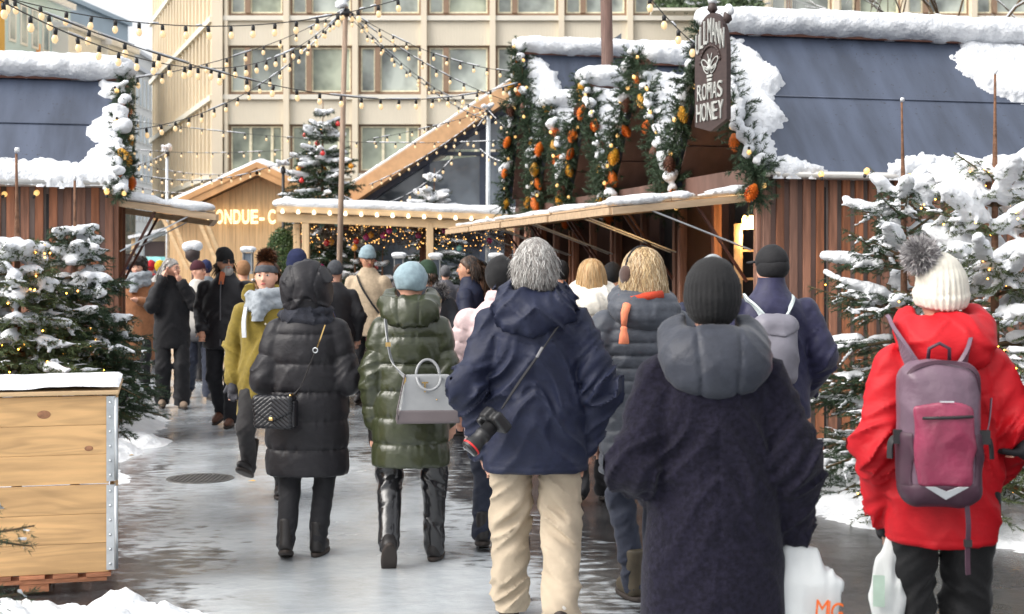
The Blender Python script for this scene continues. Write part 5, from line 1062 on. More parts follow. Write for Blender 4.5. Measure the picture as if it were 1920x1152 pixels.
def person(label, px_, d, H=1.72, face=0.0, J=None, T=None, shoes=None, hd=None, arms=None, stride=(.0, 'L'), hip=.095, h=.016, skin=None, z_off=0.0, legs=None, group=None, gloves=None, seed=None, lean=0.0):
    J = dict(J or {}); T = dict(T or {}); hd = dict(hd or {}); skin = skin or SKIN; sc = H / 1.75; seed = seed if seed is not None else int(px_ * 7 + d * 13) % 9973; rg = np.random.RandomState(seed)
    root = thing('person', label, 'person', (gx(px_, d), d, z_off), R(face), group, sc)
    # --- joints
    A = {'L': ((-.27, -.05, 1.13), (-.25, .07, .90)), 'R': ((.27, -.05, 1.13), (.25, .07, .90))}
    if arms: A.update(arms)
    shw = J.get('shw', .185); SH = {'L': (-shw, 0, J.get('shz', 1.36)), 'R': (shw, 0, J.get('shz', 1.36))}
    st, fw = stride; LG = {}
    for s_, sx in (('L', -1), ('R', 1)):
        if s_ == fw: LG[s_] = ((sx * hip, 0, .90), (sx * (hip + .005), .06 + .45 * st, .50), (sx * hip, st, .085), 0.0)
        else: LG[s_] = ((sx * hip, 0, .90), (sx * (hip + .005), .05 + .05 * st, .485), (sx * hip, -.9 * st, .085 + .30 * st), -1.9 * st)
    if legs: LG.update(legs)
    Rm = rot_head(R(hd.get('yaw', 0)), R(hd.get('pitch', 0)), R(hd.get('roll', 0))); hc = HC + Vector(hd.get('off', (0, 0, 0)))
    hasface = hd.get('face', False)
    # --- body: one continuous skin surface
    hb = .012 if hasface and d < 18 else max(.017, h * 1.2)
    pts = [p for s_ in 'LR' for p in (A[s_][0], A[s_][1], *LG[s_][:3])]; lo = [min(-.24, *(p[i] for p in pts)) - .14 for i in range(2)]; hi = [max(.24, *(p[i] for p in pts)) + .16 for i in range(2)]
    lo[1] -= .12; hi[1] += .12
    zs = np.concatenate([np.arange(-.03, 1.44, max(.022, hb)), np.arange(1.44, 1.80, min(hb, .012))])
    G = Grid((lo[0], lo[1], 0), (hi[0], hi[1], 1), hb if hasface else .02, zs)
    b = stack(G, [(.84, .10, .08, 0, 0), (.92, .15, .10, 0, 0), (1.08, .12, .085, 0, 0), (1.28, .155, .10, 0, 0), (1.40, .14, .08, 0, -.01), (1.47, .06, .06, 0, -.01)])
    b = smin(b, cone(G, (0, -.012, 1.44), (hc.x, hc.y - .018, hc.z - .06), .056, .052), .03)
    for s_ in 'LR':
        e, w_ = A[s_]; b = smin(b, np.minimum(cone(G, SH[s_], e, .05, .04), cone(G, e, w_, .04, .027)), .03); dv = Vector(w_) - Vector(e); dv.normalize(); W = Vector(w_)
        sid = dv.cross(Vector((0, 0, 1))); sid = sid.normalized() if sid.length > .1 else Vector((1, 0, 0)); b = smin(b, cone(G, W, W + dv * .08, .030, .034), .02)
        for q in (-1.5, -.5, .5, 1.5): b = smin(b, cone(G, W + dv * .075 + sid * q * .016, W + dv * .165 + sid * q * .018, .011, .009), .006)
        b = smin(b, cone(G, W + dv * .03 + sid * .03, W + dv * .10 + sid * .055, .013, .010), .01)
        hp, kn, an, pt = LG[s_]; b = smin(b, np.minimum(cone(G, hp, kn, .082, .052), cone(G, kn, an, .052, .034)), .03); b = smin(b, cone(G, an, Vector(an) + Matrix.Rotation(pt, 3, 'X') @ Vector((0, .075, -.035)), .033, .020), .02)
    Hg = HG(G, hc, Rm); b = smin(b, head_sdf(Hg, hasface), .015)
    body = obj('body', G.mesh('body', G.full(b), skin), root)
    RR = np.array(Rm); toL = lambda p: tuple(np.array(p) @ RR.T + np.array(hc))
    def head_part(name, mats, f, ext, hh, parent=root, disp=None):
        g = Grid((-ext[0], -ext[1], -ext[2]), (ext[0], ext[1], ext[3] if len(ext) > 3 else ext[2]), hh); V = g.full(f(g))
        if disp: g.band(V, .03, disp)
        v, F = nets(V, g.xs, g.ys, g.zs); return obj(name, mesh_np(name, v @ RR.T + np.array(hc), F, mats), parent)
    if hasface:
        for s in (-1, 1):
            m_ = MB(); m_.lathe([(.001, -.012), (.009, -.008), (.012, 0), (.009, .008), (.001, .012)], 10); o = m_.build('eye', hd.get('eyem', EYEW), body, toL((s * .029, .076, .012))); o.scale = (1.1, .9, .62)
            m_ = MB(); m_.lathe([(.001, -.006), (.006, -.004), (.0065, 0), (.006, .004), (.001, .006)], 8); m_.build('iris', EYED, body, toL((s * .029, .0845, .012)))
            m_ = MB(); m_.tube([toL((s * .014, .090, .029)), toL((s * .03, .089, .034)), toL((s * .044, .078, .029))], [.002, .0035, .0015], 5); m_.build('eyebrow', hd.get('browm', HBRN), body)
        m_ = MB(); m_.tube([toL((-.021, .080, -.053)), toL((-.009, .0925, -.051)), toL((.009, .0925, -.051)), toL((.021, .080, -.053))], [.003, .0062, .0062, .003], 6); m_.build('lips', LIP, body)
    # --- trousers
    tm = T.get('mat', BLK); tr = T.get('r', (.095, .070, .055)); fa = T.get('fold', .010); zt = T.get('top', .98)
    lo2 = (-.26, min(LG[s_][i][1] for s_ in 'LR' for i in range(3)) - .16, T.get('bot', .03)); hi2 = (.26, max(LG[s_][i][1] for s_ in 'LR' for i in range(3)) + .16, zt + .05)
    G = Grid(lo2, hi2, h * T.get('hk', 1.0)); v = None
    for s_ in 'LR':
        hp, kn, an, pt = LG[s_]; q = smin(cone(G, hp, kn, tr[0], tr[1]), cone(G, kn, (an[0], an[1], an[2] - .02), tr[1], tr[2]), .02); v = q if v is None else smin(v, q, .02)
    v = smin(v, stack(G, [(.80, .12, .10, 0, -.01), (.90, .165, .125, 0, -.012), (zt, .15, .11, 0, 0)]), .05); v = G.full(v)
    def tf(x, y, z, I):
        n = 1 - (1 - np.abs(vnoise(x * 8 + 3, y * 8, z * 20 + np.abs(x) * 16 + seed) * 2 - 1)) ** 2.2; k = .35 + .9 * np.exp(-((z - .48) / .12) ** 2) + 1.0 * np.exp(-((z - .12) / .13) ** 2) + .7 * np.exp(-((z - .80) / .1) ** 2)
        return (n - .6) * fa * k * 1.7 + (vnoise(x * 5, y * 5, z * 4 + 9) - .5) * fa * .6
    if fa: G.band(v, .03, tf)
    obj('trousers', G.mesh('trousers', v, tm), root)
    # --- shoes or boots
    sh = shoes or {}; sm_ = sh.get('mat', LEATHB); shaft = sh.get('shaft', .12)
    for s_ in 'LR':
        hp, kn, an, pt = LG[s_]; hs_ = max(.009, h * .8); g = Grid((-.075, -.10, -.10), (.075, .23, shaft + .10), hs_)
        up = smin(ell(g, (0, .085, -.035), (.044, .125, .045)), cone(g, (0, -.015, -.03), (0, -.005, shaft), .042, .048 if shaft > .15 else .043), .04); up = smax(up, g.Z - shaft, .012); up = smax(up, -.068 - g.Z, .01)
        so_ = smax(ell(g, (0, .07, -.07), (.048, .15, .05)), np.abs(g.Z + .072) - .014, .008); rx = pt; o = obj('boot' if shaft > .1 else 'shoe', g.mesh('boot', g.full(up), sm_), root, an, (rx, 0, (-1 if s_ == 'L' else 1) * -.12)); obj('sole', g.mesh('sole', g.full(so_), sh.get('sole', SOLE)), o)
    # --- jacket or coat
    jm = J.get('mat', BLK); hem = J.get('hem', .78); cw, hw, dp = J.get('cw', .215), J.get('hw', .215), J.get('dp', .145); ww = J.get('ww', (cw + hw) / 2 - .01); hd_ = J.get('hdp', dp + .005)
    prof = [(hem, hw, hd_, 0, 0), (min(.9, (hem + 1.1) / 2), (hw + ww) / 2 + .005, hd_, 0, 0), (1.08, ww, dp - .005, 0, 0), (1.28, cw, dp, 0, -.005), (1.385, cw * .90, dp * .88, 0, -.015), (1.445, .135, .105, 0, -.012), (1.50, .082, .085, 0, -.005), (J.get('collar', 1.52), .078, .085, 0, .0)]
    prof = sorted(prof, key=lambda r: r[0]); sr = J.get('sleeve', (.078, .068, .052)); pk = [p for s_ in 'LR' for p in A[s_]]
    lo3 = (min(-hw, -cw, *(p[0] for p in pk)) - .11, min(-dp, -hd_, *(p[1] for p in pk)) - .10, hem - .04); hi3 = (max(hw, cw, *(p[0] for p in pk)) + .11, max(dp, hd_, *(p[1] for p in pk)) + .10, max(1.56, *(p[2] + .1 for p in pk)))
    G = Grid(lo3, hi3, h); v = G.full(stack(G, prof, .035)); pf = J.get('puff'); pa = J.get('puff0', .03); fa = J.get('fold', .010)
    def folds(x, y, z):
        wx = vnoise(x * 4, y * 4, z * 4 + seed) - .5; n = vnoise(x * 2.6 + seed + wx * 2, y * 3, z * 10 + np.abs(x) * 9 + wx * 3); n2 = vnoise(x * 7 + wx * 3 + z * 7, y * 7 + seed, z * 3 - x * 6)
        return -((1 - np.abs(n * 2 - 1)) ** 3 - .25) * 1.3 - ((1 - np.abs(n2 * 2 - 1)) ** 3 - .25) * .6
    def jf(x, y, z, I):
        o = folds(x, y, z) * fa * (.45 + .7 * np.exp(-((z - 1.05) / .16) ** 2))
        o = o + .0035 * np.exp(-((z - hem - .028) / .004) ** 2)
        if J.get('seam'): o = o + .006 * np.exp(-(x / .004) ** 2) * (y < 0)
        for q in J.get('yoke', ()): o = o + .005 * np.exp(-((z - q - .25 * np.abs(x)) / .004) ** 2) * (y < 0)
        if pf:
            a_, e_ = puff(z - hem + pa, pf[0], pf[1]); an_ = np.arctan2(y, x); wr = vnoise(an_ * 13 + seed, z * 9, x * 0) - .5; o = o - a_ + wr * pf[1] * .9 * np.exp(-e_ / .025) + .005 * np.exp(-(e_ / .004) ** 2)
        return o
    G.band(v, .05, jf)
    for s_ in 'LR':
        e, w_ = A[s_]; S0 = Vector(SH[s_]); d1, t1, L1 = seg(G, S0, e); d2, t2, L2 = seg(G, e, w_); r1 = sr[0] + (sr[1] - sr[0]) * t1; r2 = sr[1] + (sr[2] - sr[1]) * t2; q = G.full(smin(d1 - r1, d2 - r2, .035)); arc = np.broadcast_to(np.where(d1 < d2, t1 * L1, L1 + t2 * L2), G.shape)
        def sf(x, y, z, I):
            s = arc[I]; n = vnoise(s * 20 + x * 12, y * 9 + seed, z * 9 - x * 14); o = -((1 - np.abs(n * 2 - 1)) ** 2.5 - .25) * fa * (.6 + 1.5 * np.exp(-((s - L1) / .09) ** 2) + .9 * np.exp(-((s - L1 - L2) / .08) ** 2))
            o = o + .004 * np.exp(-((s - L1 - L2 + .05) / .004) ** 2)
            if pf: a_, e_ = puff(s + .02, pf[0] * J.get('spf', .85), pf[1] * .8); o = o - a_ + (n - .5) * pf[1] * .9 * np.exp(-e_ / .025) + .004 * np.exp(-(e_ / .004) ** 2)
            return o
        G.band(q, .05, sf); v = smin(v, q, J.get('blend', .012))
    v[:, :, 0] = 1
    jk = obj(J.get('name', 'jacket'), G.mesh('jacket', v, jm), root)
    # hood lying on the back
    hk = J.get('hood')
    if hk:
        z0_, w0_, hh_, th_, y0_ = hk.get('z', 1.43), hk.get('w', .16), hk.get('hh', .10), hk.get('th', .075), hk.get('y', -.105); g = Grid((-w0_ - .06, -.30, z0_ - hh_ - .08), (w0_ + .06, .16, z0_ + hh_ + .13), h * .9)
        back = ell(g, (0, y0_, z0_), (w0_, th_, hh_), rot_head(0, R(hk.get('tilt', -14)))); zr = z0_ + hh_ * .55 + g.Y * .45; rad_ = np.sqrt((g.X / 1.15) ** 2 + (g.Y + .015) ** 2); rim = np.sqrt((rad_ - hk.get('rr', .115)) ** 2 + ((g.Z - zr) / 1.25) ** 2) - hk.get('rt', .040)
        q = smin(back, rim, .06); q = smax(q, -ell(g, (0, .02, z0_ + hh_ * .8), (.085, .10, .16)), .02); q = smax(q, g.Y - .055, .02); q = g.full(q); ha = hk.get('fold', fa)
        def hf(x, y, z, I):
            o = folds(x * 1.3, y * 1.3, z * 1.3) * ha
            if hk.get('puff'): a_, e_ = puff(np.abs(x) + .5 * hk['puff'][0] if hk.get('vert') else z - z0_, *hk['puff']); o = o - a_
            for sx in hk.get('seams', ()): o = o + .008 * np.exp(-((x - sx - .1 * sx * (z - z0_) / .1) / .006) ** 2)
            return o
        g.band(q, .04, hf); hm = hk.get('mat', jm); obj('hood', g.mesh('hood', q, hm), jk)
    if hd.get('hood_up'):
        hu = hd['hood_up']; head_part('hood', hu['mat'], lambda g: smax(smin(ell(g, (0, -.03, .022), (hu.get('w', .142), .15, .15)), ell(g, (0, -.02, -.10), (.13, .12, .07)), .06), -ell(g, (0, .13, -.01), (.085, .12, .11)), .03), (.19, .22, .22, .22), h * .85, jk, lambda x, y, z, I: folds(x * 1.6, y, z * 1.4 - y * 1.2) * .016 + .010 * np.exp(-((np.abs(x) - .055 - .25 * np.abs(z - .02)) / .006) ** 2) + .008 * np.exp(-((z + .055 + x * x * 2) / .006) ** 2))
    # --- headwear and hair
    for hat in hd.get('hats', []):
        k = hat[0]; hm = hat[1]; o_ = hat[2] if len(hat) > 2 else {}
        if k == 'beanie':
            hh_, w_, nr, ra = o_.get('h', .105), o_.get('w', .089), o_.get('ribs', 0), o_.get('ra', .0025); zb_, sl_ = o_.get('zb', -.005), o_.get('slope', .30)
            def f(g): 
                q = ell(g, (0, -.012, .025), (w_, .108, hh_)); q = smin(q, ell(g, o_.get('tip', (0, -.02, .07)), o_.get('tipr', (.05, .06, .05))), .05); pl_ = zb_ + sl_ * g.Y; q = smax(q, pl_ - g.Z, .010); cu = o_.get('cuff', 0)
                if cu: q = smin(q, smax(ell(g, (0, -.012, .02), (w_ + .007, .115, hh_ + .01)), np.abs(g.Z - pl_ - cu / 2) - cu / 2, .012), .006)
                return q
            def dsp(x, y, z, I):
                a = np.arctan2(y + .012, x); o = (vnoise(x * 22, y * 22, z * 22 + seed) - .5) * o_.get('lump', .007)
                if nr: o = o + np.cos(a * nr) * ra * np.clip(1.25 - (z - .02) / .12, .25, 1) + np.sin(z * 2 * math.pi / .0075) * .0006
                return o
            head_part('beanie', hm, f, (.12, .15, .08, .19), min(.008, h * .7), root, dsp)
        elif k == 'cap':
            cp = head_part('cap', hm, lambda g: smax(ell(g, (0, -.012, .022), (.088, .106, .105)), .004 - .12 * g.Y - g.Z, .008), (.12, .15, .06, .16), min(.009, h * .7), root, lambda x, y, z, I: (vnoise(x * 25, y * 25, z * 25) - .5) * .006 + .003 * np.exp(-(np.abs(x) / .003) ** 2)); head_part('brim', hm, lambda g: smax(smax(ell(g, (0, .075, .022), (.082, .10, .03)), np.abs(g.Z - .028 + g.X ** 2 * 2.2 - (g.Y - .1) * -.1) - .006, .004), .055 - g.Y, .01), (.10, .20, .06, .08), .008, cp)
            if o_.get('flap'): head_part('ear_flap', hm, lambda g: smax(smax(ell(g, (0, -.018, -.005), (.090, .104, .085)), np.abs(g.Z + .02) - .05, .01), g.Y - .05 + g.Z * .4, .01), (.12, .14, .10, .08), .009, cp)
        elif k == 'band': head_part('headband', hm, lambda g: smax(ell(g, (0, -.012, .02), (.087, .106, .115)), np.abs(g.Z - .05 - .12 * g.Y) - .03, .012), (.12, .14, .05, .14), .009, root, lambda x, y, z, I: (vnoise(x * 40, y * 40, z * 40) - .5) * .003)
        elif k == 'pom': fur_ball('pompom', toL(o_.get('c', (-.03, -.05, .17))), o_.get('r', .045), o_.get('n', 2200), o_.get('ln', .035), hm, root, rg)
        elif k == 'earmuff':
            m_ = MB(); m_.tube([toL((.098 * math.cos(a), -.004, .012 + .122 * math.sin(a))) for a in [math.pi * (i / 14) for i in range(15)]], .008, 8); eb = m_.build('earmuff', hm, root)
            for s in (-1, 1): head_part('ear_pad', o_['pad'], lambda g, s=s: ell(g, (s * .100, -.004, -.008), (.026, .045, .050)), (.14, .08, .09, .07), .009, eb)
    hr = hd.get('hair')
    if hr:
        kd, hm = hr[0], hr[1]; o_ = hr[2] if len(hr) > 2 else {}
        hat_ = bool(hd.get('hats')) and kd != 'bun' and hd['hats'][0][0] != 'earmuff'; zc_h = .0 if hat_ else 9.
        back = (lambda u: (u[:, 1] < .1) & (u[:, 2] < -.05) & (u[:, 2] > -.75)) if hat_ else (lambda u: (u[:, 1] < -.15 + .8 * np.maximum(u[:, 2] - .45, 0)) & (u[:, 2] > -.75)) if hasface else lambda u: (u[:, 1] < .35 + .9 * np.maximum(u[:, 2] - .15, 0)) & (u[:, 2] > -.75)
        def cap_(g, ex=0, zb=-.07): return smax(smax(ell(g, (0, -.014, .022), (.081 + ex, .100 + ex, .102 + ex)), (zb - .0) - g.Z, .02), np.maximum(g.Y - (.02 if hasface else .055) - np.maximum(g.Z - .01, 0) * 1.1, g.Z - zc_h), .02)
        if kd == 'short':
            hb_ = head_part('hair', hm[0], lambda g: cap_(g, .002, -.085), (.12, .15, .13, .15), .010, root, lambda x, y, z, I: (vnoise(x * 30, y * 30, z * 18) - .5) * .014); hair_locks(o_.get('n', 1500), o_.get('len', .075), rg, back, hm, hb_, hc, Rm, 6, o_.get('w', .010), .004, o_.get('lift', .03), jit=o_.get('jit', .35), name='lock')
        elif kd == 'long':
            L_ = o_.get('len', .30); hb_ = head_part('hair', hm[0], lambda g: smin(cap_(g, .006), ell(g, (0, -.055, -.10), (.085, .055, .10)), .05), (.13, .16, .22, .15), .011, root, lambda x, y, z, I: (vnoise(x * 40, y * 40, z * 9) - .5) * .014); hair_locks(o_.get('n', 1300), L_, rg, (lambda u: (u[:, 1] < .1) & (u[:, 2] < -.05) & (u[:, 2] > -.45)) if hat_ else lambda u: (u[:, 1] < .25 + .7 * np.maximum(u[:, 2], 0)) & (u[:, 2] > -.35), hm, hb_, hc, Rm, 10, o_.get('w', .011), o_.get('wave', .008), .03, stiff=.5, jit=.12, name='lock', flare=o_.get('flare', .1))
        elif kd == 'tail':
            hb_ = head_part('hair', hm[0], lambda g: cap_(g, .004), (.12, .15, .12, .15), .011, root, lambda x, y, z, I: (vnoise(x * 40, y * 40, z * 40) - .5) * .008); hair_locks(700, .10, rg, back, hm, hb_, hc, Rm, 6, .009, .002, .03, jit=.1, name='lock')
            n = 220; a0 = np.array((0, -.115, .03)); t = np.linspace(0, 1, 9); pts_ = a0 + np.stack([rg.randn(n, 1) * .012 + t * rg.randn(n, 1) * .02, -.02 - .06 * np.sin(t * 2.2)[None] + rg.randn(n, 1) * .012, -.28 * t[None] ** 1.2 * (.8 + .4 * rg.rand(n, 1))], 2); sd = rg.randn(n, 1, 3); sd /= np.linalg.norm(sd, axis=2, keepdims=True); V = np.stack([pts_ - sd * .004, pts_ + sd * .004], 2).reshape(-1, 3); q = ((np.arange(n)[:, None] * 9 + np.arange(8)[None]) * 2).reshape(-1); obj('ponytail', mesh_np('ponytail', V @ RR.T + np.array(hc), np.stack([q, q + 1, q + 3, q + 2], 1), hm, True, np.repeat(rg.randint(0, len(hm), n), 8)), hb_)
        elif kd == 'curly':
            hb_ = head_part('hair', hm[0], lambda g: smin(cap_(g, .022, -.09), ell(g, (0, .0, .07), (.095, .10, .06)), .03), (.15, .17, .13, .17), .010, root, lambda x, y, z, I: (vnoise(x * 28, y * 28, z * 28) - .5) * .045); hair_locks(800, .09, rg, back, hm, hb_, hc, Rm, 7, .010, .014, .12, jit=.6, name='lock', wfreq=30)
        elif kd == 'bun':
            hb_ = head_part('hair', hm[0], lambda g: cap_(g, .002, -.05), (.12, .15, .10, .16), .011, root, None); hair_locks(420, .10, rg, back, hm, hb_, hc, Rm, 5, .008, .003, .02, jit=.15, name='lock'); g_c = toL((0, -.03, .135)); fur_ball('bun', g_c, .066, 2600, .006, hm, hb_, rg, .003)
    if hd.get('beard'):
        hb_ = head_part('beard', hd['beard'][0], lambda g: smax(smin(ell(g, (0, .034, -.085), (.060, .068, .062)), ell(g, (0, .088, -.040), (.030, .014, .008)), .012), np.maximum(-.005 - g.Y * .9 - (g.Z + .03) * .3, g.Z + .028 - .0), .012), (.10, .14, .18, .03), .009, root, lambda x, y, z, I: (vnoise(x * 60, y * 60, z * 30) - .5) * .012)
    if hd.get('glasses'):
        gm_, dark = hd['glasses']; m_ = MB()
        for s in (-1, 1):
            if dark: m_.box((s * .034 - .026, .094, -.010), (s * .034 + .026, .100, .026))
            else: m_.tube([toL((s * .032 + .024 * math.cos(a), .102, .010 + .018 * math.sin(a))) for a in [2 * math.pi * i / 12 for i in range(13)]], .0025, 5, cap=False)
            if not dark: m_.tube([toL((s * .056, .100, .016)), toL((s * .080, .0, .012))], .0025, 5)
        if dark: m_.v = [toL(p) for p in m_.v]; [m_.tube([toL((s * .060, .095, .014)), toL((s * .082, .0, .012))], .004, 5) for s in (-1, 1)]; m_.tube([toL((-.01, .1, .016)), toL((.01, .1, .016))], .004, 5)
        else: m_.tube([toL((-.009, .103, .014)), toL((.009, .103, .014))], .002, 5)
        m_.build('glasses', gm_, root)
    if hd.get('scarf'):
        sm2, o_ = hd['scarf']; z_, r_, t_ = o_.get('z', 1.50), o_.get('r', .105), o_.get('t', .042); g = Grid((-.24, -.24, z_ - .16), (.24, .24, z_ + .15), min(.012, h)); rad_ = np.sqrt((g.X / 1.12) ** 2 + (g.Y - .005) ** 2); q = None
        for k in range(o_.get('n', 3)):
            zc_ = z_ + (k - 1) * t_ * .95 + g.X * .12 * (1 if k % 2 else -1) - g.Y * .12 * (k % 2); w = np.sqrt((rad_ - r_ + .012 * (k % 2)) ** 2 + ((g.Z - zc_) * 1.0) ** 2) - t_; q = w if q is None else smin(q, w, .018)
        if o_.get('tails'): q = smin(q, cone(g, (.02, r_ + .03, z_ - .02), (.03, r_ + .045, z_ - .15), .05, .045), .03)
        q = g.full(q); g.band(q, .03, lambda x, y, z, I: folds(x * 2, y * 2, z * 2.2) * .012); obj('scarf', g.mesh('scarf', q, sm2), root)
    if gloves:
        for s_ in gloves[1]:
            e, w_ = A[s_]; dv = (Vector(w_) - Vector(e)).normalized(); W = Vector(w_); sid = dv.cross(Vector((0, 0, 1))); sid = sid.normalized() if sid.length > .1 else Vector((0, 1, 0)); nn = sid.cross(dv); hh_ = .007; g = Grid([min(W[i], (W + dv * .2)[i]) - .08 for i in range(3)], [max(W[i], (W + dv * .2)[i]) + .08 for i in range(3)], hh_)
            q = smin(cone(g, W - dv * .02, W + dv * .03, .036, .036), cone(g, W + dv * .03, W + dv * .085, .038, .038), .02)
            for k, (o2, ln) in enumerate(((-1.5, .07), (-.5, .085), (.5, .08), (1.5, .062))):
                b0_ = W + dv * .09 + sid * o2 * .019; b1_ = b0_ + dv * ln * .5 + nn * .006; q = smin(q, np.minimum(cone(g, b0_, b1_, .0135, .0125), cone(g, b1_, b1_ + dv * ln * .45 + nn * .022, .0125, .010)), .006)
            q = smin(q, cone(g, W + dv * .035 + sid * .03, W + dv * .10 + sid * .062, .016, .012), .012); obj('glove', g.mesh('glove', g.full(q), gloves[0]), root)
    return root
def strap(name, pts, w, t, mat, parent, n=16):
    """flat band through points (world or local)"""
    P = [Vector(p) for p in pts]; Q = []
    for i in range(len(P) - 1):
        p0, p1, p2, p3 = P[max(0, i - 1)], P[i], P[i + 1], P[min(len(P) - 1, i + 2)]
        for k in range(n // (len(P) - 1) + 2):
            s = k / (n // (len(P) - 1) + 2); Q.append(.5 * ((2 * p1) + (p2 - p0) * s + (2 * p0 - 5 * p1 + 4 * p2 - p3) * s * s + (3 * p1 - p0 - 3 * p2 + p3) * s ** 3))
    Q.append(P[-1]); b = MB(); vs = []; fs = []
    for i, q in enumerate(Q):
        tg = (Q[min(i + 1, len(Q) - 1)] - Q[max(0, i - 1)]).normalized(); nrm = Vector((q.x * .6, q.y, 0)); nrm = (nrm - tg * nrm.dot(tg)); nrm = nrm.normalized() if nrm.length > 1e-4 else Vector((0, -1, 0)); sd = tg.cross(nrm)
        vs += [q - sd * w / 2 - nrm * t / 2, q + sd * w / 2 - nrm * t / 2, q + sd * w / 2 + nrm * t / 2, q - sd * w / 2 + nrm * t / 2]
    for i in range(len(Q) - 1):
        for k in range(4): fs.append((i * 4 + k, i * 4 + (k + 1) % 4, i * 4 + 4 + (k + 1) % 4, i * 4 + 4 + k))
    fs += [(3, 2, 1, 0), tuple(len(vs) - 4 + k for k in range(4))]; b.add(vs, fs); return b.build(name, mat, parent)
HBRN = hair_mat('brown_hair', (.05, .028, .018), (.10, .055, .032)); HBLD = [hair_mat('blond_hair', (.40, .26, .12), (.58, .42, .22)), hair_mat('dark_blond_hair', (.24, .14, .06), (.36, .22, .10)), hair_mat('pale_blond_hair', (.58, .44, .26), (.68, .55, .36))]
HGRY = [hair_mat('grey_hair', (.34, .32, .30), (.48, .46, .43)), hair_mat('white_hair', (.55, .54, .51), (.68, .67, .64)), hair_mat('dark_grey_hair', (.16, .14, .13), (.28, .25, .23))]
HBL2 = [hair_mat('ginger_blond_hair', (.45, .24, .09), (.55, .33, .14)), hair_mat('light_ginger_hair', (.55, .36, .17), (.62, .44, .24))]
HDRK = [hair_mat('dark_hair', (.012, .009, .008), (.03, .02, .015)), HBRN]
def pw(root, p):
    return Matrix.LocRotScale(root.location, root.rotation_euler, root.scale) @ Vector(p)
def attach(name, label, cat, root, p, rz=0.0, group=None):
    o = thing(name, label, cat, pw(root, p), root.rotation_euler.z + rz, group); return o
# fabrics
F_NAVY = fabric('navy_jacket_cloth', (.013, .017, .040), .6, 0); F_NAVY2 = fabric('dark_navy_wool', (.010, .009, .018), .95, .06, .6, 140, spec=.15, wrk=.25, var=.35, vs=60); F_GREYP = fabric('grey_padded_nylon', (.06, .068, .085), .5, .1); F_SLATE = fabric('slate_hood_nylon', (.030, .034, .047), .5, .1)
F_BLKP = fabric('black_padded_nylon', (.017, .016, .019), .5, 0, .12); F_GRN = fabric('olive_shiny_nylon', (.034, .040, .018), .30, 0, .10, 60, coat=.15, spec=.5); F_RED = fabric('red_shell_cloth', (.50, .007, .014), .6, 0, .1, var=.05)
F_KHK = fabric('khaki_chino', (.40, .33, .245), .8, 0, .3, 160, var=.06, vs=9, wrk=.2); F_PINK = fabric('pale_pink_nylon', (.66, .50, .50), .5, .1); F_WHT = fabric('cream_nylon', (.72, .68, .60), .55, .1); F_MUS = fabric('mustard_cotton', (.215, .155, .022), .75, .15); F_BEI = fabric('beige_cotton', (.46, .36, .25), .75, .15)
F_DEN = fabric('dark_denim', (.022, .027, .045), .8, .1, .4, 320); F_BRN = fabric('brown_coat_cloth', (.30, .13, .06), .85, .2); F_KNITB = M('black_knit', (.006, .006, .007), .9, var=.15, vscale=40, bump=.5, bscale=220, bdist=.004, sheen=.05); F_KNITW = M('cream_knit', (.70, .66, .57), .9, var=.06, vscale=40, bump=.4, bscale=220, bdist=.004, sheen=.05)
F_LBL = M('pale_blue_felt', (.25, .34, .38), .95, var=.14, vscale=30, bump=.5, bscale=160, bdist=.006, sheen=.1); F_KNITG = M('grey_knit', (.07, .075, .085), .9, var=.15, vscale=40, bump=.4, bscale=200, bdist=.004); F_SCARF = M('pale_grey_scarf', (.30, .33, .36), .9, var=.15, vscale=30, bump=.5, bscale=160, bdist=.006, sheen=.05); F_SCRB = M('dark_scarf', (.022, .024, .034), .95, var=.2, vscale=30, bump=.6, bscale=120, bdist=.008)
BROWNL = M('brown_leather', srgb(96, 62, 46), .5, var=.25, vscale=14); TANL = M('tan_suede', srgb(130, 112, 96), .85); OLB = M('olive_boot', srgb(66, 58, 44), .6, var=.25, vscale=14)

# 1 the grey haired man
p1 = person('grey haired man in a navy jacket and khaki chinos, camera at his side', 1003, 6.6, 1.775, 0,
    dict(mat=F_NAVY, hem=.70, shw=.185, cw=.225, hw=.235, ww=.235, dp=.155, hdp=.165, sleeve=(.086, .078, .060), fold=.026, yoke=(1.27,), hood=dict(z=1.425, w=.165, hh=.085, th=.075, tilt=-25, fold=.018, rr=.115, rt=.05)),
    dict(mat=F_KHK, r=(.108, .086, .076), fold=.017), dict(mat=M('pale_trainer', (.5, .48, .45), .7), shaft=.06),
    dict(hair=('short', HGRY, dict(n=8000, len=.065, w=.0034, lift=.03, jit=.22))), {'L': ((-.298, -.06, 1.08), (-.235, .02, .80)), 'R': ((.298, -.05, 1.08), (.235, .03, .80))}, (.20, 'L'), .108, .0095,
    legs={'R': ((.108, 0, .90), (.118, .03, .50), (.115, -.28, .155), -.55), 'L': ((-.108, 0, .90), (-.11, .07, .50), (-.115, .10, .085), 0)})
cm = thing('camera', 'black camera with a long red ringed lens hanging at the man\'s hip', 'camera', pw(p1, (-.19, -.25, .93)), 0)
CB = M('camera_body_black', (.012, .012, .013), .45, bump=.3, bscale=200, bdist=.002); CG = M('lens_glass', (.02, .02, .025), .05, coat=1); CR = M('red_ring', (.6, .02, .02), .4)
ld = Vector((-.60, -.33, -.60)).normalized(); lx = ld.cross(Vector((0, 0, 1))).normalized(); lu = lx.cross(ld); mt = Matrix((lx, lu, ld)).transposed().to_4x4()
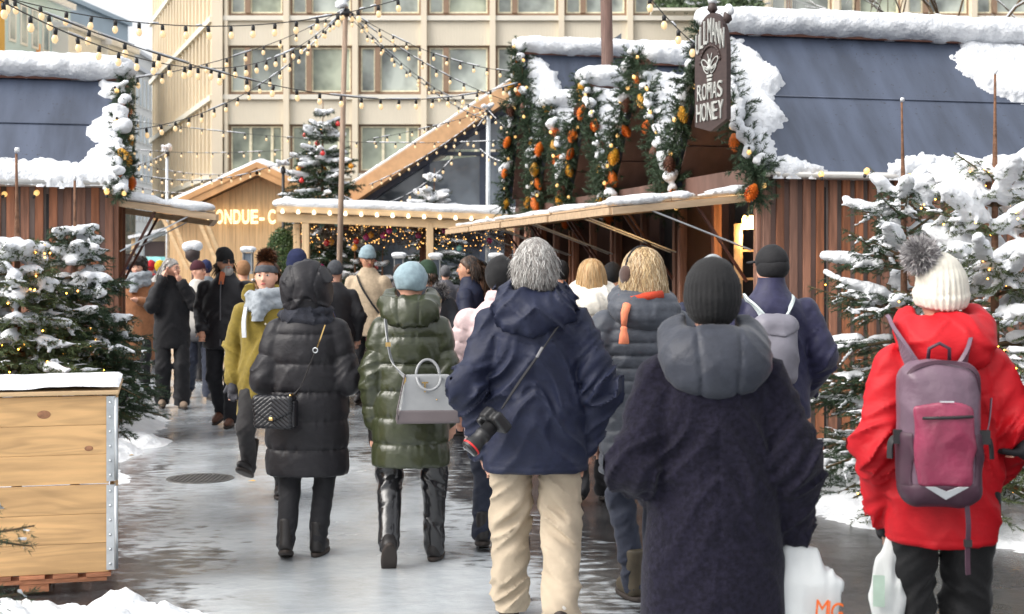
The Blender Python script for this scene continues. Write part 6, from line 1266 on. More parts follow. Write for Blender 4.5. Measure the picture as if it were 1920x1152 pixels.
b = MB(); b.lathe([(.030, .0), (.034, .012), (.034, .05), (.037, .052), (.037, .075), (.034, .078), (.036, .11), (.043, .125), (.043, .155), (.040, .16)], 20, 0, mt); b.build('lens', CB, cm); b = MB(); b.lathe([(.0435, .138), (.045, .139), (.045, .146), (.0435, .147)], 20, 0, mt); b.build('ring', CR, cm); b = MB(); b.lathe([(.001, .159), (.036, .162), (.036, .163), (.001, .166)], 20, 0, mt); b.build('front_glass', CG, cm)
g = Grid((-.12, -.12, -.12), (.12, .12, .12), .006); q = smin(rbox(g, tuple(-ld * .022), (.072, .050, .026), .012, [list(r) for r in mt.to_3x3()]), rbox(g, tuple(-ld * .015 + lu * .055), (.028, .02, .03), .01, [list(r) for r in mt.to_3x3()]), .01); q = smin(q, rbox(g, tuple(-ld * .002 + lx * .056), (.016, .048, .032), .012, [list(r) for r in mt.to_3x3()]), .01); obj('camera_body', g.mesh('camera_body', g.full(q), CB), cm)
o_ = cm.location; loc = lambda p: pw(p1, p) - o_
strap('strap', [loc((-.15, -.245, 1.0)), loc((-.07, -.225, 1.12)), loc((.03, -.215, 1.26)), loc((.10, -.165, 1.36))], .024, .004, BLK, cm); strap('strap_buckle', [loc((.004, -.226, 1.225)), loc((.03, -.220, 1.27))], .03, .006, M('grey_tab', (.22, .22, .23), .5), cm)

# 2 the dark coat
p2 = person('person in a dark navy wool coat and ribbed black beanie in the foreground', 1336, 4.5, 1.655, 0,
    dict(mat=F_NAVY2, hem=.36, shw=.168, cw=.205, hw=.245, ww=.215, dp=.155, hdp=.18, sleeve=(.090, .086, .068), fold=.018, blend=.02, seam=1, name='coat', hood=dict(z=1.43, w=.172, hh=.12, th=.09, y=-.105, tilt=-12, mat=F_SLATE, fold=.004, rr=.108, rt=.055, seams=(-.065, .065))),
    dict(mat=BLK), dict(shaft=.16), dict(hats=[('beanie', F_KNITB, dict(ribs=34, ra=.0028, h=.122, w=.096, zb=-.085, slope=.12, tip=(0, -.02, .09), tipr=(.045, .055, .045)))]),
    {'L': ((-.258, -.04, 1.08), (-.17, .20, .98)), 'R': ((.268, -.04, 1.10), (.268, .03, .865))}, (.06, 'L'), .1, .0095, gloves=(BLK, 'R'))
PLA = M('white_carrier_plastic', (.62, .64, .64), .35, var=.05, vscale=9, bump=.25, bscale=22, bdist=.012, trans=.12)
def carrier(name, label, loc, w, hgt, dp, mat, parent_rz=0, hand=None, seed=1, h=.009, hk=.62):
    o = thing(name, label, 'bag', loc, parent_rz); g = Grid((-w - .04, -dp - .06, -hgt - .04), (w + .04, dp + .06, hand[2] + .03), h); zt = -.06
    t = np.clip((g.Z + hgt) / (hgt + zt), 0, 1); a = w * (.96 - .10 * (1 - t) + 0 * t) * np.where(g.Z > zt, np.clip(1 - (g.Z - zt) / (hand[2] - zt) * hk, .1, 1), 1); bb_ = dp * (1 - .45 * t) * np.where(g.Z > zt, np.clip(1 - (g.Z - zt) / (hand[2] - zt) * .7, .3, 1), 1)
    k = np.clip((g.Z - zt) / (hand[2] - zt), 0, 1); x = g.X - hand[0] * k; y = g.Y - hand[1] * k; q = (np.sqrt(np.sqrt((x / a) ** 4 + (y / bb_) ** 4)) - 1) * np.minimum(a, bb_) * .8; q = smax(q, -hgt - g.Z, .02); q = smax(q, g.Z - hand[2], .02); q = g.full(q)
    g.band(q, .03, lambda x, y, z, I: (np.abs(vnoise(x * 14 + z * 5 + seed, y * 14, z * 6) * 2 - 1) - .4) * .012 + (np.abs(vnoise((x - hand[0] * .5) * 40 + seed, y * 10, z * 3) * 2 - 1) - .4) * .012 * np.clip((z - zt + .08) * 8, 0, 1)); obj('bag_body', g.mesh('bag_body', q, mat), o); return o
hd2 = pw(p2, (.268, .035, .76)); cb = carrier('carrier_bag', 'white plastic carrier bag with orange letters in the navy coat\'s hand', (hd2.x + .02, hd2.y - .05, hd2.z), .118, .36, .07, PLA, 0, (-.03, .03, .05))
ORM = M('orange_print', (.80, .14, .01), .45); GRM = M('green_print', (.10, .26, .02), .45)
for i, (ch, dx) in enumerate((('M', 0), ('I', .052), ('G', .062))): me = text_mesh('letter', ch, .080, ORM, .0012); obj('letter', me, cb, (.028 + dx * .8, -.075 + .004 * i, -.155 - .006 * i), (R(92), R(4), R(8)), (.78 if ch != 'I' else .5, 1, 1))
b = MB(); b.box((.03, -.086, -.27), (.09, -.083, -.185)); b.build('green_patch', GRM, cb, rot=(0, 0, R(4)))

# 3 the red jacket
p3 = person('person in a red hooded jacket and cream bobble hat', 1766, 5.0, 1.665, -4,
    dict(mat=F_RED, hem=.72, shw=.17, cw=.205, hw=.205, ww=.20, dp=.145, hdp=.155, sleeve=(.084, .078, .062), fold=.020, yoke=(1.24,), hood=dict(z=1.455, w=.150, hh=.10, th=.075, y=-.085, tilt=-12, fold=.012, rr=.108, rt=.05)),
    dict(mat=fabric('black_softshell', (.012, .012, .013), .6, .1), r=(.105, .085, .085), fold=.010), dict(shaft=.15),
    dict(hats=[('beanie', F_KNITW, dict(ribs=30, ra=.0035, h=.130, w=.094, cuff=.055, zb=-.035, slope=.18, tip=(-.02, -.03, .10), tipr=(.045, .055, .05))), ('pom', [M('pompom_fur_grey', (.42, .40, .41), .9), M('pompom_fur_pale', (.68, .66, .66), .9), M('pompom_fur_dark', (.20, .19, .195), .9)], dict(c=(-.085, -.05, .150), r=.05, n=9000, ln=.014))]),
    {'L': ((-.245, -.05, 1.07), (-.195, .08, .82)), 'R': ((.262, -.04, 1.14), (.24, .14, .97))}, (.05, 'R'), .1, .0095, gloves=(BLK, 'L'))
BPM = M('mauve_ripstop', srgb(108, 86, 100), .42, var=.12, vscale=7, bump=.6, bscale=12, bdist=.015); BPP = M('pink_ripstop', srgb(142, 56, 82), .36, var=.2, vscale=7, bump=.7, bscale=11, bdist=.015); BPD = M('plum_nylon', srgb(74, 48, 62), .5, var=.15, vscale=9, bump=.25, bscale=14, bdist=.01); BPG = M('grey_reflective', (.5, .52, .54), .5); ZIP = M('zip_black', (.02, .018, .02), .5)
bp = thing('backpack', 'pink and mauve backpack worn on the red jacket', 'backpack', pw(p3, (-.062, -.175, 1.165)), R(-4), None, .93)
def shell(name, mat, f, lo, hi, h, parent, disp=None):
    g = Grid(lo, hi, h); q = g.full(f(g)); 
    if disp: g.band(q, .03, disp)
    return obj(name, g.mesh(name, q, mat), parent)
bpf = lambda g: smax(smin(rbox(g, (0, -.055, -.02), (.145, .085, .26), .07), ell(g, (0, -.075, .0), (.115, .095, .23)), .05), -1 - g.Z, .01)
fold3 = lambda x, y, z, I: (np.abs(vnoise(x * 9 + 5, y * 9, z * 7 + x * 8) * 2 - 1) - .4) * .012
shell('main_body', BPM, bpf, (-.2, -.22, -.32), (.2, .08, .3), .008, bp, fold3)
shell('front_pocket', BPP, lambda g: smax(smax(bpf(g) - .008, np.abs(g.X) - .108 + .10 * np.maximum(-g.Z - .05, 0), .012), np.maximum(g.Z - .10 + g.X ** 2 * 1.5, -.20 - g.Z - g.X ** 2 * 0), .012), (-.16, -.24, -.26), (.16, -.06, .14), .007, bp, lambda x, y, z, I: fold3(x, y, z, I) + (np.abs(vnoise(x * 7 - z * 9, y, z * 5 + x * 12 + 2) * 2 - 1) - .4) * .010)
shell('base', BPD, lambda g: smax(bpf(g) - .005, np.maximum(g.Z + .19, -.32 - g.Z), .012), (-.2, -.24, -.33), (.2, .06, -.16), .008, bp, fold3)
for s in (-1, 1): shell('side_pocket', BPD, lambda g, s=s: smax(bpf(g) - .006, np.maximum(.105 - s * g.X, np.abs(g.Z + .11) - .10), .012), (-.2, -.22, -.26), (.2, .06, .03), .008, bp, fold3)
strap('top_zip', [(-.135, -.085, .10), (-.118, -.118, .20), (-.05, -.118, .236), (.05, -.118, .236), (.118, -.118, .20), (.135, -.085, .10)], .014, .006, BPD, bp, 24); b = MB(); b.tube([(-.085, -.178, .045), (-.03, -.188, .048), (.03, -.188, .050), (.09, -.178, .052)], .006, 6); b.build('pocket_zip', ZIP, bp)
b = MB(); b.tube([(-.038, -.05, .245), (-.036, -.06, .285), (0, -.065, .305), (.036, -.06, .285), (.038, -.05, .245)], .007, 6); b.build('grab_loop', BPD, bp)
b = MB(); b.prism([(-.075, .03), (0, -.02), (.075, .03), (.03, .0), (0, -.012 + .03), (-.03, .0)][:3] + [(.04, .03), (0, .012), (-.04, .03)], .003, 0, Matrix(((1, 0, 0, 0), (0, -.35, -.9, -.166), (0, .94, -.34, -.225), (0, 0, 0, 1)))); b.build('reflective_chevron', BPG, bp)
b = MB(); b.box((-.025, -.187, .092), (.025, -.184, .097)); b.build('small_mark', BPG, bp, rot=(R(-3), 0, 0))
for s in (-1, 1):
    strap('shoulder_strap', [(s * .085, -.03, .22), (s * .115, -.005, .28), (s * .13, .08, .345), (s * .13, .16, .375)], .062, .014, BPM, bp, 12); strap('side_strap', [(s * .10, -.12, -.03), (s * .145, -.09, -.03), (s * .175, -.08, -.05), (s * .18, -.085, -.11)], .024, .008, ZIP, bp)
    b = MB(); b.box((s * .15 - .02, -.105, -.055), (s * .15 + .02, -.085, -.005)); b.build('buckle', ZIP, bp)
strap('lower_strap', [(.205, .02, .10), (.185, -.02, .0), (.15, -.05, -.08)], .014, .004, BPM, bp); strap('hanging_strap', [(.085, -.10, -.24), (.09, -.115, -.34), (.088, -.11, -.44), (.09, -.11, -.52)], .020, .004, BPD, bp); b = MB(); b.box((.076, -.12, -.42), (.102, -.10, -.395)); b.build('buckle', ZIP, bp)
hd3 = pw(p3, (-.20, .05, .76)); PAP = M('white_paper_bag', (.64, .66, .65), .45, var=.06, vscale=9, bump=.3, bscale=16, bdist=.012)
wb = carrier('carrier_bag', 'small white bag hanging from the red jacket\'s left hand', (hd3.x, hd3.y - .05, hd3.z - .17), .058, .14, .05, PAP, R(-20), (.01, 0, .18), 4, .008, .72); b = MB(); b.box((-.045, -.064, -.09), (-.005, -.061, .02)); b.build('pale_green_panel', M('pale_green_print', (.45, .58, .48), .5), wb)
lg = MB(); lg.add([(-.03, 0, 0), (0, 0, .022), (.034, 0, .0), (.022, 0, -.002), (.002, 0, .009), (-.012, 0, -.004)], [(0, 5, 4, 1), (1, 4, 3, 2)]); lo_ = lg.build('trouser_mark', M('white_mark', (.8, .8, .8), .5), p3, (.135, -.118, .42))
# the neighbour at the right edge, only a gloved arm in view
p4 = person('person beyond the right edge whose black glove holds the red sleeve', 2062, 4.95, 1.70, 0, dict(mat=BLK, hem=.6), dict(), None, dict(hats=[('beanie', F_KNITB)]), {'L': ((-.12, -.14, 1.13), (-.215, -.10, 1.085)), 'R': ((.27, -.05, 1.13), (.25, .07, .9))}, (.05, 'L'), .1, .016, gloves=(BLK, 'L'))
# 5 black long puffer, hood up
p5 = person('woman in a long black puffer coat with the hood up', 576, 8.1, 1.64, 0,
    dict(mat=F_BLKP, hem=.49, shw=.172, cw=.218, hw=.248, ww=.240, dp=.155, hdp=.17, sleeve=(.088, .088, .07), fold=.008, puff=(.172, .017), puff0=.0, spf=1.0, name='coat'),
    dict(mat=BLK, r=(.09, .070, .052), fold=.006), dict(mat=LEATHB, shaft=.13),
    dict(hood_up=dict(mat=F_BLKP, w=.155), scarf=(F_SCRB, dict(z=1.475, r=.115, t=.036, n=2))), {'L': ((-.248, -.02, 1.08), (-.12, .19, 1.02)), 'R': ((.248, -.02, 1.08), (.12, .19, 1.02))}, (.10, 'R'), .098, .0105,
    legs={'L': ((-.1, 0, .90), (-.105, .04, .5), (-.115, -.10, .115), -.25), 'R': ((.1, 0, .90), (.1, .07, .5), (.06, .02, .085), 0)})
QL = M('quilted_black_leather', (.012, .012, .015), .33, var=.1, vscale=15)
hb = attach('handbag', 'black quilted crossbody handbag on the black puffer', 'handbag', p5, (-.155, -.255, .905), R(-12))
def chev(x, y, z, I): s = (z + np.abs(x) * .8) / .024; s = s - np.floor(s); return .0055 * np.exp(-((s - .5) / .14) ** 2)
shell('bag_body', QL, lambda g: rbox(g, (0, 0, -.01), (.115, .042, .085), .022), (-.15, -.08, -.12), (.15, .08, .1), .0045, hb, chev); shell('flap', QL, lambda g: smax(rbox(g, (0, -.006, .012), (.119, .050, .082), .024), -.012 + np.abs(g.X) * .5 - .045 - g.Z, .01), (-.15, -.09, -.10), (.15, .08, .12), .0045, hb, chev)
b = MB(); b.box((-.012, -.062, -.045), (.012, -.054, -.028), bev=.003); b.build('clasp', GOLD, hb); shell('gusset', QL, lambda g: rbox(g, (.115, .005, -.01), (.012, .035, .075), .012), (.09, -.06, -.11), (.15, .07, .1), .005, hb)
o_ = hb.location; rzm = Matrix.Rotation(-hb.rotation_euler.z, 3, 'Z'); loc = lambda p: rzm @ (pw(p5, p) - o_)
strap('strap', [(.105, -.02, .075), loc((0, -.235, 1.06)), loc((.05, -.232, 1.18)), loc((.085, -.222, 1.27))], .016, .006, LEATHB, hb); strap('chain', [loc((.085, -.222, 1.27)), loc((.11, -.212, 1.34)), loc((.128, -.165, 1.41))], .012, .007, GOLD, hb); strap('chain', [(.105, -.02, .075), (.105, -.03, .095), loc((-.03, -.238, 1.005))], .012, .007, GOLD, hb); b = MB(); b.tube([loc((.082, -.228, 1.265)) + Vector((.014 * math.cos(a), -.004, .014 * math.sin(a))) for a in [2 * math.pi * i / 12 for i in range(13)]], .0035, 6, cap=False); b.build('ring', GALV, hb)

# 6 olive puffer
p6 = person('woman in a shiny olive puffer coat and pale blue hat', 770, 7.95, 1.67, 0,
    dict(mat=F_GRN, hem=.565, shw=.162, cw=.200, hw=.225, ww=.205, dp=.15, hdp=.165, sleeve=(.080, .076, .060), fold=.009, puff=(.155, .018), puff0=.02, spf=1.0, name='coat', hood=dict(z=1.475, w=.145, hh=.085, th=.085, y=-.075, tilt=-8, fold=.014, rr=.105, rt=.055, seams=(-.06, .06))),
    dict(mat=LEGG, r=(.092, .074, .054), fold=.008), dict(mat=LEATHB, shaft=.11),
    dict(hats=[('beanie', F_LBL, dict(h=.105, w=.096, zb=-.03, slope=.1, lump=.014, tip=(0, -.01, .06), tipr=(.075, .08, .05)))]), {'L': ((-.222, -.02, 1.08), (-.215, .02, .82)), 'R': ((.222, -.02, 1.08), (.215, .06, .84))}, (.1, 'R'), .11, .0105, gloves=(LEATHB, 'L'),
    legs={'L': ((-.105, 0, .90), (-.13, .06, .5), (-.11, -.20, .15), -.9), 'R': ((.105, 0, .90), (.135, .06, .5), (.135, .05, .085), 0)})
GBM = M('grey_grained_leather', srgb(142, 144, 146), .42, var=.06, vscale=12, bump=.12, bscale=200, bdist=.002); GBD = M('taupe_leather', srgb(98, 90, 92), .45, var=.06, vscale=12)
tb = attach('handbag', 'grey leather tote bag with gold fittings on the olive coat', 'handbag', p6, (.115, -.275, .985), R(8))
def toteq(g): k = np.clip((g.Z + .13) / .26, 0, 1); return smax(np.maximum(np.abs(g.X) - (.168 - .045 * k), np.abs(g.Y) - (.075 - .050 * k)), np.abs(g.Z) - .13, .012)
shell('bag_body', GBM, toteq, (-.2, -.1, -.16), (.2, .1, .16), .006, tb, lambda x, y, z, I: (vnoise(x * 8, y * 8, z * 8) - .5) * .008); shell('bag_base', GBD, lambda g: smax(toteq(g) - .003, g.Z + .06, .006), (-.2, -.11, -.16), (.2, .11, -.04), .006, tb); 
for yy in (-.03, .03): b = MB(); b.tube([(.004 - .064 * math.cos(a), yy * (1 + .8 * math.sin(a)) if yy > 0 else yy - .05 * abs(math.sin(a)) ** .7, .115 + (.088 if yy > 0 else -.068) * math.sin(a)) for a in [math.pi * i / 14 for i in range(15)]], .008, 8); b.build('handle', GBM, tb)
b = MB(); b.box((-.022, -.052, .035), (-.014, -.047, .085)); b.box((-.035, -.050, .082), (.0, -.046, .09)); b.build('clasp', GOLD, tb); b = MB(); b.lathe([(.004, 0), (.004, .003), (.001, .004)], 10, 0, Matrix.Translation((.045, -.058, -.005)) @ Matrix.Rotation(R(90), 4, 'X')); b.build('stud', GOLD, tb); b = MB(); b.box((-.130, -.03, .07), (-.118, -.015, .115)); b.build('strap_hook', GOLD, tb); shell('edge_piping', GBD, lambda g: np.minimum(cone(g, (-.124, -.026, .128), (-.168, -.074, -.06), .005, .005), cone(g, (-.168, -.074, -.06), (-.166, -.072, -.128), .005, .005)), (-.2, -.1, -.15), (-.1, 0, .15), .005, tb)
o_ = tb.location; rzm = Matrix.Rotation(-tb.rotation_euler.z, 3, 'Z'); loc = lambda p: rzm @ (pw(p6, p) - o_); strap('strap', [(-.124, -.022, .115), loc((-.085, -.235, 1.18)), loc((-.115, -.225, 1.30)), loc((-.135, -.14, 1.425))], .022, .005, GBM, tb); b = MB(); q_ = loc((-.112, -.236, 1.285)); b.box((q_.x - .014, q_.y - .005, q_.z - .012), (q_.x + .014, q_.y + .004, q_.z + .012)); b.build('buckle', GOLD, tb)

# 7 mustard parka facing the camera
p7 = person('woman in a mustard parka with grey headband walking towards the camera', 500, 10.2, 1.70, 176,
    dict(mat=F_MUS, hem=.60, shw=.18, cw=.205, hw=.225, ww=.195, dp=.14, hdp=.155, sleeve=(.075, .070, .058), fold=.013, name='parka', hood=dict(z=1.44, w=.155, hh=.075, th=.07, fold=.012, rr=.115, rt=.045)),
    dict(mat=fabric('washed_black_denim', (.035, .033, .034), .8), r=(.09, .066, .05), fold=.007), dict(mat=LEATHB, shaft=.20),
    dict(face=True, pitch=-2, hats=[('band', F_KNITG)], hair=('bun', [hair_mat('auburn_hair', (.10, .035, .014), (.17, .065, .028)), HBRN]), scarf=(F_SCARF, dict(z=1.455, r=.105, t=.040, n=3, tails=True))), {'L': ((-.25, -.03, 1.12), (-.245, .05, .87)), 'R': ((.26, -.05, 1.12), (.245, .02, .87))}, (.15, 'L'), .095, .012, gloves=(fabric('grey_glove', (.06, .06, .07)), 'R'),
    legs={'R': ((.10, 0, .90), (.115, .17, .52), (.125, .02, .235), .35), 'L': ((-.095, 0, .90), (-.1, .05, .49), (-.1, -.05, .085), 0)})
for z in (1.28, 1.12, .95, .80, .65): b = MB(); b.lathe([(.008, 0), (.008, .003), (.001, .005)], 10, 0, Matrix.Translation((-.03, .158, z)) @ Matrix.Rotation(R(-90), 4, 'X')); b.build('press_stud', M('stud_cream', (.6, .55, .45), .3), p7)
strap('pack_strap', [(.13, .10, 1.40), (.135, .138, 1.30), (.13, .145, 1.18)], .04, .008, M('pale_strap', (.55, .57, .6), .6), p7)
# 8 bearded man
p8 = person('bearded man in black jacket, beanie and sunglasses walking towards the camera', 424, 14.8, 1.82, 172,
    dict(mat=F_BLKP, hem=.77, shw=.21, cw=.24, hw=.235, ww=.23, dp=.16, sleeve=(.088, .082, .062), fold=.014, collar=1.54), dict(mat=fabric('black_jeans', (.014, .014, .017), .8), r=(.10, .078, .062), fold=.008), dict(mat=BROWNL, shaft=.10),
    dict(face=True, yaw=38, hats=[('beanie', F_KNITB, dict(h=.13, zb=.012, slope=.05, tip=(.03, -.06, .10), tipr=(.04, .05, .05), lump=.014))], glasses=(M('dark_lenses', (.008, .008, .009), .1), True), beard=[HGRY[0]], hair=('short', HDRK, dict(n=300, len=.12))), {'L': ((-.27, -.05, 1.14), (-.20, .14, .96)), 'R': ((.27, -.05, 1.14), (.20, .14, .96))}, (.16, 'L'), .1, .015, skin=SKINT)
ZG = M('zip_grey', (.10, .10, .11), .4); strap('zip', [(0, .150, 1.44), (0, .168, 1.30), (0, .170, 1.08), (0, .172, .80)], .012, .006, ZG, p8); strap('collar_shirt', [(0, .095, 1.535), (0, .125, 1.47), (0, .15, 1.41)], .05, .01, M('orange_fleece', (.5, .14, .06), .8), p8)
for s_ in (-1, 1): strap('pocket_flap', [(s_ * .09, .165, .98), (s_ * .15, .14, .955)], .03, .008, F_BLKP, p8)
# 9 grey haired woman
person('grey haired woman in a long black coat touching her ear', 322, 16.6, 1.74, -160, dict(mat=BLK, hem=.70, cw=.205, hw=.215, ww=.20, sleeve=(.078, .072, .06), fold=.012, name='coat', collar=1.56), dict(mat=BLK, r=(.10, .09, .09), fold=.01), dict(mat=TANL, shaft=.06),
    dict(face=True, yaw=50, hair=('tail', HGRY)), {'L': ((-.24, .10, 1.22), (-.10, .14, 1.46)), 'R': ((.24, .08, 1.20), (.12, .10, 1.50))}, (.10, 'L'), .1, .017)
# 10 woman in a white and grey knit coat
KN2 = M('white_to_grey_knit', (.62, .60, .56), .9, var=.1, vscale=30, bump=.5, bscale=120, bdist=.008)
n = KN2.node_tree.nodes; L = KN2.node_tree.links; tc = n.new('ShaderNodeTexCoord'); sx = n.new('ShaderNodeSeparateXYZ'); L.new(tc.outputs['Object'], sx.inputs[0]); cr = n.new('ShaderNodeValToRGB'); cr.color_ramp.elements[0].position = .80; cr.color_ramp.elements[0].color = (.12, .12, .13, 1); cr.color_ramp.elements[1].position = 1.0; cr.color_ramp.elements[1].color = (.62, .60, .56, 1); e_ = cr.color_ramp.elements.new(.72); e_.color = (.05, .05, .055, 1)
L.new(sx.outputs['Z'], cr.inputs[0]); L.new(cr.outputs[0], n['Principled BSDF'].inputs['Base Color'])
person('woman in a white and grey knit coat and maroon beanie', 372, 17.8, 1.72, -158, dict(mat=KN2, hem=.72, cw=.20, hw=.215, ww=.20, fold=.01, name='coat'), dict(mat=F_DEN, r=(.10, .085, .085), fold=.01), dict(mat=LEATHB, shaft=.06),
    dict(face=True, yaw=42, hats=[('beanie', fabric('maroon_knit', (.055, .014, .022), .9), dict(zb=.01, slope=.1))], glasses=(M('red_frames', (.10, .02, .02), .3), False)), None, (.22, 'L'), .1, .018)
# 11 beige coat
p11 = person('man in a beige coat, pale blue beanie and glasses', 690, 17.0, 1.88, 168, dict(mat=F_BEI, hem=.76, cw=.215, hw=.235, ww=.21, sleeve=(.078, .072, .062), fold=.011, name='coat', collar=1.53), dict(mat=BLK, r=(.09, .07, .058)), dict(shaft=.12),
    dict(face=True, yaw=35, pitch=-14, hats=[('beanie', F_LBL, dict(h=.13, cuff=.06, zb=.01, slope=.08, ribs=30))], glasses=(M('black_frames', (.01, .01, .01), .3), False), hair=('short', HDRK, dict(n=250, len=.05))), {'L': ((-.25, -.04, 1.13), (-.20, .10, .93)), 'R': ((.25, -.04, 1.13), (.20, .10, .93))}, (.12, 'L'), .1, .017, skin=SKINT)
strap('bag_strap', [(.10, .09, 1.44), (.03, .155, 1.32), (-.08, .16, 1.15), (-.17, .13, 1.02)], .022, .006, BLK, p11)
# 12 ponytail man in profile
person('man with a ponytail in a navy jacket seen in profile', 880, 14.0, 1.75, 78, dict(mat=F_NAVY, hem=.75, cw=.225, hw=.225, fold=.013, collar=1.56), dict(mat=F_DEN), None, dict(face=True, yaw=8, hair=('tail', [HBRN, HDRK[0]])), None, (.08, 'L'), .1, .016, skin=SKINT)
# 13 pink puffer
person('woman in a pale pink puffer jacket and black beanie', 938, 8.35, 1.70, -6, dict(mat=F_PINK, hem=.62, shw=.19, cw=.215, hw=.215, ww=.205, dp=.15, sleeve=(.084, .080, .064), puff=(.075, .014), spf=1.0, fold=.008, collar=1.56), dict(mat=F_DEN), None, dict(yaw=14, hats=[('beanie', F_KNITB, dict(h=.115, w=.094, zb=-.07, slope=.05, lump=.016))]), {'L': ((-.285, -.02, 1.10), (-.265, .03, .85)), 'R': ((.27, -.02, 1.1), (.25, .06, .85))}, (.08, 'R'), .1, .012)
# 14 cream hood
person('blonde woman in a cream hooded jacket', 1110, 9.95, 1.70, 0, dict(mat=F_WHT, hem=.70, cw=.215, hw=.215, sleeve=(.085, .08, .064), fold=.012, hood=dict(z=1.455, w=.15, hh=.095, th=.085, y=-.08, fold=.014, rr=.11, rt=.055)), dict(mat=BLK, r=(.10, .08, .07)), dict(mat=M('white_trainer', (.55, .55, .54), .6), shaft=.05), dict(yaw=-14, hair=('long', HBL2, dict(len=.24, n=4500, w=.004, wave=.002))), None, (.12, 'R'), .1, .013)
# 15 earmuffs
p15 = person('blonde woman with brown earmuffs in a grey quilted coat', 1204, 7.1, 1.74, 10, dict(mat=F_GREYP, hem=.63, shw=.185, cw=.215, hw=.22, ww=.205, dp=.15, sleeve=(.082, .076, .062), puff=(.062, .009), spf=1.0, fold=.008, name='coat', hood=dict(z=1.435, w=.155, hh=.105, th=.075, y=-.085, tilt=-10, puff=(.05, .007), fold=.008, rr=.112, rt=.042)),
    dict(mat=F_DEN, r=(.09, .068, .05), fold=.010), dict(mat=OLB, shaft=.17), dict(yaw=22, hair=('long', HBLD, dict(len=.23, n=6500, w=.0038, wave=.009, flare=.12)), hats=[('earmuff', BLK, dict(pad=fabric('brown_fleece', (.07, .04, .032), .95, .4)))]), {'L': ((-.27, -.02, 1.10), (-.25, .04, .84)), 'R': ((.27, -.02, 1.1), (.25, .05, .85))}, (.12, 'R'), .095, .0105,
    legs={'L': ((-.095, 0, .90), (-.10, .04, .5), (-.055, -.05, .085), 0)})
ts = attach('scarf_tassel', 'coral tassel of a scarf hanging on the grey coat', 'tassel', p15, (-.135, -.165, 1.40)); CO = M('coral_wool', srgb(238, 140, 104), .9, bump=.4, bscale=120, bdist=.005); OR2 = M('rust_wool', srgb(190, 66, 40), .9, bump=.4, bscale=120, bdist=.005)
b = MB(); b.tube([(.02, .02, .07), (.0, -.005, .03), (-.005, -.012, -.03)], [.022, .02, .014], 8); b.build('cord', CO, ts); b = MB(); b.lathe([(.010, -.03), (.017, -.04), (.016, -.055), (.022, -.075), (.027, -.115), (.024, -.118), (.001, -.112)], 14, 0, Matrix.Translation((-.005, -.012, 0))); b.build('fringe', CO, ts); b = MB(); b.tube([(.0, .09, .10), (.05, .04, .095), (.12, .02, .11), (.20, .03, .12)], .022, 8); b.build('neck_roll', OR2, ts)
# 16 grey cap, 17 black cap with backpack
person('person in a pale grey cap hidden behind the black beanie', 1337, 9.2, 1.73, 0, dict(mat=F_NAVY, hem=.75), dict(mat=F_DEN), None, dict(hats=[('cap', fabric('pale_grey_melange', (.30, .32, .33), .9))], hair=('short', HDRK, dict(n=250, len=.05))), None, (.08, 'L'), .1, .015)
p17 = person('man in a black cap and navy jacket wearing a pale grey rucksack', 1446, 8.4, 1.78, 4, dict(mat=fabric('indigo_shell', (.024, .024, .062), .55, .1), hem=.74, shw=.20, cw=.23, hw=.225, sleeve=(.084, .08, .064), fold=.014, collar=1.60), dict(mat=F_DEN), None, dict(yaw=30, hats=[('cap', fabric('black_cap_cloth', (.014, .014, .016), .8), dict(flap=True))]), {'L': ((-.27, -.03, 1.12), (-.24, .1, .9)), 'R': ((.295, -.05, 1.10), (.24, .10, .90))}, (.1, 'L'), .1, .012)
RS = M('pale_grey_ripstop', srgb(122, 120, 130), .55, var=.1, vscale=8, bump=.35, bscale=14, bdist=.012); rk = attach('rucksack', 'pale grey rucksack on the man in the black cap', 'backpack', p17, (-.03, -.19, 1.17), 0)
rqf = lambda g: smin(rbox(g, (0, -.045, -.02), (.125, .075, .20), .065), ell(g, (0, -.07, -.05), (.105, .085, .14)), .04)
shell('main_body', RS, rqf, (-.18, -.2, -.28), (.18, .08, .24), .010, rk, fold3); shell('lid', RS, lambda g: smax(rqf(g) - .008, .06 + g.X ** 2 * 2 - g.Z, .012), (-.19, -.2, .0), (.19, .08, .26), .010, rk, fold3)
for s in (-1, 1): strap('shoulder_strap', [(s * .07, -.02, .17), (s * .10, .02, .22), (s * .13, .10, .265), (s * .135, .17, .28)], .045, .012, M('pale_strap_mint', (.50, .56, .56), .6), rk, 10)
b = MB(); b.box((-.01, -.137, .0), (.035, -.134, .012)); b.build('yellow_mark', M('yellow_mark', (.6, .5, .2), .5), rk, rot=(0, R(-30), 0))
# 18.. behind the black puffer
person('person in a navy beanie and blue jacket behind the black puffer', 556, 13.4, 1.80, 20, dict(mat=fabric('blue_shell', (.022, .032, .12), .6), hem=.75), dict(), None, dict(yaw=20, hats=[('beanie', fabric('navy_knit', (.016, .022, .065), .9), dict(h=.12, zb=-.04, cuff=.05))]), None, (.08, 'L'), .1, .018)
person('person in a brown cap close behind the black hood', 578, 12.6, 1.70, 60, dict(mat=fabric('brown_shell', (.06, .035, .022), .7), hem=.75), dict(), None, dict(face=True, yaw=20, hats=[('beanie', fabric('brown_knit', (.055, .040, .030), .9), dict(h=.11, zb=.0, slope=.0))], skin=SKINT), None, (.05, 'L'), .1, .018)
person('person in dark grey just right of the black hood', 628, 15.5, 1.71, 10, dict(mat=F_BLKP, hem=.75), dict(), None, dict(hats=[('beanie', F_KNITG)]), None, (.05, 'L'), .1, .02)
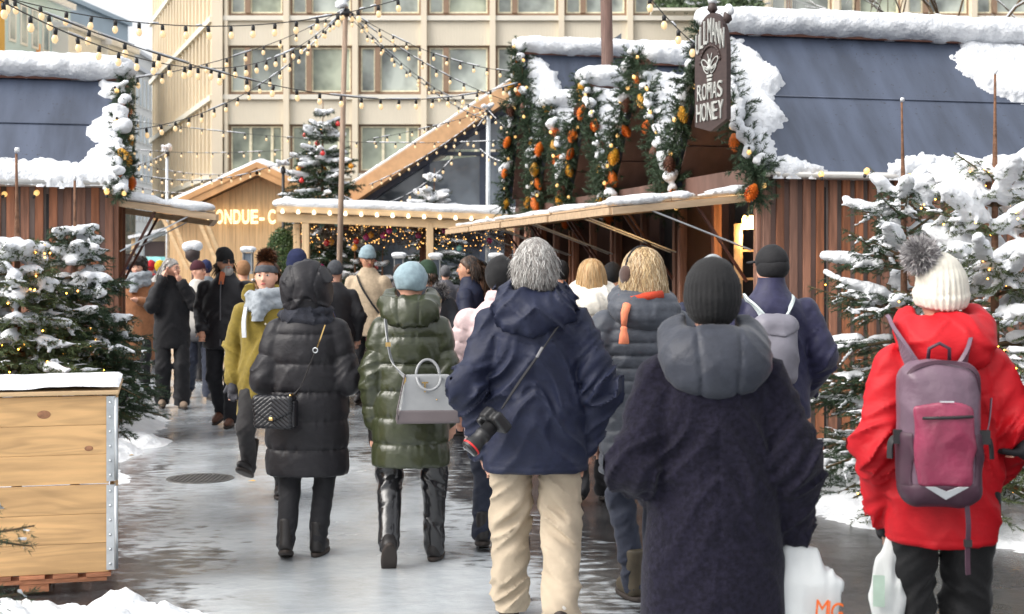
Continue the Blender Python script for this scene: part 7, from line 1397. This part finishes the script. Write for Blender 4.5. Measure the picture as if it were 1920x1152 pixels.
p19 = person('man in a bottle green beanie and dark jacket with fur hood', 800, 12.4, 1.70, 6, dict(mat=fabric('ink_shell', (.014, .016, .022), .6), hem=.75, cw=.225, hood=dict(z=1.44, w=.14, hh=.07, th=.07)), dict(), None, dict(yaw=15, hats=[('beanie', fabric('bottle_green_knit', (.022, .045, .026), .9), dict(h=.11, zb=-.03, cuff=.05))], hair=('short', HDRK, dict(n=200, len=.05))), None, (.05, 'L'), .1, .017); fur_ball('fur_trim', (.12, -.09, 1.48), .06, 800, .03, [M('grey_fur', (.30, .28, .28), .9), M('dark_fur', (.10, .09, .09), .9)], p19, np.random.RandomState(6))
person('dark haired person standing behind the ponytail man', 897, 18.0, 1.73, 15, dict(mat=fabric('brown_wool', (.10, .05, .03), .9), hem=.7), dict(), None, dict(yaw=-30, hair=('short', HDRK, dict(n=400, len=.07))), None, (.05, 'L'), .1, .02)
# the crowd in the gap on the left
person('curly haired person in a brown coat wrapped in a grey scarf', 258, 18.2, 1.77, 188, dict(mat=F_BRN, hem=.45, hw=.23, name='coat'), dict(), None, dict(face=True, yaw=-8, pitch=-10, hair=('curly', HDRK), scarf=(F_SCARF, dict(z=1.46, r=.11, t=.05, tails=True))), {'L': ((-.24, .05, 1.14), (-.05, .2, 1.2)), 'R': ((.26, 0, 1.13), (.24, .12, .95))}, (.1, 'L'), .1, .019)
crowd = [(300, 24.0, 1.75, 0, 'person in a bright yellow beanie far up the street', (.55, .36, .02), (.35, .34, .33)), (283, 26.0, 1.76, 10, 'person in a red hood far up the street', (.45, .02, .03), (.40, .03, .04)), (268, 25.0, 1.82, 180, 'far person in dark clothes beside the red hood', (.015, .014, .014), (.03, .03, .035)), (386, 20.5, 1.74, 30, 'person in a navy beanie behind the maroon beanie', (.016, .022, .07), (.18, .2, .22)),
 (456, 17.4, 1.72, 20, 'person in a tan coat half hidden behind the bearded man', (.30, .16, .08), (.42, .24, .12)), (232, 22.0, 1.70, 200, 'far person in a blue jacket beside the left hut', (.02, .03, .07), (.05, .08, .16)), (1050, 13.5, 1.70, 20, 'person in a dark hat between grey hair and cream hood', (.015, .015, .017), (.04, .04, .05)), (1148, 12.6, 1.68, -10, 'person in a black hat behind the earmuffs', (.012, .012, .013), (.03, .03, .03)),
 (905, 21.0, 1.72, 170, 'far person with a dark hood before the glass hall', (.02, .02, .022), (.05, .05, .06)), (835, 22.5, 1.66, 0, 'far person in grey before the kiosk post', (.12, .12, .13), (.10, .10, .12)), (748, 21.5, 1.68, 30, 'far person in a dark coat before the kiosk', (.04, .025, .02), (.06, .05, .05))]
for i, (x, d_, H_, fc_, lb, hc_, jc) in enumerate(crowd): person(lb, x, d_, H_, fc_, dict(mat=fabric('crowd_coat', jc, .8), hem=.7), dict(mat=BLK if i % 2 else F_DEN), None, dict(face=(90 < fc_ < 270), hats=[('beanie', fabric('crowd_hat', hc_, .9), dict(zb=.0 if 90 < fc_ < 270 else -.04))]), None, (.1 * (i % 3), 'LR'[i % 2]), .1, .024)
